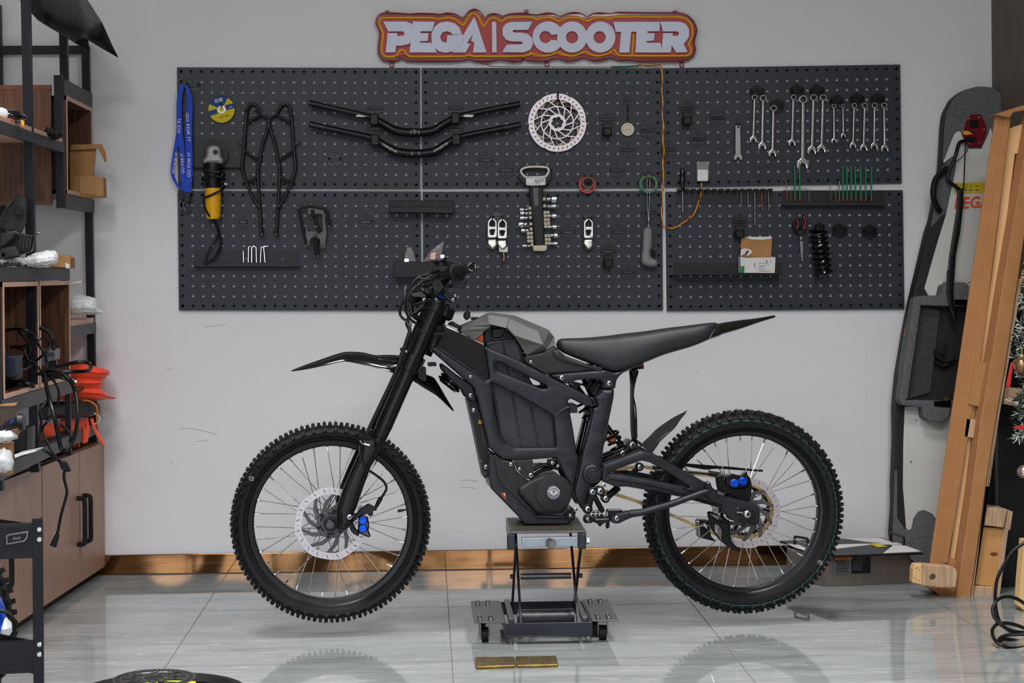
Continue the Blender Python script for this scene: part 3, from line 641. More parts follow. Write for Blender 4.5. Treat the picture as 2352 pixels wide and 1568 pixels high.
ad = plate(BF, ZF([[735, 770], [860, 800], [858, 850], [725, 818]]), .114, .008, .002, r=4); P_('axle_adjuster', ad, M_glossblack, swing)
P_('axle_nut', bolt(BF, *ZF(805, 815), 8.5, .118), [M_bolt, M_hole], swing); P_('adjuster_screw', ptube(BF, ZF([[732, 800, .117], [772, 805, .117]]), .0025, 8), M_bolt, swing)
P_('cross_tube', MB().tube([BF.p(*ZH(470, 1000), .1), BF.p(*ZH(470, 1000), -.1)], .02, 20), M_frame, swing)
bolts(swing, [(*ZH(782, 958), 6)], .03); P_('chain_roller', disc(BF, *ZH(782, 958), 9.5, .03, .02, 24), M_fork, swing)
P_('roller_arm', ptube(BF, ZH([[780, 960, .02], [690, 1030, .02]]), .008, 10), M_fork, swing)
kn = ptube(BF, [(*ZF(560, 655), .14), (*ZF(500, 672), .14), (*ZF(300, 745), .14), (*ZF(100, 802), .135)]+[(*ZH(700, 1400), .13), (*ZH(640, 1425), .13)], [.008, .0095, .0105, .011, .012, .012], 16); kick = P_('kickstand', kn, M_frame)
P_('kickstand_foot', plate(BF, ZF([[530, 605], [556, 600], [572, 640], [570, 662], [548, 672], [532, 645]]), .15, .03, .004, r=2), M_frame, kick)
kb = plate(BF, ZH([[500, 1450], [530, 1420], [560, 1400], [690, 1375], [700, 1440], [580, 1500], [520, 1490]]), .145, .035, .006, r=5, seg=2); P_('kickstand_pivot', kb, M_frame, kick)
P_('kickstand_pivot', plate(BF, ZH([[470, 1360], [610, 1360], [625, 1385], [540, 1420], [500, 1460], [495, 1535], [465, 1545], [465, 1440]]), .125, .02, .003, r=3), M_fork, kick)
bolts(kick, [(*ZH(563, 1445), 5.5)], .146)
# ---------------------------------------------------------------- foot peg hanger and linkage
fp = plate(BF, ZH([[310, 1190], [330, 1165], [362, 1175], [380, 1235], [455, 1370], [440, 1395], [330, 1395], [265, 1380], [262, 1345]]), .105, .02, .004, holes=[ZH([[345, 1270], [400, 1370], [325, 1375]])], r=5, hr=2); peg = P_('foot_peg_hanger', fp, M_fork)
P_('foot_peg_hanger', plate(BF, ZH([[262, 1430], [275, 1418], [330, 1412], [350, 1440], [350, 1470], [330, 1490], [262, 1492], [252, 1460]]), .12, .03, .003, holes=[circ(*ZH(293, 1450), 4.6)], r=4, hr=0), M_fork, peg)
pg = MB(); c = BF.p(*ZH(400, 1445), .16); pg.obox(c, BF.e*.024, BF.n*.05, V((0, 0, .007)))
pgs = P_('foot_peg', pg, M_fork, bev=.005, seg=3)
for x in (322, 362, 400, 438, 472):
    P_('peg_tooth', ptube(BF, ZH([[x, 1420, .205], [x+3, 1380, .205]]), [.0022, .0012], 6), M_bolt, pgs)
P_('foot_peg', plate(BF, ZH([[360, 1470], [470, 1470], [405, 1525]]), .17, .02, .003), M_fork)
bolts(peg, [(*ZH(335, 1196), 6.5), (*ZH(290, 1358), 6.5), (*ZH(408, 1187), 7), (*ZH(460, 1258), 6), (*ZH(175, 1360), 4.8), (*ZH(440, 1132), 5)], .107)
for (x, y, r) in ((335, 1196, 11), (290, 1358, 11), (408, 1187, 10.5), (460, 1258, 10)): P_('link_boss', disc(BF, *ZH(x, y), r, .106, .03, 24), M_fork)
P_('link_rod', ptube(BF, ZH([[460, 1250, .06], [580, 1150, .05]]), .011, 12), M_fork)
# ---------------------------------------------------------------- motor and skid plate
sk = plate(BF, ZD([[468, 440], [500, 470], [530, 480], [620, 535], [680, 560], [740, 550], [760, 640], [800, 690], [900, 760], [960, 1000], [1000, 1110], [1260, 1120], [1330, 1060], [1400, 1070], [1385, 1165], [1310, 1220], [862, 1222], [790, 1140], [500, 842], [475, 740]]), .082, .164, .004, r=3)
skid = P_('skid_plate', sk, M_frame)
s5 = plate(BF, ZD([[528, 490], [545, 480], [620, 540], [690, 552], [745, 560], [750, 640], [830, 710], [895, 755], [790, 850], [788, 890], [990, 1110], [985, 1150], [880, 1060], [580, 770], [548, 640]]), .088, .01, .003, r=3); P_('skid_plate_side', s5, M_panelk, skid)
P_('skid_plate_lip', plate(BF, ZD([[985, 1112], [1290, 1122], [1320, 1150], [1300, 1160], [980, 1160]]), .09, .012, .003), M_frame, skid)
hs_ = MB(); hs_.join(plate(BF, ZD([[596, 884], [646, 888], [660, 960], [640, 950]]), .0835, .002, .0005, r=1)); P_('drain_window', hs_, M_copper, skid)
P_('drain_window', plate(BF, ZD([[630, 888], [646, 888], [650, 925]]), .0842, .001, .0002), M_white, skid)
P_('drain_window', plate(BF, ZD([[742, 990], [790, 1020], [815, 1060], [740, 1050]]), .0835, .002, .0005, r=2), M_glossblack, skid)
P_('skid_bracket', plate(BF, ZD([[1290, 1100], [1360, 1040], [1385, 1060], [1390, 1110], [1340, 1180], [1290, 1140]]), .097, .01, .002, r=3), M_fork, skid)
bolts(skid, [(*ZD(707, 582), 4), (*ZD(800, 630), 3.6), (*ZD(920, 697), 5.2), (*ZD(1148, 567), 3.8), (*ZD(1207, 600), 3.2), (*ZD(1340, 1125), 3.8), (*ZD(1393, 1061), 4.6)], .0985)
P_('motor_bracket', plate(BF, ZD([[740, 545], [940, 530], [955, 720], [925, 745], [870, 735], [770, 640]]), .09, .012, .002, r=3), M_panelk)
P_('motor_bracket', plate(BF, ZD([[1095, 530], [1190, 520], [1200, 590], [1130, 600], [1095, 580]]), .088, .02, .003, r=3), M_fork)
P_('motor_cable', ptube(BF, ZD([[945, 640, .07], [1010, 600, .07], [1100, 590, .07], [1200, 620, .07]]), .007, 10, sm=3), M_cable)
P_('motor_cable', ptube(BF, ZD([[950, 700, .06], [1040, 640, .06], [1150, 620, .06]]), .006, 10, sm=3), M_cable)
P_('connector_comb', plate(BF, ZD([[945, 575], [1045, 568], [1000, 600], [955, 608]]), .03, .02, .001), M_steel)
mc = plate(BF, ZD([[788, 850], [800, 825], [960, 730], [1100, 680], [1190, 682], [1290, 730], [1350, 830], [1358, 920], [1330, 1010], [1250, 1108], [1000, 1112], [975, 1100], [792, 890]]), .104, .04, .012, r=6, seg=4); mot = P_('motor_cover', mc, M_panelk)
P_('motor_drum', MB().lathe(BF.p(*ZD(1160, 885), .104), BF.n, [(.057, -.01), (.057, -.001), (.054, .003), (.03, .006), (0, .0065)], 64), M_panelk, mot)
em = disc(BF, *ZD(1160, 882), 15.5, .1135, .004, 36); P_('emblem', em, mat('emblem_silver', (120, 122, 128), .3, .6), mot)
e2 = MB()
for pth in ([[1105, 862], [1130, 838], [1165, 825], [1200, 838], [1222, 862]], [[1100, 868], [1140, 872], [1150, 884]], [[1224, 868], [1185, 872], [1172, 884]], [[1110, 890], [1140, 890], [1160, 912], [1182, 890], [1215, 890]], [[1130, 865], [1160, 850], [1192, 865], [1180, 885], [1160, 897], [1142, 885], [1130, 865]]):
    ptube(BF, [(*ZD(*q), .1142) for q in pth], .0009, 5, mb=e2)
P_('emblem_mark', e2, M_white, mot)
P_('motor', disc(BF, *ZD(1150, 880), 40, .075, .15, 48), M_black)
# ---------------------------------------------------------------- front controller, bracket arm, horn
ct = plate(BF, Z1([[1838, 672], [1930, 682], [1960, 800], [2055, 1170], [2080, 1420], [2000, 1432], [1900, 950]]), .05, .1, .002, r=2); con = P_('motor_controller', ct, M_panelk)
gv = MB()
for dx, n_ in ((28, 0), (52, 1)): ptube(BF, [(*Z1(1845+dx, 700), .0505), (*Z1(1990+dx*1.1, 1400), .0505)], .0014, 5, mb=gv)
for (x, y) in ((1860, 690), (1862, 722), (1950, 805), (1972, 1260), (2010, 1385), (2050, 1385)): gv.join(plate(BF, [Z1(x-10, y-12), Z1(x+12, y-12), Z1(x+12, y+12), Z1(x-10, y+12)], .0515, .003, .0005))
P_('controller_groove', gv, M_glossblack, con)
P_('warning_label', plate(BF, Z1([[1960, 860], [1982, 900], [1938, 900]]), .0515, .001, .0002), M_yel, con, label='yellow warning triangle')
bz = ptube(BF, Z1([[1961, 872, .052], [1957, 884, .052], [1963, 884, .052], [1959, 894, .052]]), .0005, 4); P_('warning_bolt_mark', bz, M_black, con)
wt = MB(); a = Z1(1990, 1035); text(BF, 'WARNING HIGH VOLTAGE', a[0], a[1], 2.0, .052, rot=-pi/2+.17, mb=wt, depth=.0003, sx=1.1); P_('warning_text', wt, M_greyt, con)
bolts(con, [(*Z1(1902, 770), 5), (*Z1(2020, 1322), 5)], .053)
ba = plate(BF, Z1([[1588, 345], [1600, 332], [1625, 338], [1745, 435], [1875, 520], [1895, 560], [1920, 640], [1920, 692], [1860, 672], [1832, 662], [1800, 600], [1770, 565], [1700, 500], [1600, 390]]), .062, .012, .003, r=4); ba2 = mir(ba); br = P_('controller_bracket', ba, M_fork); P_('controller_bracket', ba2, M_fork); bolts(br, [(*Z1(1870, 625), 4.6)], .063)
hn = MB(); c = BF.p(*Z1(1670, 500), 0); ax = (BF.e*-.62+V((0, 0, -.78)))
hn.lathe(c, ax, [(0, -.03), (.03, -.03), (.034, -.01), (.04, -.008), (.04, -.003), (.034, 0), (.04, .003), (.04, .009), (.034, .012), (.03, .016), (.012, .016), (.01, .01), (0, .01)], 32); P_('horn', hn, M_glossblack)
# ---------------------------------------------------------------- shock absorber
def spring(fr, p0, p1, R, r, turns, n=16, k=6):
    A, B = fr.p(*p0) if len(p0) == 3 and p0[0] > 10 else V(p0), fr.p(*p1) if len(p1) == 3 and p1[0] > 10 else V(p1)
    ax = (B-A); L_ = ax.length; ax.normalize(); a = ax.orthogonal().normalized(); b = ax.cross(a)
    return MB().tube([A+ax*(L_*i/(turns*n))+(a*cos(2*pi*i/n)+b*sin(2*pi*i/n))*R for i in range(int(turns*n)+1)], r, k)
A = (1330, 905, 0); B = (1428, 1024, 0)
sk_ = P_('shock_absorber', MB().tube([BF.p(1345, 860, 0), BF.p(1375, 925, 0)], .019, 20).tube([BF.p(1322, 885, 0), BF.p(1436, 1035, 0)], .009, 16).lathe(BF.p(1352, 872, 0), BF.p(1375, 925, 0)-BF.p(1345, 860, 0), [(.02, 0), (.023, .002), (.023, .012), (.02, .014)], 20), M_glossblack)
P_('shock_spring', spring(BF, (1336, 925, 0), (1362, 968, 0), .021, .0042, 3.5), M_glossblack, sk_)
P_('shock_spring', spring(BF, (1402, 990, 0), (1418, 1028, 0), .0215, .0042, 3.2), M_glossblack, sk_)
P_('bump_stop', MB().tube([BF.p(1400, 1001, 0), BF.p(1409, 1014, 0)], .0145, 18), M_orange, sk_)
P_('shock_body', MB().tube([BF.p(1350, 957, 0), BF.p(1330, 1042, 0)], .011, 16), M_glossblack, sk_)
P_('adjuster_dial', MB().tube([BF.p(1406, 1047, 0), BF.p(1414, 1044, 0)], .009, 12), M_redan, sk_)
P_('shock_body', MB().tube([BF.p(1385, 1058, 0), BF.p(1412, 1046, 0)], .012, 16).tube([BF.p(1412, 1038, 0), BF.p(1432, 1030, 0)], .013, 16), M_glossblack, sk_)
lnk = plate(BF, ZH([[560, 830], [610, 800], [650, 790], [670, 710], [700, 700], [745, 720], [745, 790], [690, 830], [640, 850], [560, 860]]), .035, .07, .004, r=5, seg=2); li = P_('shock_linkage', lnk, M_fork); bolts(li, [(*ZH(712, 750), 8), (*ZH(617, 828), 6.5)], .036)
P_('frame_bracket', plate(BF, ZC([[1520, 830], [1560, 815], [1700, 850], [1730, 800], [1760, 790], [1720, 880], [1640, 850], [1600, 880], [1650, 930], [1540, 880]]), .03, .06, .002, r=2), M_fork); bolts(None, [(*ZC(1538, 840), 4.5)], .031)
P_('shock_mount', plate(BF, ZC([[1700, 880], [1790, 800], [1850, 830], [1840, 900], [1790, 980], [1750, 960]]), .03, .06, .004, r=3), M_glossblack)
# ---------------------------------------------------------------- chain, rear caliper, guards
def chain(path, fr=BF):
    P = [fr.p(*q) for q in path]; m = MB(); out = []
    D = [0]
    for a, b in zip(P, P[1:]): D.append(D[-1]+(b-a).length)
    def at(s_):
        for i in range(len(P)-1):
            if s_ <= D[i+1] or i == len(P)-2: return P[i].lerp(P[i+1], (s_-D[i])/(D[i+1]-D[i]))
    n = int(D[-1]/.0127)
    for i in range(n):
        a, b = at(i*.0127), at((i+1)*.0127); d = (b-a).normalized(); u = d.cross(fr.n)
        for s_ in (-1, 1):
            o = fr.n*s_*(.006 if i % 2 else .0045)
            m.prism([a+o-u*.0058-d*.002, a+o+u*.0058-d*.002, a+o+u*.0044+d*.00635, b+o+u*.0058+d*.002, b+o-u*.0058+d*.002, a+o-u*.0044+d*.00635], fr.n*.0012)
        m.tube([a-fr.n*.008, a+fr.n*.008], .0024, 8)
    return m
og = -.05
ch = chain([(1330, 1075, og), (1425, 1076, og), (1475, 1071, og), (1530, 1080, og), (1600, 1088, og), (1690, 1098, og)]); P_('chain', ch, M_gchain); ch = chain([(1330, 1120, og), (1400, 1130, og), (1475, 1155, og), (1530, 1178, og), (1560, 1190, og), (1612, 1214, og), (1660, 1232, og)])
P_('chain', ch, M_gchain)
sc = MB(); c = BF.p(1711, 1172, og); t = []
for i in range(96):
    r_ = .086 if i % 2 else .080; a = 2*pi*i/96; t.append(c+BF.e*r_*cos(a)+BF.up*r_*sin(a))
ti = [c+(p-c)*.84 for p in t]; m = MB(); N = 96
m.add(t+ti+[p+BF.n*.004 for p in t+ti], [(i, (i+1) % N, N+(i+1) % N, N+i) for i in range(N)]+[(2*N+i, 2*N+(i+1) % N, 3*N+(i+1) % N, 3*N+i) for i in range(N)]+[(i, (i+1) % N, 2*N+(i+1) % N, 2*N+i) for i in range(N)]+[(N+i, N+(i+1) % N, 3*N+(i+1) % N, 3*N+i) for i in range(N)])
for k in range(6):
    a = k*pi/3; d = BF.e*cos(a)+BF.up*sin(a); m.bar(c+d*.015, c+d*.072, .002, .006, side=BF.n)
P_('sprocket', m, M_rim, wr, smooth=False)
cp = [(c+(BF.e*cos(a)+BF.up*sin(a))*.084) for a in [(-2.4+4.2*i/40) for i in range(41)]]
m = MB()
for a, b in zip(cp, cp[1:]):
    d = (b-a); u = d.normalized().cross(BF.n); m.prism([a-u*.0058, a+u*.0058, b+u*.0058, b-u*.0058], BF.n*.012); m.tube([a-BF.n*.002, a+BF.n*.015], .0024, 8)
P_('chain', m, M_gchain)
def caliper(c1, c2, ang, off):
    m = MB()
    for q in (c1, c2): disc(BF, *q, 10.5, off, .03, 28, mb=m)
    return m
cf = P_('brake_caliper', caliper(Z2(1006, 768), Z2(1006, 826), 0, .075), M_glossblack)
for q in (Z2(1006, 768), Z2(1006, 826)):
    b_ = disc(BF, *q, 9, .079, .006, 24); b_.ring(BF.p(*q, .0795), BF.n, .006, .0012, 24, 6); P_('piston_cap', b_, M_blue, cf, label='blue anodised piston cap')
P_('caliper_body', plate(BF, Z2([[975, 745], [1000, 735], [1040, 745], [1050, 800], [1045, 840], [1062, 880], [1045, 888], [985, 862], [968, 840], [975, 800]]), .068, .04, .004, r=3), M_glossblack, cf)
P_('caliper_bracket', plate(BF, Z2([[940, 745], [985, 690], [1045, 650], [1100, 680], [1105, 700], [1070, 705], [1080, 730], [1050, 745], [1040, 720], [990, 735], [945, 775], [935, 790], [945, 820], [985, 850], [975, 880], [935, 860], [915, 830], [910, 800]]), .07, .012, .003, r=4), M_fork, cf)
P_('brake_hose', ptube(BF, Z2([[985, 250, .13], [985, 310, .14], [1020, 400, .14], [1090, 450, .13], [1150, 500, .12], [1168, 550, .11], [1135, 610, .1], [1095, 680, .09]]), .0038, 10, sm=6), M_cable)
P_('hose_fitting', ptube(BF, Z2([[1128, 615, .1], [1098, 672, .092]]), [.0075, .0055], 12), M_black)
P_('hose_bolt', ptube(BF, Z2([[985, 212, .13], [1000, 235, .128], [1050, 250, .128]]), .003, 8), M_chrome)
crr = P_('brake_caliper', caliper(ZF(720, 608), ZF(777, 597), 0, .075), M_glossblack)
for q in (ZF(720, 610), ZF(777, 597)):
    b_ = disc(BF, *q, 9.6, .085, .008, 24); b_.ring(BF.p(*q, .0855), BF.n, .0065, .0012, 24, 6); P_('piston_cap', b_, M_blue, crr, label='blue anodised piston cap')
P_('caliper_bracket', plate(BF, ZF([[595, 560], [640, 545], [660, 610], [700, 640], [800, 640], [820, 560], [835, 620], [830, 690], [815, 735], [760, 720], [700, 690], [610, 660], [600, 600]]), .072, .02, .003, r=4), M_fork, crr)
P_('caliper_body', plate(BF, ZF([[650, 560], [700, 545], [760, 560], [800, 530], [812, 570], [800, 640], [700, 645], [660, 620]]), .066, .03, .003, r=3), M_glossblack, crr)
P_('brake_hose', ptube(BF, ZF([[190, 522, .06], [380, 530, .06], [540, 545, .06], [620, 550, .06]]), .004, 10, sm=4), M_cable)
P_('hose_fitting', ptube(BF, ZF([[545, 540, .06], [625, 553, .06]]), .008, 12), M_black)
P_('chain_guard', ptube(BF, ZF([[380, 485, -.04], [560, 500, -.04], [905, 525, -.04]]), .0035, 8), M_fork)
P_('chain_guard', plate(BF, ZF([[370, 475], [700, 500], [905, 522], [700, 515], [600, 512], [520, 518], [380, 495]]), -.03, .01, .001), M_fork)
P_('disc_guard', plate(BF, ZF([[535, 800], [560, 795], [690, 860], [690, 930], [700, 1000], [758, 1055], [752, 1070], [690, 1045], [620, 990], [560, 910]]), .085, .012, .003, holes=[ZF([[556, 815], [600, 820], [640, 850], [655, 870], [600, 850]]), ZF([[585, 880], [615, 890], [640, 930], [630, 985], [590, 930]])], r=5, hr=2), M_fork, swing)
P_('chain_guide', plate(BF, ZF([[470, 850], [550, 855], [560, 960], [600, 1000], [480, 970]]), -.035, .03, .002, holes=[ZF([[505, 880], [540, 880], [545, 930]])], r=4), M_fork, swing)
P_('chain_guide_pad', plate(BF, ZF([[465, 862], [485, 862], [495, 975], [474, 965]]), -.03, .03, .002), M_steel, swing)
# ---------------------------------------------------------------- handlebar, controls, headlight
hbm = ptube(BF, [(1076, 613, .37), (1053, 622, .27), (1034, 634, .17), (1014, 652, .08), (1008, 655, 0)], .0125, 20, sm=5); hbar = P_('handlebar', both(hbm), M_fork)
for s_ in (1, -1):
    g = MB(); a = BF.p(1051, 623, .265); b = BF.p(1084, 612.5, .395); d = b-a; L_ = d.length
    g.lathe(a, d, [(.014, -.004), (.026, -.004), (.0272, 0), (.026, .004), (.019, .008), (.0165, .02), (.0158, L_*.6), (.0155, L_-.012), (.0162, L_-.008), (.0162, L_-.001), (.0145, L_), (.013, L_), (.013, L_-.004), (.0, L_-.004)], 32)
    if s_ < 0: g = mir(g)
    gr_ = P_('handlebar_grip', g, M_rubber, hbar)
    if s_ > 0:
        q = MB().lathe(b, d, [(.004, -.003), (.0075, -.0035), (.0075, .0005), (.004, .0005)], 24, closed=True); P_('bar_end_plug', q, M_semi, hbar)
        q = MB()
        for k in range(3): q.lathe(b, d, [(.0105, .0002), (.0114, .0002), (.0114, .0006), (.0105, .0006)], 10, closed=True, a0=k*2.09, a1=k*2.09+1.3)
        P_('grip_lettering', q, M_white, hbar)
P_('switch_box', plate(BF, Z8([[680, 280], [700, 300], [850, 290], [850, 330], [820, 350], [825, 390], [800, 410], [700, 390], [690, 350]]), .26, .06, .004, r=3), M_panelk, hbar)
P_('master_cylinder', MB().lathe(BF.p(*Z8(560, 150), .2), BF.up*.9+BF.e*-.25, [(0, -.02), (.018, -.02), (.018, .012), (.022, .013), (.022, .02), (.018, .022), (0, .022)], 24).obox(BF.p(*Z8(540, 185), .2), BF.e*.022, BF.n*.02, V((0, 0, .008))), M_semi, hbar, bev=.002)
P_('brake_lever', plate(BF, Z8([[640, 90], [660, 75], [745, 112], [730, 135], [650, 110]]), .3, .012, .002, r=2), M_semi, hbar)
P_('brake_lever', ptube(BF, Z8([[600, 165, .2], [520, 205, .22], [440, 225, .3], [415, 222, .38]]), .005, 8, sm=4), M_semi, hbar)
P_('lever_perch', plate(BF, Z8([[480, 180], [560, 165], [690, 180], [690, 250], [560, 260], [440, 240], [420, 215]]), .2, .04, .006, r=5, seg=2), M_semi, hbar)
P_('bar_clamp', plate(BF, Z8([[440, 330], [620, 300], [720, 340], [700, 400], [640, 400], [560, 420], [450, 400]]), .05, .1, .006, r=5, seg=2), M_fork, hbar)
P_('bar_clamp', plate(BF, Z8([[605, 320], [640, 420], [700, 440], [640, 545], [520, 480], [480, 500], [560, 440]]), .06, .03, .004, r=3), M_panelk, hbar)
P_('bar_clamp', MB().tube([BF.p(*Z8(520, 370), .12), BF.p(*Z8(520, 370), -.12)], .017, 24), M_semi, hbar)
P_('stem_riser', plate(BF, Z8([[430, 400], [600, 400], [600, 540], [430, 520]]), .035, .07, .005, r=4), M_fork, hbar)
dsp = P_('display', plate(BF, Z8([[560, 470], [600, 430], [700, 440], [735, 480], [725, 530], [690, 562], [650, 560], [580, 500]]), .09, .02, .003, r=4), M_semi, hbar); bolts(dsp, [(*Z8(714, 484), 3), (*Z8(688, 532), 3.8)], .092)
P_('preload_knob', plate(BF, Z8([[520, 480], [560, 490], [598, 512], [590, 526], [545, 508], [520, 496]]), .11, .03, .003, r=1), M_blue, label='blue anodised knob')
hl = loft([((931, 657), (931, 680), .045), ((936, 655), (940, 702), .058), ((950, 658), (950, 704), .058), ((966, 664), (966, 700), .05), ((982, 674), (980, 696), .035), ((986, 682), (984, 690), .02)], [(0, 0), (.6, .02), (.95, .2), (1, .5), (.95, .8), (.6, .98), (0, 1)])
hlo = P_('headlight', hl, M_semi); P_('headlight_lens', loft([((928, 658), (929, 684), .04), ((933, 655), (936, 694), .052), ((937, 657), (938, 698), .054)], [(0, 0), (.6, .02), (.95, .2), (1, .5), (.95, .8), (.6, .98), (0, 1)]), M_lens, hlo)
P_('headlight_trim', plate(BF, Z8([[215, 460], [330, 440], [400, 490], [380, 505], [250, 500], [220, 480]]), .06, .004, .0015, r=3), M_lift0, hlo)
P_('headlight_bracket', plate(BF, Z8([[330, 500], [380, 505], [420, 545], [360, 565], [230, 600], [225, 585], [330, 550]]), .066, .01, .002, r=3), M_fork, hlo); bolts(hlo, [(*Z8(365, 530), 4)], .067)
for pth in ([[470, 200, .1], [380, 250, .1], [320, 265, .1], [230, 350, .1], [170, 480, .1], [150, 620, .1], [200, 740, .1], [290, 800, .1], [340, 800, .08]],
            [[450, 250, .1], [330, 330, .11], [200, 460, .12], [180, 560, .12], [195, 660, .12], [250, 730, .12], [330, 770, .09]],
            [[420, 300, .05], [250, 390, .05], [130, 540, .05], [90, 630, .05], [100, 710, .05], [165, 765, .06], [240, 775, .06]],
            [[230, 600, .02], [240, 680, .02], [290, 730, .02], [350, 750, .03]], [[360, 590, .07], [280, 660, .08], [190, 720, .1], [165, 800, .12], [200, 880, .13], [250, 980, .12]],
            [[420, 620, .06], [330, 640, .06], [280, 690, .06], [300, 740, .06]], [[260, 370, .09], [350, 380, .09], [440, 360, .07]], [[300, 280, .15], [400, 300, .16], [560, 260, .18], [680, 200, .2]], [[450, 430, .08], [470, 500, .08], [540, 520, .08]]):
    P_('control_cable', ptube(BF, [(*Z8(x, y), o) for x, y, o in pth], .0042, 8, sm=5), M_cable, hbar)
P_('brake_hose', ptube(BF, [(*Z8(165, 780), .125), (*Z8(200, 870), .13), (*Z8(175, 970), .135), (*Z1(1210, 200), .135), (*Z1(1145, 390), .135), (*Z1(1000, 700), .135), (*Z1(880, 950), .135), (*Z1(835, 1050), .132)], .006, 10, sm=5), M_cable)
P_('hose_fitting', ptube(BF, Z8([[215, 770, .13], [205, 830, .133]]), .004, 8), M_steel)
P_('head_cover', plate(BF, Z8([[570, 690], [650, 670], [660, 700], [640, 730], [625, 760], [560, 750]]), .03, .06, .004, r=3), M_black)
P_('fork_bracket', plate(BF, Z8([[590, 600], [640, 570], [655, 600], [640, 640], [610, 670], [595, 640]]), .09, .03, .004, r=3), M_semi)
# ================================================================ perforated panels
M_panel = mat('pegboard_steel', (36, 39, 49), .42, .0, c2=(43, 46, 56), scale=5, bump=.12, bscale=1500, detail=8, spec=.4)
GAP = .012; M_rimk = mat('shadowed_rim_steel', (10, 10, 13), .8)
def pegboard(tl, tr, bl, br, label):
    """real sheet with 24 x 12 square holes and folded rims"""
    off = GAP
    c = [WALL.p(*q, off) for q in (tl, tr, bl, br)]; W = (c[1]-c[0]).length; H = (c[2]-c[0]).length
    def P(u, v, d=0.0):
        a = c[0].lerp(c[1], u); b = c[2].lerp(c[3], u); q = a.lerp(b, v); return q+V((0, -d, 0))
    t = T('perforated_panel', label, 'tool board', (c[2]+c[3])/2)
    nx, ny = 24, 12; hw = .0048/W; hh = .0048/H; mx = .0145/W; my = .0155/H
    us = [0.]; vs = [0.]
    for i in range(nx): u = mx+(1-2*mx)*i/(nx-1); us += [u-hw, u+hw]
    for j in range(ny): v = my+(1-2*my)*j/(ny-1); vs += [v-hh, v+hh]
    us.append(1.); vs.append(1.)
    mb = MB(); N = len(vs)
    mb.v = [P(u, v) for u in us for v in vs]; k = len(mb.v); th = .0012
    mb.v += [P(u, v, -th) for u in us for v in vs]
    idx = lambda i, j: i*N+j
    for i in range(len(us)-1):
        for j in range(N-1):
            if i % 2 == 1 and j % 2 == 1:
                a, b_, c_, d_ = idx(i, j), idx(i+1, j), idx(i+1, j+1), idx(i, j+1)
                for p, q in ((a, b_), (b_, c_), (c_, d_), (d_, a)): mb.f.append((p, q, q+k, p+k))
            else: mb.f.append((idx(i, j), idx(i+1, j), idx(i+1, j+1), idx(i, j+1)))
    mb.m = [0]*len(mb.f)
    O('perforated_sheet', mb, M_panel, t, smooth=False)
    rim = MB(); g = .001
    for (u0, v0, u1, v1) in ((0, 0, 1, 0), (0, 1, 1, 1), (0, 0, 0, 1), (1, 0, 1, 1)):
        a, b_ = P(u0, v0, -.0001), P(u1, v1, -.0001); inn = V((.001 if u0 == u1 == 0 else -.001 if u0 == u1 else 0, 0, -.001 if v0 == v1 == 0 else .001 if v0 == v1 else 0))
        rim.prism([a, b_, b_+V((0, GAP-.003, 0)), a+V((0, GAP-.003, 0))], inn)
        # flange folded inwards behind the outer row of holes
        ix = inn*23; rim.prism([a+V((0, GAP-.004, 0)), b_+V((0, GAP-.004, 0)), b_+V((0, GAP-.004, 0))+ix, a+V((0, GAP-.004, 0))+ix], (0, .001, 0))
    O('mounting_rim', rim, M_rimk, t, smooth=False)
    return t
pegboard((406.5, 154.5), (964.5, 156), (409, 432), (965, 433.5), 'upper dark grey perforated panel behind the lanyards, grinder and bike rack bars')
pegboard((968.5, 156), (1519, 156.5), (970, 432.5), (1521, 431), 'upper dark grey perforated panel behind the hung silver brake disc')
pegboard((1523.5, 156.5), (2067.5, 148), (1527, 430), (2071, 421), 'upper dark grey perforated panel behind the row of chrome spanners')
pegboard((408, 438), (966, 439), (411, 712), (967.5, 713), 'lower dark grey perforated panel behind the tray with upright hex keys')
pegboard((971, 440), (1521, 438.5), (973, 713.5), (1523, 712), 'lower dark grey perforated panel behind the socket holder and foot pegs')
pegboard((1529, 440), (2073.5, 436.5), (1532, 714), (2077.5, 709.5), 'lower dark grey perforated panel behind the coil spring and scissors')
# ================================================================ sign
ZS1 = Z(850, 10, 6.031); ZS2 = Z(1220, 10, 6.031)
M_signred = mat('sign_red_acrylic', (176, 30, 38), .4, c2=(184, 36, 42), scale=9)
M_signdark = mat('sign_red_rim', (120, 10, 20), .3, c2=(132, 14, 24), scale=9, coat=.3)
M_signyel = mat('sign_yellow_tube', (226, 168, 10), .45, c2=(236, 178, 14))
M_signwht = mat('sign_white_acrylic', (212, 216, 234), .42, c2=(218, 222, 238), scale=6)
ol = ZS1([[70, 230], [90, 160], [140, 115], [240, 103], [420, 110], [545, 122], [700, 110], [900, 118], [960, 130], [1080, 103], [1190, 122], [1288, 185], [1350, 90], [1440, 45], [1520, 75], [1575, 150], [1582, 200], [1625, 135], [1700, 112], [1770, 122], [1835, 158], [1930, 118], [2100, 108], [2300, 135]])+ZS2([[90, 135], [220, 103], [330, 120], [400, 165], [500, 112], [600, 97], [700, 115], [775, 168], [850, 115], [960, 103], [1100, 120], [1180, 97], [1600, 103], [2060, 103], [2180, 140], [2270, 230], [2312, 350], [2265, 535], [2295, 620], [2270, 710], [2190, 775], [2050, 800], [1500, 800], [1390, 782], [1200, 785], [1120, 745], [990, 785], [880, 795], [730, 745], [600, 790], [490, 795], [365, 752], [200, 798], [60, 800], [-70, 780], [-120, 750]])+ZS1([[2130, 790], [1980, 808], [1800, 770], [1640, 808], [1450, 800], [1380, 765], [1280, 790], [1100, 800], [700, 800], [500, 795], [440, 745], [380, 790], [250, 800], [160, 785], [105, 700], [100, 600], [125, 380], [75, 280]])
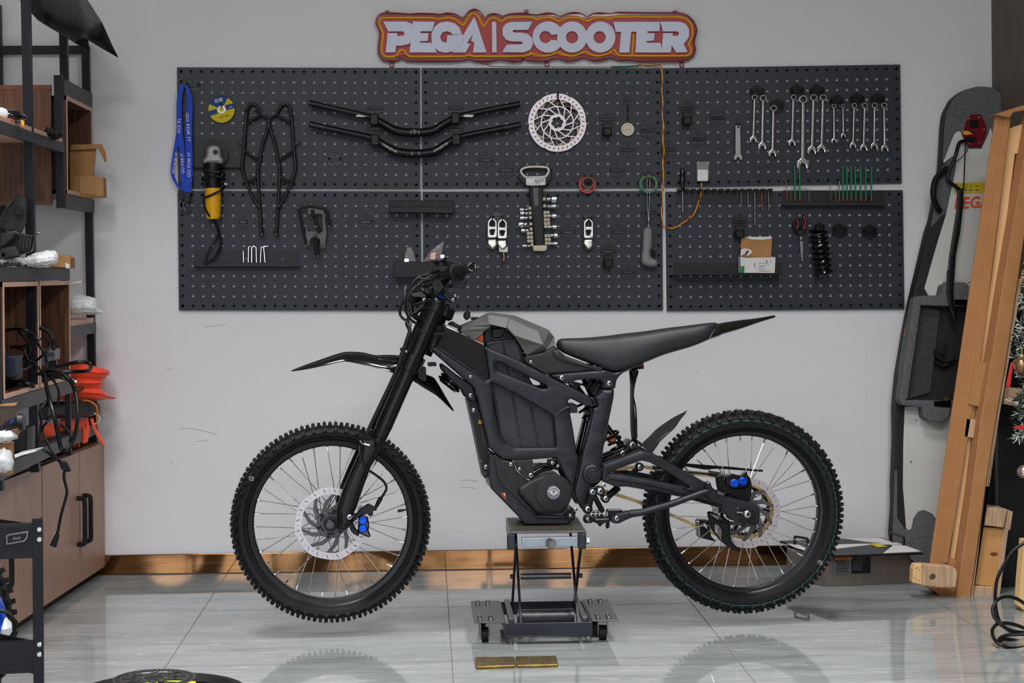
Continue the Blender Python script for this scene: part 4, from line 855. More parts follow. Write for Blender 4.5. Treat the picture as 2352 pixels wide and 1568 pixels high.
yl = ZS1([[125, 240], [150, 190], [230, 185], [560, 185], [870, 185], [940, 207], [1080, 180], [1180, 200], [1295, 297], [1345, 200], [1400, 130], [1450, 120], [1500, 165], [1575, 320], [1640, 210], [1700, 180], [1760, 190], [1815, 243], [1900, 185], [2150, 175], [2260, 185], [2320, 215]])+ZS2([[90, 207], [200, 180], [290, 185], [390, 240], [480, 190], [600, 178], [680, 188], [780, 240], [860, 190], [970, 175], [1080, 200], [1150, 175], [1400, 175], [2060, 175], [2150, 200], [2225, 280], [2240, 400], [2210, 500], [2175, 545], [2220, 610], [2215, 680], [2160, 712], [1700, 712], [1240, 710], [1180, 680], [1155, 620], [1060, 685], [960, 712], [860, 710], [745, 650], [640, 700], [560, 718], [460, 700], [365, 655], [280, 700], [180, 718], [60, 700], [-40, 660]])+ZS1([[2250, 678], [2150, 715], [1900, 720], [1420, 720], [1370, 697], [1320, 720], [900, 725], [560, 725], [510, 700], [475, 630], [410, 630], [390, 690], [330, 728], [220, 728], [170, 690], [160, 620], [185, 390], [130, 290]])
sign = T('shop_sign', 'red, yellow and white lettered shop sign mounted above the tool boards', 'sign', WALL.p(1232, 140))
O('backing', plate(WALL, ol, .028, .024, .006, r=7, seg=2), M_signdark, sign)
O('raised_face', plate(WALL, [(1232+(x-1232)*.992+(2 if x < 1232 else -2), 84+(y-84)*.84) for x, y in ol], .032, .006, .002, r=7), M_signred, sign)
O('outline_tube', ptube(WALL, [(x, y, .034) for x, y in fillet(yl, 5)], .0042, 8, closed=True), M_signyel, sign)
O('outline_tube', ptube(WALL, ZS2([[1420, 410, .034], [1400, 710, .034]]), .0042, 8), M_signyel, sign)
LT = [('P', ZS1([[180, 236], [500, 236], [570, 262], [600, 310], [605, 400], [590, 480], [540, 550], [450, 572], [362, 574], [352, 665], [215, 668], [240, 395], [378, 395], [378, 434], [455, 434], [478, 405], [455, 375], [250, 375]]), []),
      ('E', ZS1([[590, 236], [900, 240], [858, 372], [700, 375], [700, 395], [812, 398], [800, 508], [690, 512], [690, 528], [870, 530], [930, 668], [545, 668], [575, 380]]), []),
      ('G', ZS1([[1278, 420], [1240, 320], [1170, 260], [1080, 236], [970, 250], [890, 310], [850, 400], [850, 500], [880, 590], [960, 655], [1050, 672], [1150, 650], [1240, 590], [1290, 520], [1290, 422], [1068, 425], [1060, 520], [1040, 530], [990, 505], [975, 450], [1000, 395], [1060, 372], [1110, 385], [1145, 420]]), []),
      ('A', ZS1([[1440, 172], [1470, 225], [1618, 668], [1425, 668], [1440, 535], [1395, 500], [1425, 415], [1345, 535], [1395, 545], [1325, 668], [1135, 668], [1230, 520]]), []),
      ('bar', ZS1([[1685, 240], [1750, 240], [1757, 668], [1690, 668]]), []),
      ('S', ZS1([[2252, 240], [1960, 240], [1880, 265], [1832, 330], [1835, 420], [1880, 490], [1960, 515], [2090, 515], [2118, 535], [2090, 552], [1895, 555], [1828, 665], [2130, 668], [2220, 630], [2258, 560], [2250, 470], [2190, 410], [2100, 390], [2000, 390], [1975, 372], [1990, 355], [2190, 355]]), []),
      ('C', [ZS2(235+218*cos(a), 452+218*sin(a)) for a in [.42+i*(2*pi-.84)/40 for i in range(41)]]+ZS2([[345, 420], [285, 425]])[::1]+[ZS2(200+82*cos(a), 452+82*sin(a)) for a in [2*pi-.45-i*(2*pi-.9)/24 for i in range(25)]]+[ZS2(290, 492), ZS2(345, 492)], []),
      ('O', [ZS2(570+210*cos(2*pi*i/44), 452+217*sin(2*pi*i/44)) for i in range(44)], [[ZS2(568+82*cos(2*pi*i/30), 455+83*sin(2*pi*i/30)) for i in range(30)]]),
      ('O', [ZS2(960+210*cos(2*pi*i/44), 452+217*sin(2*pi*i/44)) for i in range(44)], [[ZS2(950+82*cos(2*pi*i/30), 455+83*sin(2*pi*i/30)) for i in range(30)]]),
      ('T', ZS2([[1140, 240], [1470, 240], [1470, 380], [1388, 380], [1362, 668], [1220, 668], [1245, 382], [1170, 382]]), []),
      ('E', ZS2([[1465, 240], [1790, 240], [1778, 372], [1610, 375], [1610, 392], [1715, 398], [1703, 505], [1598, 510], [1598, 526], [1800, 532], [1815, 668], [1445, 668]]), []),
      ('R', ZS2([[1790, 238], [2060, 238], [2145, 270], [2190, 340], [2192, 440], [2150, 510], [2115, 545], [2172, 665], [2010, 668], [1950, 570], [1935, 668], [1805, 668], [1828, 395], [1965, 395], [1962, 434], [2030, 434], [2052, 405], [2030, 375], [1825, 375]]), [])]
for i, (c, p, h) in enumerate(LT):
    O('white_letter', plate(WALL, p, .045+.0006*(i % 3), .012, .0015, holes=h, r=1.2, hr=0), M_signwht, sign)
for x, y0, y1 in ((900, 140, 156), (1256, 138, 154), (1566, 138, 156), (889, 24, 30), (1209, 22, 30), (1551, 24, 30)):
    O('mounting_tab', plate(WALL, [(x-5, y0), (x+5, y0), (x+5, y1-2), (x, y1), (x-5, y1-2)], .008, .006, .001, r=2), M_signdark, sign)
    if y0 > 100: O('tab_screw', disc(WALL, x, y1-6, 2, .01, .003, 12), M_steel, sign)
# ================================================================ wiring of the sign
M_wred = mat('red_wire', (170, 40, 24), .45); M_wyel = mat('yellow_wire', (240, 190, 20), .45); M_green = mat('green_tape', (24, 118, 92), .5, c2=(30, 128, 100))
def twist(path, r=.0017, R=.0026, pitch=.05):
    P = spline([WALL.p(*q) for q in path], 14); out = []
    L_ = 0; res = []
    for i, p in enumerate(P):
        if i: L_ += (p-P[i-1]).length
        t = (P[min(i+1, len(P)-1)]-P[max(0, i-1)]).normalized(); a = t.cross(V((0, 1, 0))).normalized(); w = 2*pi*L_/pitch
        o = a*cos(w)*R+V((0, 1, 0))*sin(w)*R; res.append((p+o, p-o))
    return MB().tube([a for a, b in res], r, 6), MB().tube([b for a, b in res], r, 6)
wr_ = [(1465, 151.5, .006), (1490, 150, .008), (1508, 150, .018), (1517, 152, .026), (1520, 165, .028), (1521, 200, .026), (1522, 260, .026), (1524, 320, .028), (1523, 400, .026), (1521, 460, .026), (1522, 515, .026), (1535, 523, .026), (1560, 518, .026), (1585, 500, .026), (1602, 475, .024), (1609, 445, .03), (1612, 420, .035)]
a_, b_ = twist(wr_, pitch=.09); tw = T('twisted_wire', 'twisted red and yellow wire running down between two boards to a white box', 'wire', WALL.p(1530, 520, .02))
O('red_strand', a_, M_wred, tw); O('yellow_strand', b_, M_wyel, tw)
O('thin_red_wire', ptube(WALL, [(1105, 146, .006), (1125, 150, .004), (1140, 152.5, .004), (1300, 153, .004), (1405, 153.5, .004)], .0008, 5, sm=3), M_wred, tw)
O('insulating_sleeve', ptube(WALL, [(1404, 153.5, .006), (1430, 153, .008), (1466, 151.5, .007)], .003, 8), M_green, tw)
t = T('switch_box', 'small white wireless switch box in a clear holder, wired to the shop sign', 'switch', WALL.p(1614, 418, .016))
O('box_body', plate(WALL, ZN_([[400, 975], [495, 975], [495, 1082], [400, 1082]]) if 0 else [(1602, 389), (1626.5, 389), (1626.5, 416), (1602, 416)], .045, .02, .003, r=3, seg=2), M_white, t)
M_clear = mat('clear_plastic', (200, 200, 200), .15, alpha=.3, trans=0)
O('clear_holder', plate(WALL, [(1601, 371), (1628, 371), (1629, 412), (1601, 412)], .03, .012, .001), M_clear, t)
O('slot', plate(WALL, [(1605, 375), (1609, 373), (1609, 377)], .0305, .001, .0002), M_copper, t); O('slot', plate(WALL, [(1616, 375), (1620, 373), (1620, 377)], .0305, .001, .0002), M_copper, t)
# ================================================================ hooks in the boards
M_hook = mat('hook_black_steel', (16, 16, 19), .45, .1, c2=(21, 21, 25), scale=40); M_hookg = mat('hook_gloss_black', (10, 10, 12), .22, c2=(14, 14, 16))
PO = GAP+.0005
def hook(cx, cy, label, style='bar', s=1.0, group=None):
    t = T('board_hook', label, 'tool hook', WALL.p(cx, cy, PO), group or 'hexagonal hooks clipped into the tool boards')
    g = M_hookg if style == 'gloss' else M_hook; w = 17*s*(.55 if style == 'narrow' else 1); h = 18.5*s
    hexa = [(cx-w, cy-h*.5), (cx, cy-h), (cx+w, cy-h*.5), (cx+w, cy+h*.5), (cx, cy+h), (cx-w, cy+h*.5)]
    O('mounting_plate', plate(WALL, hexa, PO+.002, .0018, .0005, holes=[[(cx-2, cy+h*.6), (cx+2, cy+h*.6), (cx+2, cy+h*.8), (cx-2, cy+h*.8)]], hr=0), M_panel if style in ('bar', 'narrow') else g, t, bev=0)
    O('cross_bar', plate(WALL, [(cx-w, cy-h*.24), (cx+w, cy-h*.24), (cx+w, cy+h*.1), (cx-w, cy+h*.1)], PO+.006, .005, .001), g, t)
    O('recess', plate(WALL, [(cx-w*.65, cy-h*.18), (cx+w*.65, cy-h*.18), (cx+w*.6, cy+h*.16), (cx-w*.6, cy+h*.16)], PO+.0075, .003, .001, r=1), M_hookg, t)
    O('clip_tab', plate(WALL, [(cx-2.2, cy-h*.72), (cx+2.2, cy-h*.72), (cx+2.2, cy-h*.5), (cx-2.2, cy-h*.5)], PO+.005, .003, .0006), g, t)
    if style == 'gloss':
        for dx in (-w*.75, w*.75): O('prong', ptube(WALL, [(cx+dx, cy-h*.1, PO+.006), (cx+dx, cy-h*.12, .045), (cx+dx, cy-h*.42, .048)], .0022, 8), g, t)
    if style == 'block':
        O('cradle_arm', plate(WALL, [(cx-w*.55, cy+h*.4), (cx+w*.6, cy+h*.4), (cx+w*.6, cy+h*1.05), (cx-w*.5, cy+h*1.05)], PO+.012, .01, .002), g, t)
        O('rubber_block', plate(WALL, [(cx-w*.55, cy+h*.95), (cx+w*.65, cy+h*.95), (cx+w*.65, cy+h*1.95), (cx-w*.5, cy+h*1.95)], PO+.05, .046, .004, r=2), M_black, t)
    return t
for (x, y, st, lb) in ((1116.4, 368, 'bar', 'empty hexagonal hook below the handlebars, left of its twin beside the socket holder handle'), (1163, 391.5, 'bar', 'empty hexagonal hook just beside the socket holder handle'),
    (768.5, 368, 'gloss', 'glossy black hexagonal hook beside the black tubular rack bars'), (840, 510, 'bar', 'empty hexagonal hook between the grey steel bracket and the closed box shelf'), (558.6, 510, 'narrow', 'narrow small hook beside the yellow grinder grip'),
    (1487, 300.5, 'bar', 'empty hexagonal hook beside the round wooden medal'), (1441.5, 345, 'bar', 'empty hexagonal hook right below the round wooden medal'), (1417.7, 391.5, 'bar', 'empty hexagonal hook between the red and the green tape rolls'), (1535, 344, 'bar', 'hexagonal hook that crosses the gap and the twisted wire'),
    (1305, 533.5, 'bar', 'empty hexagonal hook between the socket holder and the single foot peg'), (1420.4, 533.5, 'bar', 'empty hexagonal hook between the single foot peg and the grey hand tool'), (1443.7, 625.3, 'bar', 'lowest empty hexagonal hook, below the black rubber block'),
    (1490, 488.6, 'bar', 'hexagonal hook behind the wire loop of the grey hand tool'), (1394.7, 275, 'block', 'hook with a black rubber block between the silver disc and the medal'), (1397, 578, 'block', 'hook with a black rubber block below the single foot peg'),
    (1578.6, 249.7, 'block', 'hook with a black rubber block near the top of the board beside the spanners'), (1699, 510, 'block', 'hook with a black rubber block behind the torn cardboard screw box'),
    (1648.5, 271.4, 'bar', 'empty hexagonal hook above the flat grey spanner'), (1602.8, 319.8, 'bar', 'empty hexagonal hook straight above the white switch box'), (1929, 530.5, 'gloss', 'glossy black hexagonal hook beside the black coil spring'), (1997.5, 533, 'gloss', 'glossy hexagonal hook farthest from the coil spring'),
    (442.5, 197, 'gloss', 'glossy black hook carrying the blue lanyards'), (861.6, 248.4, 'bar', 'upper hook holding the handlebars near the rack bars'), (861.6, 296, 'bar', 'lower hook holding the handlebars near the rack bars'), (1046, 248, 'bar', 'upper hook holding the handlebars near the silver disc'), (1046, 299, 'bar', 'lower hook holding the handlebars near the silver disc')):
    hook(x, y, lb, st)
def tray(px0, px1, y0, y1, label, lip, depth, name='board_shelf', ends=False):
    """steel shelf: back flange and projecting channel"""
    t = T(name, label, 'shelf', WALL.p((px0+px1)/2, y1, PO))
    O('back_flange', plate(WALL, [(px0+3, y0), (px1-3, y0+(0)), (px1-3, y1), (px0+3, y1)], PO+.002, .0018, .0005), M_hook, t)
    a = WALL.p(px0, y1-lip, PO+depth); b = WALL.p(px1, y1-lip, PO+depth); h = (WALL.p(px0, y1, PO+depth)-a).length
    m = MB(); m.prism([a, b, b-V((0, 0, h)), a-V((0, 0, h))], (0, .0015, 0)); m.prism([a-V((0, 0, h)), b-V((0, 0, h)), b-V((0, -depth, h)), a-V((0, -depth, h))], (0, 0, .0015))
    O('shelf_channel', m, M_hook, t, smooth=False)
    for f_ in (.18, .5, .84): x = px0+(px1-px0)*f_; O('keyhole', plate(WALL, [(x-2, (y0+y1)/2-3), (x+2, (y0+y1)/2-3), (x+2, (y0+y1)/2+3), (x-2, (y0+y1)/2+3)], PO+.0026, .0006, .0001), M_hookg, t, smooth=False)
    return t
ZA = Z(380, 130, 4.479); ZB = Z(380, 420, 4.9); ZG = Z(820, 140, 4.6125); ZJ = Z(820, 420, 4.6125); ZK = Z(1160, 190, 5.88); ZM = Z(1080, 360, 4.9); ZN = Z(1500, 140, 3.92); ZP = Z(1500, 380, 3.92)
ZL = Z(390, 180, 4.9); ZQ = Z(440, 310, 5.226); ZR = Z(440, 200, 15.68)
tray(444, 688, 576, 613, 'long narrow steel tray holding six small hex keys', 9, .03)
tray(1546, 1798, 604, 632, 'long narrow steel tray under the torn cardboard screw box', 3, .075)
tray(1795, 2034, 437, 473, 'long steel tray holding the green rods and drill bits', 9, .03)
tb_ = tray(1551, 1778, 436, 468, 'slotted steel tool holder with the screwdriver and hanging hex keys', 1, .001)
for k in range(14): O('slot_tooth', plate(WALL, [(1556+16*k, 433), (1567+16*k, 433), (1567+16*k, 439), (1556+16*k, 439)], PO+.032, .03, .0008), M_hookg, tb_)
tray(440, 560, 318, 386, 'dark steel plate shelf behind the angle grinder head', 1, .02)
t = T('board_box_shelf', 'closed dark box shelf bridging the gap above the plastic bags', 'shelf', WALL.p(968, 488, PO))
O('box_front', plate(WALL, ZJ([[345, 250], [1025, 250], [1025, 322], [340, 312]]), PO+.07, .068, .002), M_panelk, t); O('box_lid', plate(WALL, ZJ([[345, 185], [1025, 185], [1025, 255], [343, 255]]), PO+.012, .011, .002), M_panelk, t)
for x in (525, 845): O('keyhole', plate(WALL, ZJ([[x-9, 245], [x, 225], [x+9, 245]]), PO+.0135, .0014, .0002), M_hookg, t)
t = T('board_box_shelf', 'open topped dark steel box holding the clear plastic bags', 'shelf', WALL.p(980, 637, PO))
O('box_front', plate(WALL, ZJ([[396, 835], [1010, 835], [1010, 1002], [396, 998]]), PO+.085, .003, .001), M_panelk, t)
m = MB(); a = WALL.p(*ZJ(396, 998), PO+.082); b = WALL.p(*ZJ(1010, 998), PO+.082); m.prism([a, b, b+V((0, .08, 0)), a+V((0, .08, 0))], (0, 0, .002)); a2 = WALL.p(*ZJ(396, 835), PO+.082); m.prism([a, a2, a2+V((0, .08, 0)), a+V((0, .08, 0))], (.002, 0, 0)); O('box_side', m, M_panelk, t, smooth=False)
# ---------------------------------------------------------------- lanyards
M_lan = mat('blue_lanyard', (10, 62, 190), .6, c2=(14, 72, 205), scale=60, bump=.3, bscale=1500)
def ribbon(path, w, mb=None, tw=0, twf=0):
    """flat strap: (px,py,off,[width px]) with real thickness"""
    P = [WALL.p(*q[:3]) for q in path]; ws = [(q[3] if len(q) > 3 else w)/617/2 for q in path]; S = spline(P, 5); k = len(P)-1; m = mb or MB(); vs = []
    for i, p in enumerate(S):
        t = i/5; j = min(int(t), k-1); u = t-j; ww = ws[j]*(1-u)+ws[j+1]*u; d = (S[min(i+1, len(S)-1)]-S[max(0, i-1)]).normalized(); sd = d.cross(V((0, 1, 0))).normalized()
        an = tw+twf*sin(i*.35); sd2 = sd*cos(an)+V((0, 1, 0))*sin(an); nn = d.cross(sd2)*.0006
        vs += [p-sd2*ww-nn, p+sd2*ww-nn, p+sd2*ww+nn, p-sd2*ww+nn]
    n = len(S); return m.add(vs, [(4*i+j, 4*i+(j+1) % 4, 4*i+4+(j+1) % 4, 4*i+4+j) for i in range(n-1) for j in range(4)]+[(0, 1, 2, 3), (4*n-4, 4*n-3, 4*n-2, 4*n-1)])
for nm, path, txt in (('outermost blue lanyard, hanging loose past the edge of the board', [(418, 196, .04, 9), (412, 225, .035, 9), (410, 300, .03, 10), (402, 350, .03, 9), (396, 395, .03, 8), (404, 420, .03, 6), (417, 437, .03, 5)], [(402, 374, 42, 1.36)]),
                     ('blue lanyard hanging straight down on the hook, lettered upwards', [(419, 194, .042, 9), (412, 230, .04, 12), (413, 300, .038, 13), (420, 360, .036, 12), (421, 410, .036, 12), (426, 440, .036, 10)], [(412, 275, 56, 1.5), (419, 375, 40, 1.62)]),
                     ('front blue lanyard hanging from the hook, ending in a wide sewn strap', [(428, 196, .046, 6), (436, 230, .046, 12), (433, 300, .046, 16), (435, 380, .046, 15), (430, 443, .044, 17)], [(432, 292, 58, -1.52), (434, 378, 50, 1.55)])):
    t = T('lanyard', nm, 'lanyard', WALL.p(path[-1][0], path[-1][1]+50, .03), 'blue lanyards on the board')
    O('hanging_strap', ribbon(path, 12), M_lan, t)
    for (x, y, L_, rt) in txt:
        O('strap_lettering', text(WALL, 'GO FOR IT', x, y, 6.6, path[2][2]+.0012, rot=rt, depth=.0003, sx=L_/40), M_white, t)
    O('buckle', plate(WALL, [(path[-1][0]-7, path[-1][1]-2), (path[-1][0]+7, path[-1][1]-2), (path[-1][0]+6, path[-1][1]+22), (path[-1][0]-5, path[-1][1]+22)], path[-1][2]+.004, .01, .002, r=2), M_black, t)
    O('swivel_hook', ptube(WALL, [(path[-1][0], path[-1][1]+20, path[-1][2]), (path[-1][0]-5, path[-1][1]+32, path[-1][2]), (path[-1][0], path[-1][1]+44, path[-1][2]), (path[-1][0]+5, path[-1][1]+34, path[-1][2]), (path[-1][0]+1, path[-1][1]+24, path[-1][2])], .0028, 6, sm=3), M_hookg, t)
# ---------------------------------------------------------------- cutting disc
M_cdy = mat('cutting_disc_yellow', (206, 184, 16), .7, c2=(216, 194, 22), scale=60); M_cdb = mat('cutting_disc_blue', (14, 64, 128), .7)
t = T('cutting_disc', 'round yellow and blue grinder cutting disc hung above the angle grinder', 'cutting disc', WALL.p(508.5, 282, .02)); cc = (508.8, 251.5)
O('abrasive_body', disc(WALL, *cc, 31.3, .022, .003, 48), M_black, t)
def sector(a0, a1, r0, r1, off, n=14): return plate(WALL, [(cc[0]+r1*cos(a0+(a1-a0)*i/n), cc[1]+r1*sin(a0+(a1-a0)*i/n)) for i in range(n+1)]+[(cc[0]+r0*cos(a1-(a1-a0)*i/n), cc[1]+r0*sin(a1-(a1-a0)*i/n)) for i in range(n+1)], off, .0006, .0001)
O('paper_face', disc(WALL, *cc, 30.4, .0226, .0005, 48), M_cdy, t)
O('blue_field', sector(-pi+.42, -1.08, 5, 30.4, .0232), M_cdb, t)
O('blue_band', plate(WALL, ZR([[1200, 655], [1500, 580], [1545, 640], [1560, 750], [1260, 835]]), .0232, .0006, .0001), M_cdb, t); O('blue_band', plate(WALL, ZR([[605, 865], [900, 785], [935, 960], [655, 1035]]), .0232, .0006, .0001), M_cdb, t)
O('metal_ring', MB().lathe(WALL.p(*cc, .0238), WALL.n, [(.008, -.004), (.0148, -.004), (.0148, .0005), (.008, .0005)], 32, closed=True), M_steel, t)
O('print', text(WALL, '加豪', *ZR(975, 480), 7, .0235, rot=.2, depth=.0003), M_white, t); O('print', text(WALL, '100x6x16MM', *ZR(1150, 1065), 3, .0232, rot=.22, depth=.0003), M_black, t); O('print', text(WALL, 'OO', *ZR(1420, 720), 3, .0237, rot=.22, depth=.0003), M_white, t)
O('hanging_peg', ptube(WALL, [(506.5, 232, .016), (506.5, 236, .035), (508, 246, .036)], .0022, 8), M_hookg, t)
# ---------------------------------------------------------------- angle grinder
M_gy = mat('grinder_yellow', (232, 168, 8), .45, c2=(240, 178, 16), scale=20); M_cast = mat('cast_aluminium', (150, 148, 142), .5, .4, c2=(164, 162, 156), scale=60)
t = T('angle_grinder', 'yellow and black angle grinder with cast metal head, cord wrapped round it', 'angle grinder', WALL.p(490, 505, .05))
O('disc_blade', MB().lathe(WALL.p(*ZQ(275, 225), .03), WALL.n, [(0, 0), (.051, 0), (.051, .003), (0, .003)], 48), M_panelk, t)
hd_ = plate(WALL, ZQ([[180, 160], [215, 125], [270, 115], [320, 130], [345, 170], [352, 270], [375, 275], [375, 345], [135, 345], [135, 285], [165, 265]]), .085, .05, .012, r=5, seg=4); O('gear_head', hd_, M_cast, t)
O('spindle_lock', MB().lathe(WALL.p(*ZQ(288, 205), .085), WALL.n, [(.0095, -.003), (.0095, .003), (0, .003)], 20), M_black, t)
def col_(pts, off):
    """round body standing in the board plane: (px, py, radius px)"""
    P = [WALL.p(x, y, off) for x, y, r in pts]; return MB().tube(P, [r/617 for x, y, r in pts], 28)
O('motor_housing', col_([(488.7, 374, 21), (488.7, 390, 22), (489, 405, 19), (489.5, 432, 18)], .055), M_black, t)
O('yellow_grip', col_([(489.5, 431, 17.5), (489.5, 450, 18), (489.5, 470, 17.7), (489.5, 497, 16.5), (489.5, 503, 13)], .055), M_gy, t)
for pth in ([[125, 400, .08], [200, 430, .09], [330, 445, .09], [395, 470, .07], [380, 500, .05]], [[130, 520, .06], [200, 500, .09], [300, 495, .09], [380, 510, .085], [395, 540, .06]], [[140, 545, .06], [130, 530, .05], [200, 505, .04], [400, 510, .04]], [[160, 745, .06], [200, 735, .088], [300, 690, .09], [360, 660, .085], [400, 620, .06]], [[150, 740, .06], [145, 800, .07], [170, 900, .09], [240, 1000, .07], [300, 1080, .05], [325, 1180, .04]]):
    O('cord_turn', ptube(WALL, [(*ZQ(a, b), c) for a, b, c in pth], .0042, 8, sm=4), M_cable, t)
O('power_cord', ptube(WALL, [(*ZQ(325, 1180), .04), (*ZQ(350, 1260), .035), (*ZQ(345, 1340), .035), (*ZQ(290, 1450), .04), (*ZQ(190, 1540), .05), (*ZQ(150, 1510), .045), (*ZQ(200, 1390), .038), (*ZQ(280, 1270), .035), (*ZQ(325, 1190), .036)], .0042, 8, sm=5), M_cable, t)
O('mains_plug', plate(WALL, ZQ([[385, 570], [435, 575], [430, 605], [390, 600]]), .08, .02, .002, r=2), M_steel, t)
# ---------------------------------------------------------------- tubular rack side frames
M_tubek = mat('black_tube_frame', (10, 10, 11), .45, c2=(14, 14, 16))
def rack(cx, s_, label):
    """s_=1: mirrored drawing about x = cx"""
    def q(pts, off=.035): return [(cx+s_*(x-cx) if s_ < 0 else x, y, off) for x, y in pts]
    A = lambda l: ZA([list(v) for v in l])
    t = T('rack_side_frame', label, 'frame part', WALL.p(600, 540, .02), 'black tubular side frames')
    m = ptube(WALL, q(A([[880, 485], [840, 540], [825, 700], [810, 900], [790, 1160], [850, 1320]])+ZB([[900, -20], [990, 170], [1060, 300], [1070, 420], [1080, 560]])), .0062, 10, sm=3)
    ptube(WALL, q(A([[880, 485], [930, 500], [990, 590], [1060, 640], [1060, 700], [1000, 900], [975, 1040], [950, 1150], [955, 1300]])+ZB([[1050, 100], [1055, 300]])), .0062, 10, sm=3, mb=m)
    for a, b in (((845, 680), (1000, 590)), ((820, 975), (950, 1060)), ((855, 1285), (945, 1235))): ptube(WALL, q(A([a, b])), .0058, 8, mb=m)
    O('tube_loop', m, M_tubek, t); O('foot_bush', plate(WALL, [(x, y) for x, y, o in q(ZB([[1055, 550], [1105, 550], [1110, 600], [1060, 605]]))], .045, .02, .003, r=2), M_tubek, t)
    O('mounting_lug', plate(WALL, [(x, y) for x, y, o in q(A([[735, 870], [815, 860], [815, 930], [760, 900]]))], .034, .006, .001, r=2), M_tubek, t)
    return t
rack(617.5, 1, 'black welded tube frame nearer the grinder, hung on the boards'); rack(617.3, -1, 'black welded tube frame nearer the handlebars, crossing its twin')
for x in (577, 651): hook(x, 258, 'hook behind the top of the tube frame '+('nearer the grinder' if x < 600 else 'nearer the handlebars'), 'gloss', .8)
# ---------------------------------------------------------------- handlebars hung on the boards
M_bar = mat('handlebar_black', (10, 10, 11), .28, .2, c2=(13, 13, 14))
def hbar_(path, label, decor):
    t = T('spare_handlebar', label, 'handlebar', WALL.p(952, 340, .03), 'spare handlebars on the board')
    P = [WALL.p(x, y, .06) for x, y, r in path]; S = spline(P, 8); R_ = []
    for i in range(len(S)):
        u = i/8; j = min(int(u), len(path)-2); v = u-j; R_.append((path[j][2]*(1-v)+path[j+1][2]*v)/617*.99)
    O('bar_tube', MB().tube(S, R_, 24), M_bar, t)
    for x, y, w, rt in decor:
        c = (x, y)
        if isinstance(w, str): O('bar_lettering', text(WALL, w, x, y, 5, .0785, rot=rt, depth=.0004), M_white, t)
        else: O('bar_band', plate(WALL, [(x-w, y-4), (x+w, y-4), (x+w, y+4), (x-w, y+4)], .0775, .001, .0002), M_greyt, t)
    return t
b1 = hbar_([(710, 236, 6.8), (780, 252, 6.8), (845, 267, 6.9), (862, 274, 8), (885, 287, 9), (911, 300, 9.7), (952, 304.5, 9.7), (993, 300, 9.7), (1016, 287, 9), (1040, 273, 8), (1060, 266, 6.9), (1125, 252, 6.8), (1195, 238.5, 6.8)], 'upper black motorcycle handlebar of the pair hung on the boards', [(944, 303, 2, 0), (962, 303, 2, 0)])
O('bar_lettering', ptube(WALL, ZG([[592, 735, .0785], [600, 755, .0785], [610, 768, .0785], [622, 755, .0785], [630, 735, .0785], [620, 728, .0785], [610, 745, .0785], [600, 728, .0785], [592, 735, .0785]]), .0009, 5), M_white, b1)
for x, y, r_ in ((828, 264.5, -.26), (1075, 265, .26)): O('bar_logo', plate(WALL, [(x-12, y+3*(1 if r_ < 0 else 1)), (x-6, y-2), (x+14, y-(1 if r_ > 0 else -3)), (x+9, y+4)], .0725, .001, .0002), M_white, b1)
b2 = hbar_([(711, 285, 6.8), (780, 300, 6.8), (845, 314, 6.9), (862, 321, 8), (885, 335, 9), (911, 348, 9.7), (954, 352.5, 9.7), (995, 348.5, 9.7), (1018, 335, 9), (1041, 321, 8), (1060, 313, 6.9), (1130, 299, 6.8), (1196, 286, 6.8)], 'lower black motorcycle handlebar with white lettering', [(895, 340, 'CHAGJOUR', -.52), (1012, 338, 'CHAGJOUR', .55), (946, 352, 2, 0), (963, 352, 2, 0)])
for k in range(6):
    for x0, y0, dy in ((715, 286, 1.2), (1162, 293, -1.2)): O('bar_scale_mark', plate(WALL, [(x0+k*5.5, y0+k*dy-3.5), (x0+k*5.5+1, y0+k*dy-3.5), (x0+k*5.5+1, y0+k*dy+3.5), (x0+k*5.5, y0+k*dy+3.5)], .0718, .001, .0002), M_greyt, b2)
for i, (x, y) in enumerate(((859, 274), (1046, 271), (861, 321), (1048, 320))):
    tag(O('bar_holder', plate(WALL, [(x-10, y-10), (x-7, y-13), (x+7, y-13), (x+10, y-10), (x+10, y+10), (x+7, y+13), (x-7, y+13), (x-10, y+10)], .085, .06, .004), M_black), ['black rubber holder clasping the upper handlebar near the rack bars', 'black rubber holder clasping the upper handlebar near the silver disc', 'black rubber holder clasping the lower lettered handlebar near the rack bars', 'black rubber holder clasping the lower lettered handlebar near the silver disc'][i], 'holder', 'rubber holders of the handlebars')
# ---------------------------------------------------------------- hung brake disc
t = T('spare_brake_disc', 'large silver slotted brake disc hanging on the upper board', 'brake disc', WALL.p(1280, 348, .02)); dc = (1280, 281.5)
n_ = 84
def wav(r, a): return r*(1-.03*max(0, cos(6*a+.55))**14)
for off_, thk, mt_ in ((.030, .0022, M_disc),):
    O('outer_ring', plate(WALL, [(dc[0]+wav(67, 2*pi*i/n_)*cos(2*pi*i/n_), dc[1]+wav(67, 2*pi*i/n_)*sin(2*pi*i/n_)) for i in range(n_)], off_, thk, .0004, holes=[circ(*dc, 53, 60)], hr=0), mt_, t)
O('hub_ring', plate(WALL, circ(*dc, 20, 40), .030, .0022, .0004, holes=[circ(*dc, 13.5, 30)], hr=0), M_disc, t)
O('middle_ring', plate(WALL, circ(*dc, 38.5, 60), .0285, .0022, .0004, holes=[circ(*dc, 35.5, 60)], hr=0), M_disc, t)
M_beige = mat('beige_inner_disc', (206, 182, 146), .5, .2)
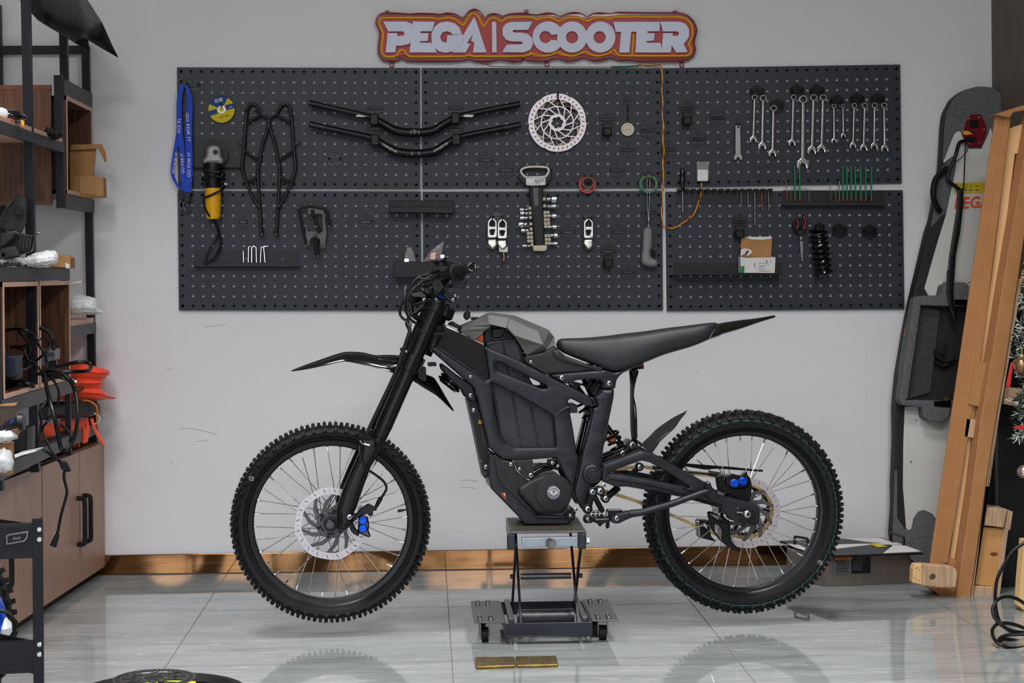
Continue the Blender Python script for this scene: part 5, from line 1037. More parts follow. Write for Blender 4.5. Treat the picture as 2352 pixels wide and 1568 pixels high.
for k in range(12):
    a = 2*pi*k/12+.1; c_ = lambda r, b: (dc[0]+r*cos(b), dc[1]+r*sin(b))
    O('curved_arm', plate(WALL, [c_(54, a), c_(54, a+.06), c_(36, a+.46), c_(19, a+.9), c_(18, a+.78), c_(35, a+.36)], .0302, .0022, .0004), M_disc, t)
    O('curved_arm', plate(WALL, [c_(53, a+.2), c_(53, a+.42), c_(44, a-.02), c_(30, a-.4), c_(30, a-.46), c_(42, a-.1)], .024, .0022, .0004), M_beige, t)
    for j in range(3): b_ = a+j*.17; O('ring_slot', plate(WALL, [c_(57, b_), c_(57, b_+.035), c_(62.5, b_+.07), c_(62.5, b_+.035)], .0306, .0004, .0001), M_panelk, t)
for k in range(6): a = 2*pi*k/6+.3; O('bolt_eye', MB().lathe(WALL.p(dc[0]+14*cos(a), dc[1]+14*sin(a), .0305), WALL.n, [(.0022, -.002), (.0048, -.002), (.0048, 0), (.0022, 0)], 16, closed=True), M_disc, t)
O('hanging_peg', ptube(WALL, [(1280, 228, .014), (1280, 215, .03), (1281.5, 214, .04), (1282, 224, .042), (1281, 231, .036)], .003, 8, sm=2), M_hookg, t)
# ---------------------------------------------------------------- wooden medal
hook(1441.5, 231, 'narrow hook from which the round wooden medal hangs', 'narrow', .9)
t = T('wooden_medal', 'round pale wooden medal hanging from a black cord', 'medal', WALL.p(1441, 313, .02)); M_pale = mat('pale_wood', (226, 214, 190), .6, c2=(232, 222, 200))
O('medal_disc', disc(WALL, 1441.7, 297, 15, .024, .004, 36), M_pale, t); O('hanging_cord', ptube(WALL, [(1440, 240, .024), (1441, 262, .022), (1441.7, 284, .022)], .0012, 6), M_black, t); O('hanging_cord', ptube(WALL, [(1443.5, 238, .024), (1443, 262, .023), (1442, 284, .022)], .0012, 6), M_black, t)
e_ = MB().ring(WALL.p(1441.7, 297, .0242), WALL.n, .0165, .0005, 32, 5); e_.ring(WALL.p(1438, 299, .0242), WALL.n, .0028, .0005, 14, 5); e_.ring(WALL.p(1446, 299, .0242), WALL.n, .0028, .0005, 14, 5); ptube(WALL, [(1438, 299, .0244), (1440, 295, .0244), (1444, 295.5, .0244), (1446, 299, .0244)], .0006, 5, mb=e_); O('printed_emblem', e_, M_greyt, t)
# ---------------------------------------------------------------- socket holder with its sockets
M_hold = mat('holder_grey', (96, 97, 98), .5); M_ivory = mat('ivory_plastic', (206, 196, 172), .5, c2=(214, 204, 182))
t = T('socket_holder', 'black and grey socket holder rail with a wide loop handle and ivory clips', 'socket holder', WALL.p(1240, 577, .02))
O('loop_handle', plate(WALL, ZM([[540, 130], [600, 100], [730, 82], [860, 95], [918, 120], [922, 245], [840, 345], [640, 345], [545, 245]]), .045, .022, .004, holes=[ZM([[575, 145], [640, 122], [740, 118], [870, 122], [885, 165], [850, 215], [630, 225], [585, 185]])], r=6, hr=4, seg=2), M_panelk, t)
O('handle_lining', ptube(WALL, [(x, y, .046) for x, y in fillet(ZM([[568, 145], [635, 115], [740, 110], [875, 118], [888, 165], [852, 225], [628, 235], [578, 190]]), 5)], .0042, 8, closed=True), M_white, t)
O('printed_label', plate(WALL, ZM([[628, 235], [848, 228], [848, 315], [700, 325], [630, 315]]), .047, .001, .0002), M_steel, t); O('label_print', text(WALL, '钢轮套筒', *ZM(778, 268), 4, .0478, depth=.0003), M_black, t); O('label_print', text(WALL, '内接头', *ZM(770, 291), 3.4, .0478, depth=.0003), M_black, t)
O('rail', plate(WALL, ZM([[662, 340], [815, 340], [838, 1000], [728, 1000]]), .04, .018, .003), M_black, t); O('rail_groove', plate(WALL, ZM([[706, 345], [765, 345], [770, 550], [722, 550]]), .041, .002, .0004), M_hold, t); O('rail_groove', plate(WALL, ZM([[725, 600], [790, 600], [818, 960], [750, 960]]), .041, .002, .0004), M_panelk, t)
O('rail_hole', disc(WALL, *ZM(743, 408), 4.4, .042, .002, 20), M_glossblack, t); O('end_cap', plate(WALL, ZM([[706, 998], [862, 992], [866, 1040], [845, 1062], [725, 1062], [708, 1045]]), .045, .026, .004, r=3, seg=2), M_ivory, t)
for y, n in ((475, 1), (552, 1), (625, 2), (665, 2), (708, 2), (748, 2), (785, 2), (888, 2), (930, 2), (972, 2)):
    for k in range(n): x = 835+(y-475)*.045+k*36; O('clip', plate(WALL, ZM([[x-16, y-17], [x+16, y-17], [x+16, y+17], [x-16, y+17]]), .042, .016, .0015), M_ivory, t)
for y, n in ((580, 1), (632, 1), (682, 1), (755, 1), (812, 1), (860, 2), (905, 2), (948, 2), (990, 1)):
    for k in range(n): x = 672+(y-580)*.062-k*36; O('clip', plate(WALL, ZM([[x-16, y-17], [x+16, y-17], [x+16, y+17], [x-16, y+17]]), .042, .016, .0015), M_ivory, t)
socks = [(860, 475, 968, 32, 44), (868, 556, 962, 24, 28), (878, 665, 965, 22, 28), (885, 788, 968, 20, 26), (905, 884, 978, 25, 32), (900, 975, 978, 20, 22), (650, 592, 558, 14, 20), (652, 635, 562, 16, 20), (648, 688, 560, 20, 22), (645, 762, 543, 30, 36), (660, 830, 572, 22, 26), (678, 1002, 588, 14, 18)]
nm_ = ['largest chrome socket, topmost on the rail side toward the red tape', 'chrome socket second from top on the rail side toward the red tape', 'chrome socket third from top on the rail side toward the red tape', 'chrome socket fourth from top on the rail side toward the red tape', 'grooved chrome socket second from bottom on the side toward the red tape', 'lowest chrome socket on the side toward the red tape',
       'topmost small chrome socket on the side toward the paired foot pegs', 'chrome socket second from top on the side toward the paired foot pegs', 'chrome socket third from top on the side toward the paired foot pegs', 'widest dark chrome socket on the side toward the paired foot pegs', 'chrome socket second from bottom on the side toward the paired foot pegs', 'smallest chrome socket, lowest on the side toward the paired foot pegs']
for (x0, y, x1, r0, r1), l_ in zip(socks, nm_):
    a = WALL.p(*ZM(x0, y), .042); b = WALL.p(*ZM(x1, y), .042); L_ = (b-a).length; k = 4.9*617
    m = MB().lathe(a, b-a, [(.0, .0), (r0*.7/k, 0), (r0*.9/k, L_*.1), (r0*.9/k, L_*.3), (r0*.7/k, L_*.36), (r0/k, L_*.42), (r1/k, L_*.52), (r1/k, L_), (r1*.7/k, L_), (r1*.7/k, L_*.7), (0, L_*.7)], 24)
    tag(O('socket', m, M_chrome), l_, 'socket', 'chrome sockets on the holder rail')
# ---------------------------------------------------------------- foot pegs
M_peg = mat('polished_aluminium', (190, 186, 176), .22, 1, c2=(206, 202, 192), scale=40)
def footpeg(x, y, s_, label, spring_=False):
    t = T('spare_foot_peg', label, 'foot peg', WALL.p(x, y+85*s_, .02), 'spare polished foot pegs')
    o_ = [(x-11, y+8), (x, y-2), (x+11, y+8), (x+11.5, y+42), (x+9, y+47), (x-9, y+47), (x-11.5, y+42)]
    O('peg_frame', plate(WALL, o_, .05, .02, .003, holes=[[(x-6, y+10), (x, y+5), (x+6, y+10), (x+6, y+20), (x-6, y+20)], [(x-6, y+28), (x+6, y+28), (x+2, y+40), (x-2, y+40)]], r=3, hr=2, seg=2), M_peg, t)
    O('peg_grip_edge', ptube(WALL, [(a, b, .0505) for a, b in fillet([(x-8.5, y+9), (x, y+1), (x+8.5, y+9), (x+9, y+41), (x-9, y+41)], 3)], .0018, 6, closed=True), M_chrome, t)
    O('peg_bracket', plate(WALL, [(x-11, y+48), (x+10, y+48), (x+12, y+62), (x+6, y+72), (x-2, y+73), (x-12, y+60)], .048, .028, .006, r=4, seg=3), M_peg, t)
    for sx in (-1, 1):
        for k in range(7): O('grip_tooth', ptube(WALL, [(x+sx*9, y+12+k*4.6, .05), (x+sx*9.4, y+12+k*4.6, .054)], .0013, 6), M_chrome, t)
    if spring_:
        O('clevis', plate(WALL, [(x-9, y+62), (x+14, y+64), (x+13, y+78), (x-8, y+77)], .046, .02, .002), M_steel, t); O('clevis_bolt', MB().tube([WALL.p(x+3, y+76, .04), WALL.p(x+4, y+92, .04)], [.004, .0045], 12), M_steel, t); O('bolt_head', MB().tube([WALL.p(x+4, y+91, .04), WALL.p(x+4, y+97, .04)], .0075, 8), mat('brass_bolt', (176, 134, 84), .3, .9), t)
    O('hanging_peg', ptube(WALL, [(x, y-2, .016), (x, y, .05), (x, y+8, .055)], .0022, 8), M_hookg, t)
footpeg(1131, 500, 1, 'polished foot peg with toothed edge, of the hung pair the one nearer the handlebar grip'); footpeg(1154, 502, 1, 'polished foot peg with a bolt below it, of the pair nearer the sockets', True); footpeg(1352, 501, 1, 'single polished foot peg hanging alone below the red tape')
hook(1143, 500, 'black hook behind the pair of polished foot pegs', 'gloss', .8); hook(1350, 503, 'black hook behind the single polished foot peg', 'gloss', .7)
# ---------------------------------------------------------------- tape rolls
def tape(cx, cy, r, ri, off, w, m_, label):
    t = T('tape_roll', label, 'tape roll', WALL.p(cx, cy+r, .02)); R_ = r/617; q = ri/617
    O('tape', MB().lathe(WALL.p(cx, cy, off), WALL.n, [(q+.002, -w), (R_, -w), (R_, 0), (q+.002, 0)], 48, closed=True), m_, t, bev=.0008)
    O('paper_core', MB().lathe(WALL.p(cx, cy, off+.0004), WALL.n, [(q, -w), (q+.002, -w), (q+.002, 0), (q, 0)], 48, closed=True), M_card, t); return t
M_tred = mat('red_tape', (196, 44, 42), .35, c2=(206, 52, 48)); M_tbr = mat('brown_tape', (66, 50, 40), .35)
tape(1349.5, 424, 20.3, 14, .036, .018, M_tred, 'roll of red tape hanging on the board, behind a smaller brown roll'); tape(1351, 419, 15, 11, .056, .018, M_tbr, 'small brown tape roll hanging in front of the red roll'); tape(1490, 422.5, 21.8, 15.8, .04, .02, M_green, 'roll of green tape hanging over the grey hand tool')
for x, y in ((1351, 400), (1491, 399)): hook(x, y+6, 'hook carrying the '+('red and brown tape rolls' if x < 1400 else 'green tape roll'), 'gloss', .6)
# ---------------------------------------------------------------- grey hand tool
M_gtool = mat('grey_tool_plastic', (122, 124, 122), .5, c2=(130, 132, 130), scale=60)
t = T('spoke_hand_tool', 'grey pistol-shaped hand tool hanging from a long wire loop', 'hand tool', WALL.p(1492, 613, .02))
O('tool_body', plate(WALL, ZM([[1950, 830], [1975, 795], [2010, 785], [2045, 810], [2055, 850], [2052, 1010], [2030, 1060], [2035, 1120], [2070, 1150], [2110, 1160], [2122, 1200], [2100, 1240], [2000, 1238], [1935, 1200], [1928, 1130], [1942, 1060]]), .06, .04, .014, r=5, seg=4), M_gtool, t)
O('trigger', plate(WALL, ZM([[2045, 1035], [2085, 1060], [2085, 1130], [2065, 1125], [2065, 1075], [2035, 1055]]), .045, .014, .002, r=2), M_black, t); O('hanging_loop', ptube(WALL, ZM([[1990, 240, .05], [1993, 500, .045], [2003, 700, .042]]), .0014, 6), M_steel, t); O('hanging_loop', ptube(WALL, ZM([[2020, 240, .05], [2018, 500, .045], [2008, 700, .042]]), .0014, 6), M_steel, t)
O('ferrule', plate(WALL, ZM([[1997, 670], [2020, 670], [2020, 728], [1997, 728]]), .045, .008, .002), M_steel, t); O('wire_end', ptube(WALL, ZM([[2008, 728, .042], [2008, 790, .042]]), .001, 6), M_steel, t)
# ---------------------------------------------------------------- spanners
def spanner(x0, y0, x1, y1, r0, w, r1, label, fn=ZN):
    """combination spanner: ring at the top, open jaw below"""
    a = V((*fn(x0, y0), 0)); b = V((*fn(x1, y1), 0)); d = (b-a).normalized(); s_ = V((-d.y, d.x, 0)); k = 3.92; r0 /= k; w /= k; r1 /= k
    P = lambda p, u, v: ((p+s_*u+d*v).x, (p+s_*u+d*v).y)
    m = MB(); m.lathe(WALL.p(a.x, a.y, .030), WALL.n, [(r0*.68/617, -.008), (r0/617, -.008), (r0/617, -.001), (r0*.9/617, 0), (r0*.68/617, 0)], 28, closed=True)
    plate(WALL, [P(a, -w*.9, r0*.8), P(a, w*.9, r0*.8), P(b, w, -r1*.9), P(b, -w, -r1*.9)], .029, .006, .0018, mb=m, seg=2)
    plate(WALL, [P(b, -w, -r1), P(b, -r1*.9, -r1*.3), P(b, -r1*1.0, r1*.5), P(b, -r1*.65, r1*.95), P(b, -r1*.42, r1*.2), P(b, -r1*.1, -r1*.15), P(b, r1*.3, r1*.1), P(b, r1*.6, r1*1.15), P(b, r1*1.0, r1*.55), P(b, r1*.95, -r1*.3), P(b, w, -r1)], .031, .009, .002, mb=m, r=1.2, seg=2)
    o = O('spanner', m, M_chrome); tag(o, label, 'spanner', 'chrome combination spanners on the board'); return o
SP = [(916, 328, 905, 705, 27, 9.5, 34, 'first chrome spanner, next to the flat grey spanner, upper row'), (993, 335, 985, 765, 32, 10.5, 39, 'chrome spanner between the first one and the lower-hung one'), (1086, 425, 1078, 830, 31, 10.5, 38, 'chrome spanner hanging lower than its two neighbours, beside an empty hook'),
      (1266, 328, 1254, 735, 26, 10, 35, 'chrome spanner directly beside the biggest one, on the side of the flat grey spanner'), (1353, 345, 1350, 925, 39, 14.5, 55, 'biggest chrome spanner, reaching down to the green rods'), (1447, 330, 1433, 803, 33, 12, 43, 'chrome spanner directly beside the biggest one, on the side of the small ones'), (1533, 330, 1520, 790, 32, 11.5, 42, 'chrome spanner second from the biggest one, before the two small ones'),
      (1630, 405, 1633, 718, 21, 8, 28, 'small chrome spanner, the longer of the two smallest'), (1712, 405, 1715, 670, 18, 6.5, 24, 'smallest and shortest chrome spanner on the board'), (1814, 402, 1803, 760, 25, 9, 32, 'chrome spanner next after the smallest one, toward the board edge'), (1908, 402, 1900, 780, 28, 10, 36, 'chrome spanner third from the edge of the board'), (1996, 400, 1995, 765, 27, 10, 35, 'chrome spanner second from the edge of the board'), (2083, 400, 2090, 785, 28, 10, 37, 'chrome spanner closest to the edge of the board')]
for s_ in SP: spanner(*s_)
for x, y, lb in ((1739, 213, 'hook behind the first pair of chrome spanners'), (1785, 244, 'hook beside the lower-hung spanner'), (1831, 210, 'hook behind the biggest spanner'), (1877, 210, 'hook behind the pair of spanners beside the biggest'), (1922, 234, 'hook behind the two smallest spanners'), (1969, 230, 'hook behind the spanner pair after the smallest ones'), (2016, 230, 'hook behind the last pair of spanners')): hook(x, y, lb, 'gloss', .95)
t = T('flat_spanner', 'flat matt grey pin spanner hanging alone under an empty hook', 'spanner', WALL.p(1695, 366, .02)); O('spanner_blade', plate(WALL, ZN([[742, 580], [785, 580], [790, 840], [805, 860], [800, 890], [782, 890], [778, 868], [755, 868], [750, 890], [730, 888], [728, 860], [742, 840]]), .03, .003, .0008, holes=[circ(*ZN(768, 597), 2)], r=1, hr=0), mat('zinc_plate', (160, 162, 158), .5, .5), t)
O('hanging_peg', ptube(WALL, [(*ZN(768, 590), .016), (*ZN(768, 592), .035), (*ZN(768, 584), .037)], .002, 8), M_hookg, t); hook(*ZN(768, 575), 'small hook carrying the flat matt grey spanner', 'narrow', .7)
# ---------------------------------------------------------------- rods, keys and bits in the trays
M_grod = mat('green_rod', (16, 128, 84), .4, c2=(22, 140, 94)); M_cop = mat('copper_tip', (168, 108, 74), .4, .8)
for i, (x0, y0, x1, y1) in enumerate(((1275, 945, 1278, 1250), (1320, 945, 1322, 1250), (1708, 945, 1712, 1250), (1745, 945, 1747, 1250), (1782, 945, 1785, 1250), (1818, 950, 1828, 1250), (1867, 945, 1872, 1250), (1914, 950, 1916, 1250), (1968, 945, 1965, 1250))):
    a, b = WALL.p(*ZN(x0, y0), .03), WALL.p(*ZN(x1, y1+10), .03)
    lb = ['green rod below the biggest spanner, farther from the cluster', 'green rod under the jaw of the biggest spanner, nearer the cluster', 'first green rod of the cluster of seven', 'second green rod of the cluster of seven', 'third green rod of the cluster of seven', 'middle green rod of the cluster of seven', 'third from last green rod of the cluster of seven', 'second from last green rod of the cluster of seven', 'last green rod of the cluster, nearest the board edge'][i]
    t = T('green_rod', lb, 'rod', b, 'green rods with copper tips in the tray'); O('rod_body', MB().tube([a.lerp(b, .03), a.lerp(b, .9)], .0026, 10), M_grod, t); O('copper_tip', MB().tube([a, a.lerp(b, .04)], .0016, 8), M_cop, t); O('copper_tip', MB().tube([a.lerp(b, .9), b], .0022, 8), M_cop, t)
def rod(pts, r, label, group, m_=None, fn=ZP, off=.03, name='hex_key'): tag(O(name, ptube(WALL, [(*fn(x, y), off) for x, y in pts], r, 6), m_ or M_steel), label, name.replace('_', ' '), group)
G1 = 'hex keys hanging in the slotted holder'
rod([(785, 222), (790, 235), (795, 360)], .0016, 'short hex key hanging first after the yellow and red wire', G1); rod([(850, 222), (852, 240), (855, 380)], .0017, 'hex key hanging second after the yellow and red wire', G1); rod([(912, 222), (914, 240), (916, 535)], .0021, 'longest hex key, hanging far below the slotted holder', G1); rod([(975, 222), (975, 240), (978, 402)], .0017, 'copper coloured hex key right after the longest one', G1, M_cop); rod([(1036, 222), (1037, 240), (1042, 405)], .0018, 'last hex key hanging at the end of the slotted holder', G1)
G2 = 'thin keys and bits standing in the green rod tray'
rod([(1160, 125), (1185, 128), (1198, 145), (1203, 320)], .0013, 'thin brown hex key with bent top at the start of the green rod tray', G2, M_cop); rod([(1250, 208), (1240, 215), (1240, 320)], .0013, 'thin copper hex key beside the two separate green rods', G2, M_cop); rod([(1245, 208), (1365, 208), (1400, 215), (1408, 325)], .0016, 'silver hex key bent over the middle of the green rod tray', G2); rod([(1650, 212), (1642, 225), (1645, 320)], .0013, 'small silver hex key between the two drill bits', G2)
rod([(1597, 155), (1600, 325)], .0014, 'plain brown drill bit standing before the green rod cluster', G2, M_cop, name='drill_bit'); rod([(1676, 135), (1677, 320)], .0021, 'thick silver drill bit touching the green rod cluster', G2, name='drill_bit')
G3 = 'hex keys standing in the long tray'
for i, (pts, r) in enumerate((([(875, 765), (880, 895)], .0016), ([(955, 712), (935, 722), (933, 895)], .0017), ([(1000, 712), (972, 718), (972, 895)], .0021), ([(990, 715), (1020, 722), (1025, 895)], .0018), ([(1140, 712), (1078, 722), (1068, 895)], .0017), ([(1155, 708), (1105, 722), (1122, 895)], .0021))):
    rod(pts, r, ['shortest upright hex key, first in the long tray', 'upright silver hex key second in the long tray', 'bright thick hex key third in the long tray', 'upright hex key fourth in the long tray', 'hex key fifth in the long tray, leaning toward the grinder', 'last hex key in the long tray, leaning away from the grinder'][i], G3, M_chrome, ZB, .036)
t = T('screwdriver', 'black handled screwdriver hanging in the slotted holder', 'screwdriver', WALL.p(1568, 487, .03)); O('handle', MB().tube([WALL.p(x, y, .03) for x, y in ((1567.5, 386), (1567.5, 388), (1568, 395), (1568, 400), (1568, 415), (1567.5, 424), (1567.5, 436))], [.003, .0075, .0085, .0095, .0105, .008, .0055], 12), M_glossblack, t); O('blade', MB().tube([WALL.p(1568, 434, .03), WALL.p(1568.5, 487, .03)], .0018, 8), M_chrome, t)
# ---------------------------------------------------------------- screw box, scissors, spring, bracket, bags
M_boxw = mat('white_card', (214, 212, 208), .7, c2=(222, 220, 216)); M_boxg = mat('green_print', (20, 120, 56), .6); ZX = Z(1680, 520, 13.067)
t = T('screw_box', 'small white and green cardboard screw box with torn open brown lid', 'box', WALL.p(1740, 627, .05))
O('box_front', plate(WALL, ZX([[390, 935], [1325, 925], [1300, 1395], [385, 1395]]), .085, .06, .0008), M_boxw, t); O('box_side', plate(WALL, ZX([[270, 900], [390, 935], [385, 1395], [275, 1395]]), .082, .05, .0005), M_boxw, t); O('green_end', plate(WALL, ZX([[278, 1190], [388, 1190], [386, 1394], [278, 1394]]), .0865, .002, .0002), M_boxg, t)
O('open_lid', plate(WALL, ZX([[290, 310], [340, 270], [420, 330], [1225, 310], [1195, 880], [1300, 920], [400, 925], [275, 900]]), .04, .002, .0004), M_card, t); O('lid_edge', plate(WALL, ZX([[430, 310], [1220, 305], [1180, 375], [940, 400], [600, 390], [470, 350]]), .043, .002, .0004), M_boxw, t)
O('torn_flap', plate(WALL, ZX([[280, 720], [330, 670], [430, 655], [560, 690], [635, 745], [570, 830], [410, 920], [395, 830], [270, 880]]), .088, .002, .0004), M_boxw, t); O('torn_flap', plate(WALL, ZX([[400, 850], [430, 760], [480, 710], [530, 740], [420, 910]]), .0886, .001, .0002), M_tbr, t)
O('box_print', text(WALL, '1.', *ZX(1080, 1070), 11, .0858, rot=-.12, depth=.0003), M_black, t); O('box_print', text(WALL, '2', *ZX(1190, 1050), 6, .0858, depth=.0003), M_black, t)
for y, w in ((1100, 14), (1180, 16), (1215, 10), (1270, 15)): O('box_print', plate(WALL, [ZX(820, y-8), (ZX(820, y)[0]+w, ZX(0, y-8)[1]), (ZX(820, y)[0]+w, ZX(0, y+8)[1]), ZX(820, y+8)], .0856, .0004, .0001), M_greyt, t, smooth=False)
O('box_print', plate(WALL, ZX([[690, 1100], [712, 1100], [706, 1240], [696, 1240]]), .0856, .0004, .0001), M_black, t, smooth=False); O('box_print', plate(WALL, ZX([[820, 1328], [1190, 1325], [1190, 1340], [820, 1345]]), .0856, .0004, .0001), M_boxg, t, smooth=False)
t = T('scissors', 'open scissors with black and red handles hanging on the lower board', 'scissors', WALL.p(1842, 600, .02)); M_redh = mat('red_handle', (186, 44, 56), .4)
for cx_, cy_, rx, ry in ((1288, 528, 24, 42), (1350, 515, 24, 60)):
    L_ = [(ZP(cx_+rx*cos(a), cy_+ry*sin(a))+(.035,)) for a in [2*pi*i/24 for i in range(24)]]; O('finger_loop', ptube(WALL, L_, .0042, 8, closed=True), M_black, t); L2 = [(ZP(cx_+(rx-2)*cos(a), cy_+(ry-2)*sin(a))+(.0385,)) for a in [-1.4+2.9*i/12 for i in range(13)]]; O('red_grip', ptube(WALL, L2, .0024, 8), M_redh, t)
O('hanging_shank', plate(WALL, ZP([[1282, 575], [1375, 580], [1345, 640], [1315, 640]]), .036, .008, .002, r=2), M_black, t); O('blade', plate(WALL, ZP([[1320, 635], [1345, 635], [1352, 720], [1350, 862], [1335, 860], [1325, 740]]), .034, .003, .0008), M_steel, t); O('pivot_screw', disc(WALL, *ZP(1338, 674), 2.6, .0375, .004, 14), M_black, t); hook(*ZP(1318, 610), 'hook behind the scissors', 'bar', .95)
t = T('coil_spring', 'glossy black suspension coil spring hanging on the lower board', 'spring', WALL.p(1892, 637, .03)); A = WALL.p(*ZP(1485, 575), .055); B = WALL.p(*ZP(1538, 985), .055)
O('coil', spring(WALL, A, B, .0285, .0058, 8.3, 20, 8), M_glossblack, t); O('hanging_peg', ptube(WALL, ZP([[1485, 560, .016], [1485, 562, .06]]), .003, 8), M_hookg, t); hook(*ZP(1500, 560), 'black hook at the top of the coil spring', 'gloss', .7)
t = T('steel_bracket', 'dark grey steel bracket assembly with folding arms hanging below the handlebars', 'bracket', WALL.p(725, 590, .02)); M_brk = mat('bracket_grey', (92, 92, 90), .5, .4)
O('bracket_plate', plate(WALL, ZB([[1578, 545], [1610, 260], [1780, 290], [1815, 560], [1790, 735], [1740, 735], [1740, 640], [1700, 610], [1650, 615], [1625, 650], [1628, 700], [1565, 715]]), .045, .003, .0008, holes=[ZB([[1600, 350], [1765, 350], [1775, 545], [1598, 545]])], r=1.5, hr=2), M_brk, t)
for pth, w_ in (([[1495, 280], [1545, 520], [1590, 700]], 26), ([[1650, 300], [1690, 420], [1730, 560]], 34), ([[1810, 300], [1840, 420], [1850, 490]], 26), ([[1470, 285], [1620, 260], [1810, 290]], 26), ([[1700, 620], [1690, 720], [1710, 840]], 40)): O('folding_arm', ptube(WALL, [(*ZB(x, y), .05) for x, y in pth], w_/4.9/617/2*1.2, 8), M_tubek, t)
for x, y in ((1490, 280), (1638, 240), (1700, 490), (1688, 585), (1600, 690), (1758, 705), (1712, 825), (1845, 490)): O('rivet', disc(WALL, *ZB(x, y), 3.4, .058, .01, 14), M_hookg, t)
M_bag = mat('clear_bag', (215, 212, 210), .18, alpha=.28, bump=.6, bscale=60)
def bag(pts, off, label, lbl=None):
    t = T('plastic_bag', label, 'plastic bag', WALL.p(pts[0][0], pts[0][1], off)); rn = random.Random(int(pts[0][0])); P = [WALL.p(x, y, off+rn.uniform(-.006, .006)) for x, y in pts]; c = sum(P, V((0, 0, 0)))/len(P)+V((0, -.01, 0)); m = MB(); k = len(P)
    m.add(P+[c, c+V((0, .02, 0))], [(i, (i+1) % k, k) for i in range(k)]+[(i, (i+1) % k, k+1) for i in range(k)]); O('bag_film', m, M_bag, t, smooth=False); return t
t = bag(ZJ([[500, 830], [510, 760], [530, 690], [570, 680], [600, 740], [625, 830]]), .06, 'small clear plastic bag standing in the open box shelf, without a red label'); O('bag_parts', MB().obox(WALL.p(*ZJ(525, 820), .06), V((.008, 0, 0)), V((0, .005, 0)), V((0, 0, .006))), M_chrome, t)
t = bag(ZJ([[700, 830], [780, 720], [860, 660], [922, 618], [905, 700], [880, 830]]), .06, 'clear plastic bag with a red framed label in the open box shelf'); O('red_label', plate(WALL, ZJ([[778, 730], [845, 725], [835, 820], [762, 812]]), .074, .001, .0002, r=1.5), M_tred, t); O('label_paper', plate(WALL, ZJ([[785, 738], [838, 733], [828, 812], [770, 806]]), .0752, .001, .0002, r=1.5), M_pale, t); O('bag_parts', MB().obox(WALL.p(*ZJ(905, 790), .06), V((.007, 0, 0)), V((0, .005, 0)), V((0, 0, .01))), M_chrome, t)
# ================================================================ lift under the bike
M_lift = mat('lift_grey_steel', (84, 84, 86), .35, .8, c2=(104, 103, 104), scale=30); M_liftk = mat('lift_black_paint', (16, 20, 28), .3, c2=(20, 25, 34), scale=12)
M_tread = mat('tread_plate', (120, 114, 100), .45, .7, c2=(140, 132, 116), scale=80); M_zinc = mat('zinc', (150, 158, 164), .45, .7, c2=(165, 173, 178), scale=60)
ZSK = min((v.co.z for v in skid.data.vertices))+ORG[bike.name].z-.0028
jk = T('scissor_lift', 'small black and grey scissor lift on castors carrying the motorbike', 'lift', (.36, -1.15, 0))
def J(n, mb, m, par=None, **k): return O(n, mb, m, par or jk, **k)
zt = ZSK; x0, x1, ya, yb_ = .247, .469, -1.305, -1.01
pl = MB().box((x0, ya, zt-.006), (x1, yb_, zt)); pl.box((x0-.002, ya, zt-.04), (x0+.002, yb_, zt)).box((x1-.002, ya, zt-.04), (x1+.002, yb_, zt)); plat = J('platform', pl, M_lift, bev=.001)
rg = MB()
for i in range(44): x = x0+.004+(x1-x0-.008)*i/43; rg.box((x-.0011, ya+.002, zt), (x+.0011, yb_-.002, zt+.0022))
J('tread_ridges', rg, M_tread, plat, smooth=False)
J('cross_beam', MB().box((.278, ya-.012, .289), (.442, ya+.01, .315)), M_zinc, bev=.001)
for x in (.236+.011, .469-.011): J('end_bracket', MB().box((x-.012, ya-.008, .279), (x+.012, ya+.02, .325)), M_liftk, bev=.003)
J('jack_screw', MB().lathe((.3605, ya-.012, .301), (.25, -1, -.12), [(0, -.005), (.013, -.005), (.0145, .004), (.0145, .022), (.013, .026), (0, .026)], 8), M_steel)
for x, s_ in ((x0-.004, -1), (x1+.004, 1)): J('hex_bolt', MB().tube([(x, ya+.01, .301), (x+s_*.008, ya+.01, .301)], .009, 6), M_chrome)
for x, a, b in ((.262, (ya+.015, .297), (-1.01, .048)), (.274, (-1.03, .297), (ya-.005, .05)), (.457, (ya+.015, .297), (-1.01, .048)), (.445, (-1.03, .297), (ya-.005, .05))):
    J('scissor_arm', MB().bar((x, *a), (x, *b), .0035, .011, side=(1, 0, 0)), M_liftk, bev=.001)
J('pivot_shaft', MB().tube([(.282, -1.155, .173), (.437, -1.155, .173)], .0095, 20), M_lift); J('pivot_nut', MB().tube([(.25, -1.155, .173), (.262, -1.155, .173)], .007, 6), M_liftk); J('pivot_nut', MB().tube([(.46, -1.155, .173), (.472, -1.155, .173)], .007, 6), M_liftk)
J('front_channel', MB().box((.2245, -1.325, .0235), (.486, -1.32, .064)).box((.2245, -1.325, .0235), (.486, -1.29, .027)), M_liftk, bev=.001); J('rear_channel', MB().box((.2245, -.99, .0235), (.486, -.985, .064)), M_liftk, bev=.001)
for x in (.2245, .482): J('side_channel', MB().box((x, -1.32, .0235), (x+.004, -.99, .064)), M_liftk)
J('roller', MB().tube([(.272, -1.13, .046), (.447, -1.13, .046)], .021, 24), M_lift)
for x in (.238, .457): J('guide_rail', MB().box((x, -1.30, .058), (x+.017, -1.0, .075)), M_lift, bev=.002)
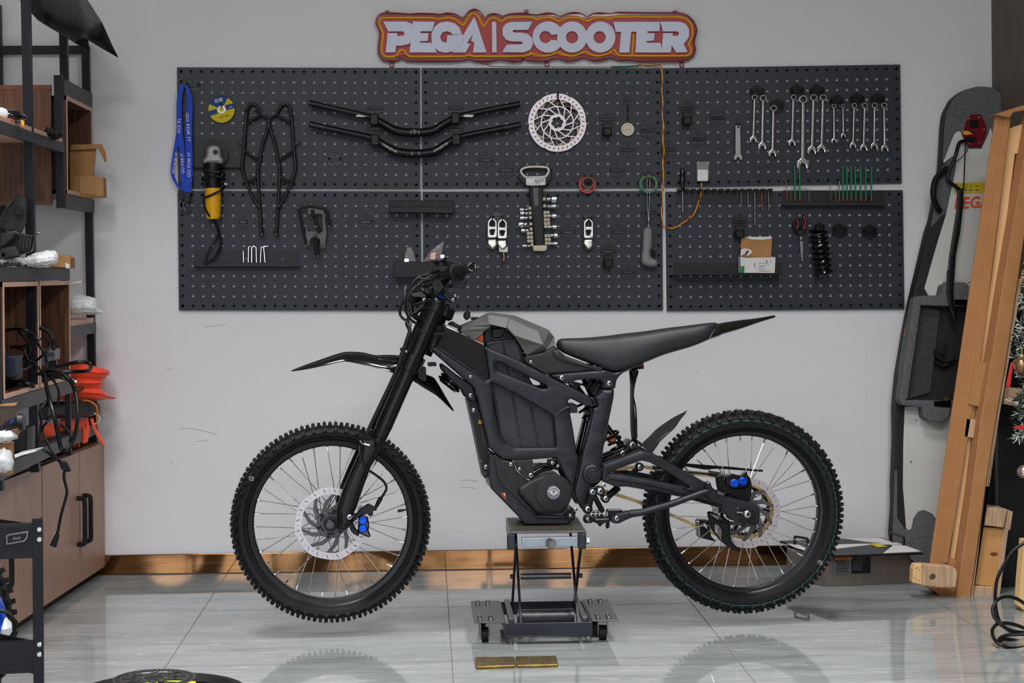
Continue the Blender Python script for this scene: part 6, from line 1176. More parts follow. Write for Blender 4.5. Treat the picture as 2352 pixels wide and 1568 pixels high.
for i, (xa, xb) in enumerate(((.133, .2245), (.486, .566))):
    w = J('wing_plate', MB().box((xa, -1.32, .064), (xb, -.985, .068)), M_lift, bev=.001)
    for y in (-1.29, -1.255, -1.04, -1.01):
        for x in (xa+.02, xa+.052): J('wing_bolt', MB().tube([(x, y, .067), (x, y, .074)], .0065, 6), M_steel, w)
    for y in (-1.272, -1.025):
        x = xa+.035; dx = .012 if i else -.005
        c = J('castor_fork', MB().box((x-.016, y-.02, .058), (x+.016, y+.02, .064)).box((x-.015, y-.012, .018), (x-.012, y+.016, .06)).box((x+.012, y-.012, .018), (x+.015, y+.016, .06)), M_steel, bev=.001); J('castor_wheel', MB().tube([(x-.010, y, .0222), (x+.010, y, .0222)], .022, 24), M_rubber, c)
for x in (1116, 1380): pass
# two brass plates on the tiles
M_brass = mat('aged_brass', (112, 92, 44), .35, .85, c2=(150, 124, 62), scale=30)
for q, lb in ((((1091, 1515), (1181, 1514), (1184, 1534), (1093, 1537)), 'worn brass plate lying on the tiles, the one with the brighter front edge'), (((1184, 1513.5), (1277, 1512), (1282, 1532), (1187, 1534)), 'worn brass plate on the tiles, the darker one with engraved lines')):
    t = T('brass_plate', lb, 'brass plate', FL(*q[3]), 'brass plates on the floor'); P = [FL(*p) for p in q]; O('plate_body', MB().prism(P, (0, 0, .009)), M_brass, t, bev=.003, seg=3)
    for f_ in (.3, .72): a = P[0].lerp(P[1], f_); b = P[3].lerp(P[2], f_); O('engraved_line', MB().bar(a+V((0, 0, .0091)), b+V((0, 0, .0091)), .0004, .0004), M_steel, t)
# ================================================================ left: cabinet and shelving
M_lam = mat('laminate_door', (166, 128, 108), .42, c2=(176, 138, 117), scale=14, aniso=(6, 6, .6), detail=8); M_edge = mat('laminate_edge', (222, 176, 150), .55, c2=(230, 186, 160), scale=40); M_lamd = mat('laminate_dark_edge', (108, 62, 34), .5)
M_dwood = mat('dark_wood_grain', (66, 40, 22), .5, c2=(112, 70, 40), scale=18, aniso=(8, 8, .35), detail=10); M_post = mat('post_dark_steel', (13, 15, 21), .45, c2=(18, 20, 27), scale=30, spec=.3); M_rail = mat('rail_grey_steel', (60, 60, 64), .5, c2=(68, 68, 72), scale=30)
SFN = V((1, -.075, 0)).normalized(); cab = T('wall_cabinet', 'low wood laminate cabinet with black handles along the side wall', 'cabinet', (-1.35, -.9, 0)); cab.name = 'storage_cabinet'; ORG[cab.name] = ORG.get('wall_cabinet', V((-1.35, -.9, 0)))
def CX_(y, dx=0.0): return -1.19+.075*y+dx
def slab(y0, y1, z0, z1, d0, d1): return MB().prism([(CX_(y0, d0), y0, z0), (CX_(y1, d0), y1, z0), (CX_(y1, d1), y1, z0), (CX_(y0, d1), y0, z0)], (0, 0, z1-z0))
ct_ = .492; O('carcass', slab(-1.47, -.004, .03, ct_, -.34, -.02), M_lamd, cab, smooth=False); O('plinth', slab(-1.47, -.012, 0, .03, -.33, -.03), M_rubber, cab, smooth=False)
for y0, y1 in ((-.33, -.008), (-.775, -.345), (-1.22, -.79), (-1.46, -1.235)):
    d = O('cabinet_door', slab(y0, y1, .032, ct_-.004, -.02, -.001), M_lam, cab, bev=.001)
    hy = y0+.03 if y0 > -.4 else (y1-.03 if y0 > -1 else y0+.03)
    if y0 > -1.3: O('handle', MB().tube(spline([(CX_(hy, 0), hy, .33), (CX_(hy, .022), hy, .328), (CX_(hy, .026), hy, .31), (CX_(hy, .026), hy, .25), (CX_(hy, .026), hy, .19), (CX_(hy, .022), hy, .172), (CX_(hy, 0), hy, .17)], 3), .0085, 6), M_black, d)
uni = T('shelf_unit', 'tall open shelving of black steel tube and wood cubbies standing on the cabinet', 'shelving', (-1.38, -.8, ct_))
def sx(z): return -1.214-.011*(z-.5)   # face of the open shelving
fd = .32
def S_(n, mb, m, **k): return O(n, mb, m, uni, **k)
def post(y, z0, z1, back=False, w=.027):
    d = fd if back else 0; a = V((sx(z0)-d-w/2, y-w/2, z0)); b = V((sx(z1)-d-w/2, y-w/2, z1)); return MB().bar(a, b, w/2, w/2)
for y, z0, z1, bk in ((-.01, ct_, 1.935, 0), (-.965, ct_, 2.35, 0), (-.40, 1.75, 2.1, 0), (-.50, 1.335, 1.785, 0), (-.01, ct_, 2.1, 1), (-.965, ct_, 2.35, 1), (-.475, ct_, .72, 0), (-1.43, ct_, 2.35, 0), (-.475, .74, 1.1, 0)): S_('upright_post', post(y, z0, z1, bk, .027 if z0 != ct_ or z1 > 1 else .018), M_post, smooth=False)
def rail(y0, y1, z0, z1, d=.0, m_=None): return S_('shelf_rail', MB().prism([(sx(z0)+d-.02, y0, z0), (sx(z0)+d-.02, y1, z0), (sx(z0)+d, y1, z0), (sx(z0)+d, y0, z0)], (0, 0, z1-z0)), m_ or M_rail, smooth=False)
def board(y0, y1, z0, z1, d=.0, m_=None): return S_('shelf_board', MB().box((sx(z0)-fd, y0, z0), (sx(z0)+d-.001, y1, z1)), m_ or M_edge, bev=.0008)
S_('end_rail', MB().box((-1.55, -.03, 1.92), (-1.23, -.008, 1.95)), M_post, smooth=False)
# upper far cubby
def cubby(y0, y1, z0, z1, t=.014):
    m = MB(); xf = sx(z0)+.002; xb = xf-.3
    for lo, hi in (((xb, y0, z0), (xf, y1, z0+t)), ((xb, y0, z1-t), (xf, y1, z1)), ((xb, y0, z0), (xf, y0+t, z1)), ((xb, y1-t, z0), (xf, y1, z1))): m.box(lo, hi)
    f = MB(); e = .0012
    for lo, hi in (((xf-.001, y0, z0), (xf+e, y1, z0+t)), ((xf-.001, y0, z1-t), (xf+e, y1, z1)), ((xf-.001, y0, z0+t), (xf+e, y0+t, z1-t)), ((xf-.001, y1-t, z0+t), (xf+e, y1, z1-t))): f.box(lo, hi)
    c = S_('cubby_box', m.box((xb, y0, z0), (xb+.006, y1, z1)), M_dwood, smooth=False); O('front_edging', f, M_edge, c, smooth=False)
cubby(-.485, -.03, 1.385, 1.72); rail(-.5, -.01, 1.72, 1.775, .004); rail(-.5, -.01, 1.335, 1.383, .004)
cubby(-.955, -.49, .752, 1.088); cubby(-1.43, -.97, .752, 1.088); rail(-1.45, -.475, 1.09, 1.128, .004); rail(-1.45, -.475, .705, .75, .004); rail(-.49, -.01, .705, .73, .0) if 0 else None
board(-1.45, -.49, 1.128-.004, 1.132, 0, M_rail)
S_('back_panel', MB().box((-1.53, -.545, 1.355), (-1.262, -.53, 1.74)), M_dwood, smooth=False); S_('panel_edging', MB().box((-1.53, -.547, 1.735), (-1.262, -.529, 1.75)).box((-1.53, -.547, 1.345), (-1.262, -.529, 1.357)), M_lamd, smooth=False)
board(-1.45, -.51, 1.555, 1.57, 0); rail(-1.45, -.51, 1.522, 1.555, .002)
board(-.475, -.01, .93, .95, 0); rail(-.475, -.01, .893, .93, .002)
rail(-1.46, -.01, ct_+.03, ct_+.07, .0); board(-1.46, -.01, ct_+.03, ct_+.036, -.02, M_rail)
board(-.475, -.01, .705, .712, 0, M_rail)
# dark cover hanging over the top
M_tarp = mat('black_leather_cover', (22, 22, 24), .42, c2=(38, 38, 40), scale=9, bump=.8, bscale=40)
def sheet(pts, faces, th, m_, n, label=None, cat=None, group=None, parent=None, sub=2):
    mb = MB(); mb.add(pts, faces); return O(n, mb, m_, parent, label, cat, group, solid=th, sub=sub, sharp=2)
ys = [-.95, -.72, -.5]
A_ = [YF(-.95).p(48, -70), YF(-.95).p(48, 2), YF(-.92).p(89, 46), YF(-.86).p(104, 56), YF(-.7).p(150, 84), YF(-.62).p(171, 98), YF(-.55).p(204, 117), YF(-.5).p(201, 91), YF(-.4).p(236, 112), YF(-.36).p(271, 132), YF(-.38).p(257, 104), YF(-.42).p(233, 52), YF(-.48).p(199, 0), YF(-.5).p(150, -70), YF(-.62).p(177, 0), YF(-.66).p(188, 45), YF(-.8).p(100, -10), YF(-.78).p(140, 30)]
sheet(A_, [(0, 1, 2, 16), (2, 3, 16), (3, 4, 17, 16), (4, 5, 17), (5, 6, 7, 15), (17, 5, 15), (16, 17, 15, 14), (7, 8, 11, 15), (8, 9, 10, 11), (15, 11, 12, 14), (0, 16, 14, 13), (14, 12, 13)], .006, M_tarp, 'black_cover', 'black leather-like cover draped over the top of the open shelving', 'cover', sub=0)
# cardboard box in the far upper cubby
t = T('cardboard_box', 'torn open cardboard box sticking out of the topmost cubby', 'box', (-1.25, -.2, 1.40)); f1 = YF(-.2)
O('box_body', plate(f1, Z(0, 0, 3.267)([[522, 1110], [722, 1085], [700, 1320], [520, 1460]]), 0, .012, .002), M_card, t); O('box_body', plate(f1, Z(0, 0, 3.267)([[520, 1310], [590, 1320], [700, 1318], [775, 1330], [778, 1478], [540, 1482], [520, 1460]]), .05, .06, .003, r=2), M_card, t)
O('box_flap', plate(f1, Z(0, 0, 3.267)([[530, 1085], [765, 1080], [795, 1150], [800, 1215], [785, 1218], [765, 1170], [735, 1115], [530, 1125]]), .02, .003, .0008, r=2), M_card, t); O('torn_flap', plate(f1, Z(0, 0, 3.267)([[590, 1325], [640, 1320], [705, 1345], [718, 1465], [600, 1455]]), .055, .004, .001, r=2), M_card, t)
# bubble wrap
M_bub = mat('bubble_wrap', (222, 226, 226), .18, c2=(240, 242, 242), scale=70, bump=.6, bscale=90, spec=.8)
def blob(c, rx, ry, rz, seed, n=20, amp=.18):
    from mathutils import noise
    m = MB().ball((0, 0, 0), 1, n*2); q = MB(); q.add([V(c)+V((v.x*rx, v.y*ry, v.z*rz))*(1+amp*noise.noise(v*2.2+V((seed, 0, 0)))+amp*.25*noise.noise(v*9+V((seed, 3, 0)))) for v in m.v], m.f); return q
def bubbled(mb, r, seed, dens):
    rn = random.Random(seed); out = MB()
    for f_ in mb.f:
        if rn.random() < dens: c = sum((mb.v[i] for i in f_), V((0, 0, 0)))/len(f_); out.ball(c, r*rn.uniform(.7, 1.1), 6)
    return out
from mathutils import noise as NZ
def lump(y, st, w):
    m = loft([((x, a), (x, b), w*k) for x, a, b, k in st], [(0, 0), (.4, .02), (.75, .1), (.95, .3), (1, .5), (.95, .75), (.75, .92), (.4, .99), (0, 1)], 6, fr=YF(y))
    m.v = [v+V((NZ.noise(v*60), NZ.noise(v*60+V((9, 0, 0))), NZ.noise(v*60+V((0, 9, 0)))))*.0035 for v in m.v]; return m
t = T('bubble_wrap', 'roll of bubble wrap lying on the rail above the wood cubbies', 'bubble wrap', YF(-1.0).p(60, 612)); b_ = lump(-1.0, [(38, 602, 611, .4), (55, 594, 612, .8), (80, 583, 613, 1), (105, 578, 612, 1), (124, 577, 606, .9), (131, 584, 600, .4)], .09); O('wrap', b_, M_bub, t, sharp=2); O('wrap_bubbles', bubbled(b_, .0035, 1, .8), M_bub, t)
b_ = blob(YF(-1.05).p(20, 600), .05, .06, .012, 6, 12); O('wrap_end', b_, M_bub, t, sharp=2); O('wrap_bubbles', bubbled(b_, .0035, 2, .8), M_bub, t)
t = T('bubble_wrap', 'bubble wrapped parcel on the short shelf beside the wood cubbies', 'bubble wrap', YF(-.25).p(192, 722)); b_ = lump(-.25, [(158, 690, 720, .5), (164, 681, 722, 1), (185, 679, 722, 1), (208, 682, 721, 1), (219, 690, 720, .9), (224, 708, 720, .6), (235, 715, 717, .2)], .09); O('wrap', b_, M_bub, t, sharp=2); O('wrap_bubbles', bubbled(b_, .0035, 3, .7), M_bub, t); O('parcel_core', blob(YF(-.3).p(170, 702), .018, .03, .017, 9, 8), M_panelk, t, sharp=2)
tag(O('mailing_carton', plate(YF(-.6), Z(0, 440, 7.842)([[870, 1370], [960, 1290], [1030, 1130], [1170, 1140], [1262, 1185], [1268, 1380]]), 0, .08, .003, r=2), M_card), 'folded brown carton behind the bubble wrap roll on the rail', 'carton')
O('carton_sticker', plate(YF(-.6), Z(0, 440, 7.842)([[1178, 1280], [1255, 1310], [1250, 1378], [1180, 1375]]), .001, .001, .0002), M_white, label='small white printed sticker on the folded brown carton', cat='sticker')
tag(O('wall_peg', MB().tube([YF(-.2).p(162, 652), YF(-.2).p(188, 647)], .006, 10), M_white), 'short white rod sticking out beside the wood cubbies', 'rod'); tag(O('wall_screw', MB().tube([YF(-.9).p(83, 534), YF(-.9).p(91, 536)], .005, 8), M_bolt), 'small bolt sticking out of the dark shelf post', 'bolt')
# black moulded parts on the rail
ZTT = Z(0, 440, 7.842); t = T('plastic_parts', 'heap of black moulded plastic panels leaning on the shelf post above the bubble wrap', 'plastic panels', YF(-1.1).p(30, 600)); t.name = 'moulded_panel'; ORG[t.name] = V(t.location)
M_mould = mat('moulded_black', (36, 37, 39), .55, c2=(44, 45, 47), scale=30, bump=.3, bscale=600); 
O('ribbed_cover', plate(YF(-1.08), ZTT([[0, 560], [230, 100], [300, 85], [460, 105], [465, 520], [370, 760], [270, 700], [160, 720], [0, 640]]), 0, .02, .005, r=4, seg=2), M_mould, t); O('mounting_square', plate(YF(-1.1), ZTT([[310, 250], [445, 320], [370, 450], [240, 400]]), .01, .02, .002), M_black, t); O('cover_rim', ptube(YF(-1.11), ZTT([[0, 560, 0], [120, 320, 0], [260, 130, 0]]), .004, 8), M_glossblack, t)
O('lower_tray', plate(YF(-1.15), ZTT([[0, 740], [230, 730], [610, 790], [560, 1070], [340, 1140], [0, 1100]]), 0, .03, .004, r=3), M_black, t); O('corner_bracket', plate(YF(-1.2), ZTT([[0, 1040], [120, 990], [280, 980], [350, 1170], [160, 1210], [0, 1210]]), 0, .03, .006, holes=[circ(*ZTT(40, 1150), 5)], r=4, hr=0, seg=2), M_mould, t)
O('side_panel', plate(YF(-1.18), ZTT([[0, 740], [230, 740], [245, 820], [90, 970], [0, 1020]]), .02, .02, .004, r=3), M_mould, t)
for k in range(4): O('stiffening_rib', ptube(YF(-1.15), ZTT([[380+60*k, 810+15*k, .002], [340+65*k, 1060-20*k, .002]]), .0016, 6), M_rail, t)
# things on the high board
t = T('hose', 'coiled black rubber hose lying on the highest wood shelf board', 'hose', YF(-.7).p(110, 320)); h_ = []
for i in range(60): a = i*.42; h_.append(YF(-.75).p(102+i*.62, 300+7*sin(a)+i*.2, .02*cos(a)))
O('corrugated_tube', MB().tube(spline(h_, 2), .006, 8), M_rubber, t); O('hose_end', MB().tube([YF(-.7).p(108, 318), YF(-.7).p(135, 310)], .012, 14), M_rubber, t)
t = T('strap_bundle', 'black strap bundle with an orange stripe and yellow end on the highest board', 'strap', YF(-1.2).p(25, 285)); O('bundle', blob(YF(-1.2).p(20, 268), .05, .05, .022, 12, 10), M_glossblack, t, sharp=2); O('orange_strip', plate(YF(-1.27), [(8, 268), (34, 275), (34, 280), (10, 276)], 0, .004, .0008), M_redl, t); O('yellow_end', plate(YF(-1.27), [(47, 275), (55, 278), (55, 290), (50, 288)], 0, .01, .001), M_yel, t); O('plastic_sleeve', blob(YF(-1.3).p(3, 262), .02, .02, .02, 14, 8), M_bub, t, sharp=2)
# orange life vests
M_vest = mat('orange_vest_fabric', (255, 88, 40), .65, c2=(255, 74, 32), scale=12, bump=.5, bscale=60, sheen=.3)
ZO = Z(0, 740, 4.9)
def cushion(fr, pts, off, th, m_, parent, n='vest_panel'):
    o = O(n, plate(fr, pts, off, th, th*.45, r=3, seg=3), m_, parent, sharp=1.2); return o
EL = [(0, 0), (.8, .02), (.97, .22), (1, .5), (.97, .78), (.8, .98), (0, 1)]
def pillow(y, st, w): return loft([((x, a), (x, b), w*k) for x, a, b, k in st], EL, 4, fr=YF(y))
for st, lb in (([(140, 838, 868, .5), (160, 834, 873, 1), (190, 833, 873, 1), (215, 840, 873, 1), (235, 845, 871, .9), (248, 849, 862, .6), (252, 851, 860, .2)], 'bright orange folded life vest, topmost of the three in the stack'), ([(136, 866, 890, .5), (160, 866, 895, 1), (200, 868, 895, 1), (225, 870, 892, .9), (234, 873, 888, .6), (238, 878, 884, .2)], 'bright orange folded life vest, middle of the three in the stack'), ([(126, 890, 916, .4), (150, 886, 920, 1), (200, 886, 920, 1), (230, 892, 919, .9), (248, 906, 916, .5), (262, 912, 916, .15), (266, 913, 915, .1)], 'bright orange folded life vest, lowest and widest in the stack')):
    t = T('life_vest', lb, 'life vest', YF(-.14).p(200, st[2][2]), 'orange life vests'); O('vest_panel', pillow(-.14, st, .11), M_vest, t, sharp=2); O('seam', ptube(YF(-.14), [(x, (a+b_)/2, .11*k+.001) for x, a, b_, k in st[1:-1]], .002, 6, sm=3), M_signred, t)
t = T('life_vest', 'crumpled orange life vest with loose straps on the bottom shelf', 'life vest', YF(-.3).p(170, 1010), 'orange life vests'); O('vest_panel', blob(YF(-.3).p(155, 980), .045, .11, .028, 21, 14, .3), M_vest, t, sharp=2); O('vest_panel', blob(YF(-.62).p(105, 990), .035, .06, .028, 25, 12, .3), M_vest, t, sharp=2); O('vest_panel', blob(YF(-.6).p(104, 907), .025, .05, .018, 27, 10, .3), M_vest, t, sharp=2)
for p in ([[1030, 1080], [1060, 1180], [1110, 1290], [1170, 1375]], [[860, 1250], [850, 1340], [830, 1410]], [[900, 1240], [885, 1330], [880, 1400]], [[930, 1100], [950, 1250], [935, 1360]], [[975, 1080], [990, 1220], [965, 1350]]): O('loose_strap', ribbon_(YF(-.2), [(*ZO(*a), .08) for a in p], 8) if 0 else ptube(YF(-.2), [(*ZO(*a), .07) for a in p], .006, 6, sm=3), M_vest, t)
O('pull_cord', ptube(YF(-.2), [(*ZO(a, b), .08) for a, b in ([930, 878], [1010, 890], [1080, 940], [1095, 1010], [1090, 1100], [1100, 1165])], .0035, 8, sm=4), M_orange, t); O('white_cord', ptube(YF(-.2), [(*ZO(a, b), .08) for a, b in ([1060, 1020], [1110, 1050], [1125, 1090], [1100, 1130], [1060, 1145])], .0018, 6, sm=4), M_white, t)
tag(O('rolled_bag', MB().tube([YF(-.5).p(92, 946), YF(-.4).p(120, 942), YF(-.25).p(205, 938), YF(-.22).p(216, 938), YF(-.2).p(221, 938)], [.03, .03, .03, .025, .01], 20), M_tarp), 'black rolled bag wedged under the stacked orange life vests', 'bag'); 
# adapters and cables in the cubbies
M_psu = mat('grey_power_brick', (104, 106, 110), .45); t = T('power_adapter', 'grey ribbed power adapter in the cubby nearer the back wall', 'power adapter', YF(-.8).p(108, 862)); O('adapter_case', plate(YF(-.82), ZO([[440, 300], [612, 305], [612, 420], [500, 500], [440, 500]]), 0, .09, .004, r=2), M_psu, t)
for k in range(6): O('vent_rib', plate(YF(-.82), ZO([[520+15*k, 335], [527+15*k, 335], [535+15*k, 390], [528+15*k, 390]]), .001, .002, .0004), M_black, t)
O('plug', plate(YF(-.84), ZO([[545, 440], [630, 430], [630, 530], [545, 530]]), 0, .03, .003, r=2), M_black, t)
t = T('power_adapter', 'dark blue grey power adapter in the cubby nearer the metal trolley', 'power adapter', YF(-1.2).p(20, 870)); O('adapter_case', plate(YF(-1.25), ZO([[40, 380], [178, 385], [178, 640], [40, 640]]), 0, .09, .004, r=2), mat('blue_grey_plastic', (46, 54, 66), .5), t); O('second_adapter', plate(YF(-1.3), ZO([[40, 600], [170, 595], [175, 650], [40, 655]]), 0, .06, .003, r=2), M_black, t)
cb = T('power_cable', 'tangle of thick black power cables hanging out of the cubbies', 'cable', YF(-1.0).p(120, 1030)); 
for p, r_ in (([[40, 100], [150, 75], [300, 90], [390, 170], [440, 260], [500, 350], [525, 440], [530, 520], [510, 560]], 1), ([[120, 280], [300, 260], [440, 190], [530, 200], [560, 260], [500, 350], [400, 440], [290, 530], [190, 540]], 1), ([[450, 60], [550, 110], [600, 200], [605, 300]], 1.5), ([[210, 100], [300, 200], [335, 300], [290, 390], [180, 470], [40, 495]], .7), ([[50, 290], [80, 400], [130, 500], [190, 580], [180, 640]], 1.2), ([[180, 285], [260, 310], [300, 400], [300, 500], [270, 540]], 1), ([[290, 410], [380, 460], [440, 520], [480, 610]], 1),
              ([[530, 530], [660, 550], [780, 640], [840, 760], [865, 900], [870, 1100], [850, 1250], [800, 1380], [740, 1440], [690, 1420], [650, 1250], [610, 1050], [560, 880], [520, 700], [500, 570]], 1.5), ([[640, 500], [780, 465], [900, 445], [1000, 460], [1025, 500], [980, 545], [850, 555], [680, 560]], 1.3), ([[520, 560], [620, 600], [730, 630], [820, 655]], 1.3), ([[340, 590], [440, 580], [510, 560]], 1.2), ([[60, 680], [200, 670], [320, 690], [375, 720], [300, 700], [160, 700], [60, 715]], 1.5),
              ([[545, 590], [620, 680], [665, 800], [640, 950], [590, 1050], [520, 1130], [480, 1200], [520, 1330], [600, 1480], [660, 1560]], .9), ([[560, 850], [500, 920], [445, 1000], [465, 1130], [440, 1370], [520, 1450], [640, 1540], [680, 1568]], .9), ([[690, 1150], [760, 1220], [800, 1290], [790, 1340]], 1.2)):
    O('cable_run', ptube(YF(-1.1), [(*ZO(a, b), .03*r_-.03+.01*((i*7) % 3)) for i, (a, b) in enumerate(p)], .0045*r_ if r_ > 1 else .0042, 8, sm=5), M_cable, cb)
O('plug_head', MB().tube([YF(-1.12).p(*ZO(770, 640)), YF(-1.12).p(*ZO(840, 665))], .008, 10), M_black, cb); O('plug_tip', MB().tube([YF(-1.12).p(*ZO(838, 664)), YF(-1.12).p(*ZO(862, 670))], .004, 8), M_chrome, cb)
ZK2 = Z(0, 880, 2.279); O('mains_plug', plate(YF(-1.05), ZK2([[300, 400], [345, 410], [370, 460], [350, 465], [320, 450]]), .01, .02, .003, r=2), M_black, cb); O('cable_run', ptube(YF(-1.05), [(*ZK2(a, b), .0) for a, b in ([345, 430], [335, 490], [350, 560], [345, 600], [322, 680], [310, 740], [300, 790], [285, 840])], .0045, 8, sm=5), M_cable, cb); O('connector', MB().tube([YF(-1.05).p(*ZK2(302, 790)), YF(-1.05).p(*ZK2(278, 852))], [.007, .011], 10), M_black, cb)
for dx in (0, 8): O('plug_pin', MB().tube([YF(-1.05).p(*ZK2(350+dx, 450)), YF(-1.05).p(*ZK2(366+dx, 464))], .0025, 6), M_steel, cb)
# boxes at the frame edge on the lower shelf
t = T('open_carton', 'open brown carton with torn wrap at the near end of the lower shelf', 'carton', YF(-1.75).p(15, 1090)); 
O('carton_panel', plate(YF(-1.75), ZO([[0, 930], [195, 905], [165, 1090], [0, 1170]]), .02, .004, .001), M_tbr, t); O('carton_edge', plate(YF(-1.75), ZO([[0, 925], [40, 920], [195, 903], [180, 935], [150, 945], [0, 945]]), .03, .006, .001), M_card, t); O('carton_front', plate(YF(-1.78), ZO([[0, 1370], [110, 1360], [105, 1720], [0, 1730]]), 0, .05, .002), M_card, t); O('torn_wrap', blob(YF(-1.8).p(*ZO(60, 1280)), .03, .03, .016, 31, 10, .4), M_bub, t, sharp=2); O('torn_wrap', blob(YF(-1.8).p(*ZO(30, 1560)), .03, .03, .03, 33, 10, .4), M_bub, t, sharp=2)
O('torn_flap', plate(YF(-1.77), ZO([[110, 1215], [300, 1160], [210, 1260], [200, 1290], [120, 1250]]), .01, .004, .001, r=2), M_card, t); O('black_grip', MB().tube([YF(-1.8).p(*ZO(60, 1170)), YF(-1.8).p(*ZO(190, 1130)), YF(-1.8).p(*ZO(215, 1125)), YF(-1.8).p(*ZO(270, 1120))], [.012, .014, .024, .022], 14), M_black, t); O('blue_tape', plate(YF(-1.83), ZO([[110, 1120], [150, 1090], [155, 1105], [115, 1135]]), 0, .006, .001), M_blue, t)
tag(O('storage_bin', plate(YF(-1.2), ZO([[165, 1200], [300, 1190], [300, 1450], [165, 1470]]), 0, .12, .004, r=2), M_black), 'dark storage bin standing behind the open brown carton', 'bin'); tag(O('paper_sheaf', plate(YF(-1.4), ZO([[160, 1490], [400, 1440], [400, 1455], [240, 1500], [165, 1530]]), 0, .1, .001), M_bub), 'crumpled clear film lying on the lowest shelf rail', 'film')
# ================================================================ metal trolley and lying wheel near the camera
M_cart = mat('trolley_black_steel', (11, 13, 16), .45, c2=(16, 18, 21), scale=20, spec=.3); CF = YF(-2.8); ZCt = Z(0, 1150, 3.75)
ct = T('metal_trolley', 'black steel trolley with bolted corner posts and a small badge', 'trolley', (-.95, -2.9, 0)); pc = CF.p(98, 1190)
def CB(n, lo, hi, par=None, m_=None, **k): return O(n, MB().box(lo, hi), m_ or M_cart, par or ct, **k)
zt_ = pc.z; xr = pc.x; CB('corner_post', (xr-.0225, -2.8, .0), (xr, -2.797, zt_), bev=.001); CB('corner_post', (xr-.009, -2.797, .0), (xr-.006, -2.775, zt_), bev=.001)
sk2 = .09   # the trolley stands slightly turned
def crail(z0, z1, name='trolley_rail'):
    a = V((xr-.022, -2.799, z1)); b = V((xr-.4, -2.86, z1)); O(name, MB().prism([a, b, b-V((0, 0, z1-z0)), a-V((0, 0, z1-z0))], (.0004, .003, 0)), M_cart, ct, bev=.0008); O('rail_lip', MB().prism([a, b, b+V((.0, .02, 0)), a+V((0, .02, 0))], (0, 0, .003)), M_cart, ct)
zz = lambda y: CH-(y-CY)/(4000/3.68); crail(zz(1267), zz(1192)); crail(zz(1528), zz(1460)); O('tray_floor', MB().prism([(xr-.01, -2.79, zz(1195)-.012), (xr-.45, -2.86, zz(1195)-.012), (xr-.80, -2.5, zz(1195)-.012), (xr-.42, -2.44, zz(1195)-.012)], (0, 0, -.003)), M_cart, ct)
O('tray_floor', MB().prism([(xr-.01, -2.79, zz(1462)-.01), (xr-.45, -2.86, zz(1462)-.01), (xr-.80, -2.5, zz(1462)-.01), (xr-.42, -2.44, zz(1462)-.01)], (0, 0, -.003)), M_cart, ct)
for x in (xr-.42, ): CB('corner_post', (x-.003, -2.46, 0), (x, -2.435, zt_))
for z1 in (zz(1192), zz(1460)): O('trolley_rail', MB().prism([(xr-.004, -2.797, z1), (xr-.42, -2.44, z1), (xr-.42, -2.44, z1-.07), (xr-.004, -2.797, z1-.07)], (.001, .003, 0)), M_cart, ct)
CB('corner_post', (xr-.45, -2.87, 0), (xr-.43, -2.85, zt_))
for y in (1216, 1239, 1480, 1503): O('post_bolt', disc(CF, 90, y, 5.6, .004, .004, 16), M_bolt, ct)
O('badge', plate(CF, ZCt([[52, 300], [75, 288], [242, 262], [235, 315], [210, 350], [55, 378]]), .012+.0, .002, .0006, r=1), M_steel, ct); O('badge_face', plate(CF, ZCt([[60, 306], [78, 295], [234, 270], [228, 312], [205, 342], [62, 368]]), .0126, .002, .0004, r=1), M_cart, ct); O('badge_lettering', text(CF, 'deli', *ZCt(142, 320), 6, .0135, rot=.11, depth=.0004, sx=1.5), M_steel, ct)
t = T('tyre', 'knobbly black tyred wheel standing behind the steel trolley', 'wheel', (CF.p(20, 1400).x, -2.1, .003)); c = V((YF(-2.05).p(-60, 1500).x, -2.05, .34)); pr = [(.25, -.035), (.29, -.045), (.325, -.03), (.335, 0), (.325, .03), (.29, .045), (.25, .035)]
c = V((-1.255, -2.15, .262)); pr = [(r_-.077, h_) for r_, h_ in pr]; O('tyre', MB().lathe(c, (0.35, 1, 0), pr, 72), M_rubber, t); kb_ = MB()
for k in range(60):
    a = 2*pi*k/60; d = V((cos(a)*.944, -cos(a)*.33, sin(a)))
    for s_ in (-.03, 0, .03): kb_.obox(c+d*(.261-abs(s_)*.3)+V((.35, 1, 0)).normalized()*s_, d*.005, V((.35, 1, 0)).normalized()*.007, d.cross(V((.35, 1, 0)).normalized())*.006)
O('tread', kb_, M_rubber, t, smooth=False); O('rim', MB().lathe(c, (.35, 1, 0), [(.16, -.02), (.175, -.025), (.175, .025), (.16, .02)], 60, closed=True), M_glossblack, t)
tag(O('blue_pouch', blob(YF(-2.6).p(-8, 1440), .02, .05, .07, 41, 10, .3), M_blue), 'bright blue film pouch on the trolley beside its corner post', 'pouch'); tag(O('trolley_cable', MB().tube(spline([YF(-2.7).p(-10, 1402), YF(-2.7).p(15, 1405), YF(-2.7).p(33, 1425), YF(-2.7).p(32, 1450), YF(-2.7).p(15, 1470), YF(-2.7).p(-10, 1478)], 5), .004, 8), M_cable), 'thin black cable looped on the trolley shelf', 'cable')
tag(O('clear_pouch', blob(YF(-2.6).p(8, 1448), .018, .03, .025, 43, 10, .3), M_bub), 'crumpled clear pouch beside the looped cable on the trolley', 'pouch')
M_neon = mat('neon_yellow', (206, 226, 20), .5, c2=(214, 232, 30)); wc = V((FL(352, 1600).x, -2.235, 0)); wc.x = -.655
t = T('lying_wheel', 'scooter wheel with neon yellow rim stripes lying flat on the tiles', 'wheel', wc); R1 = .236
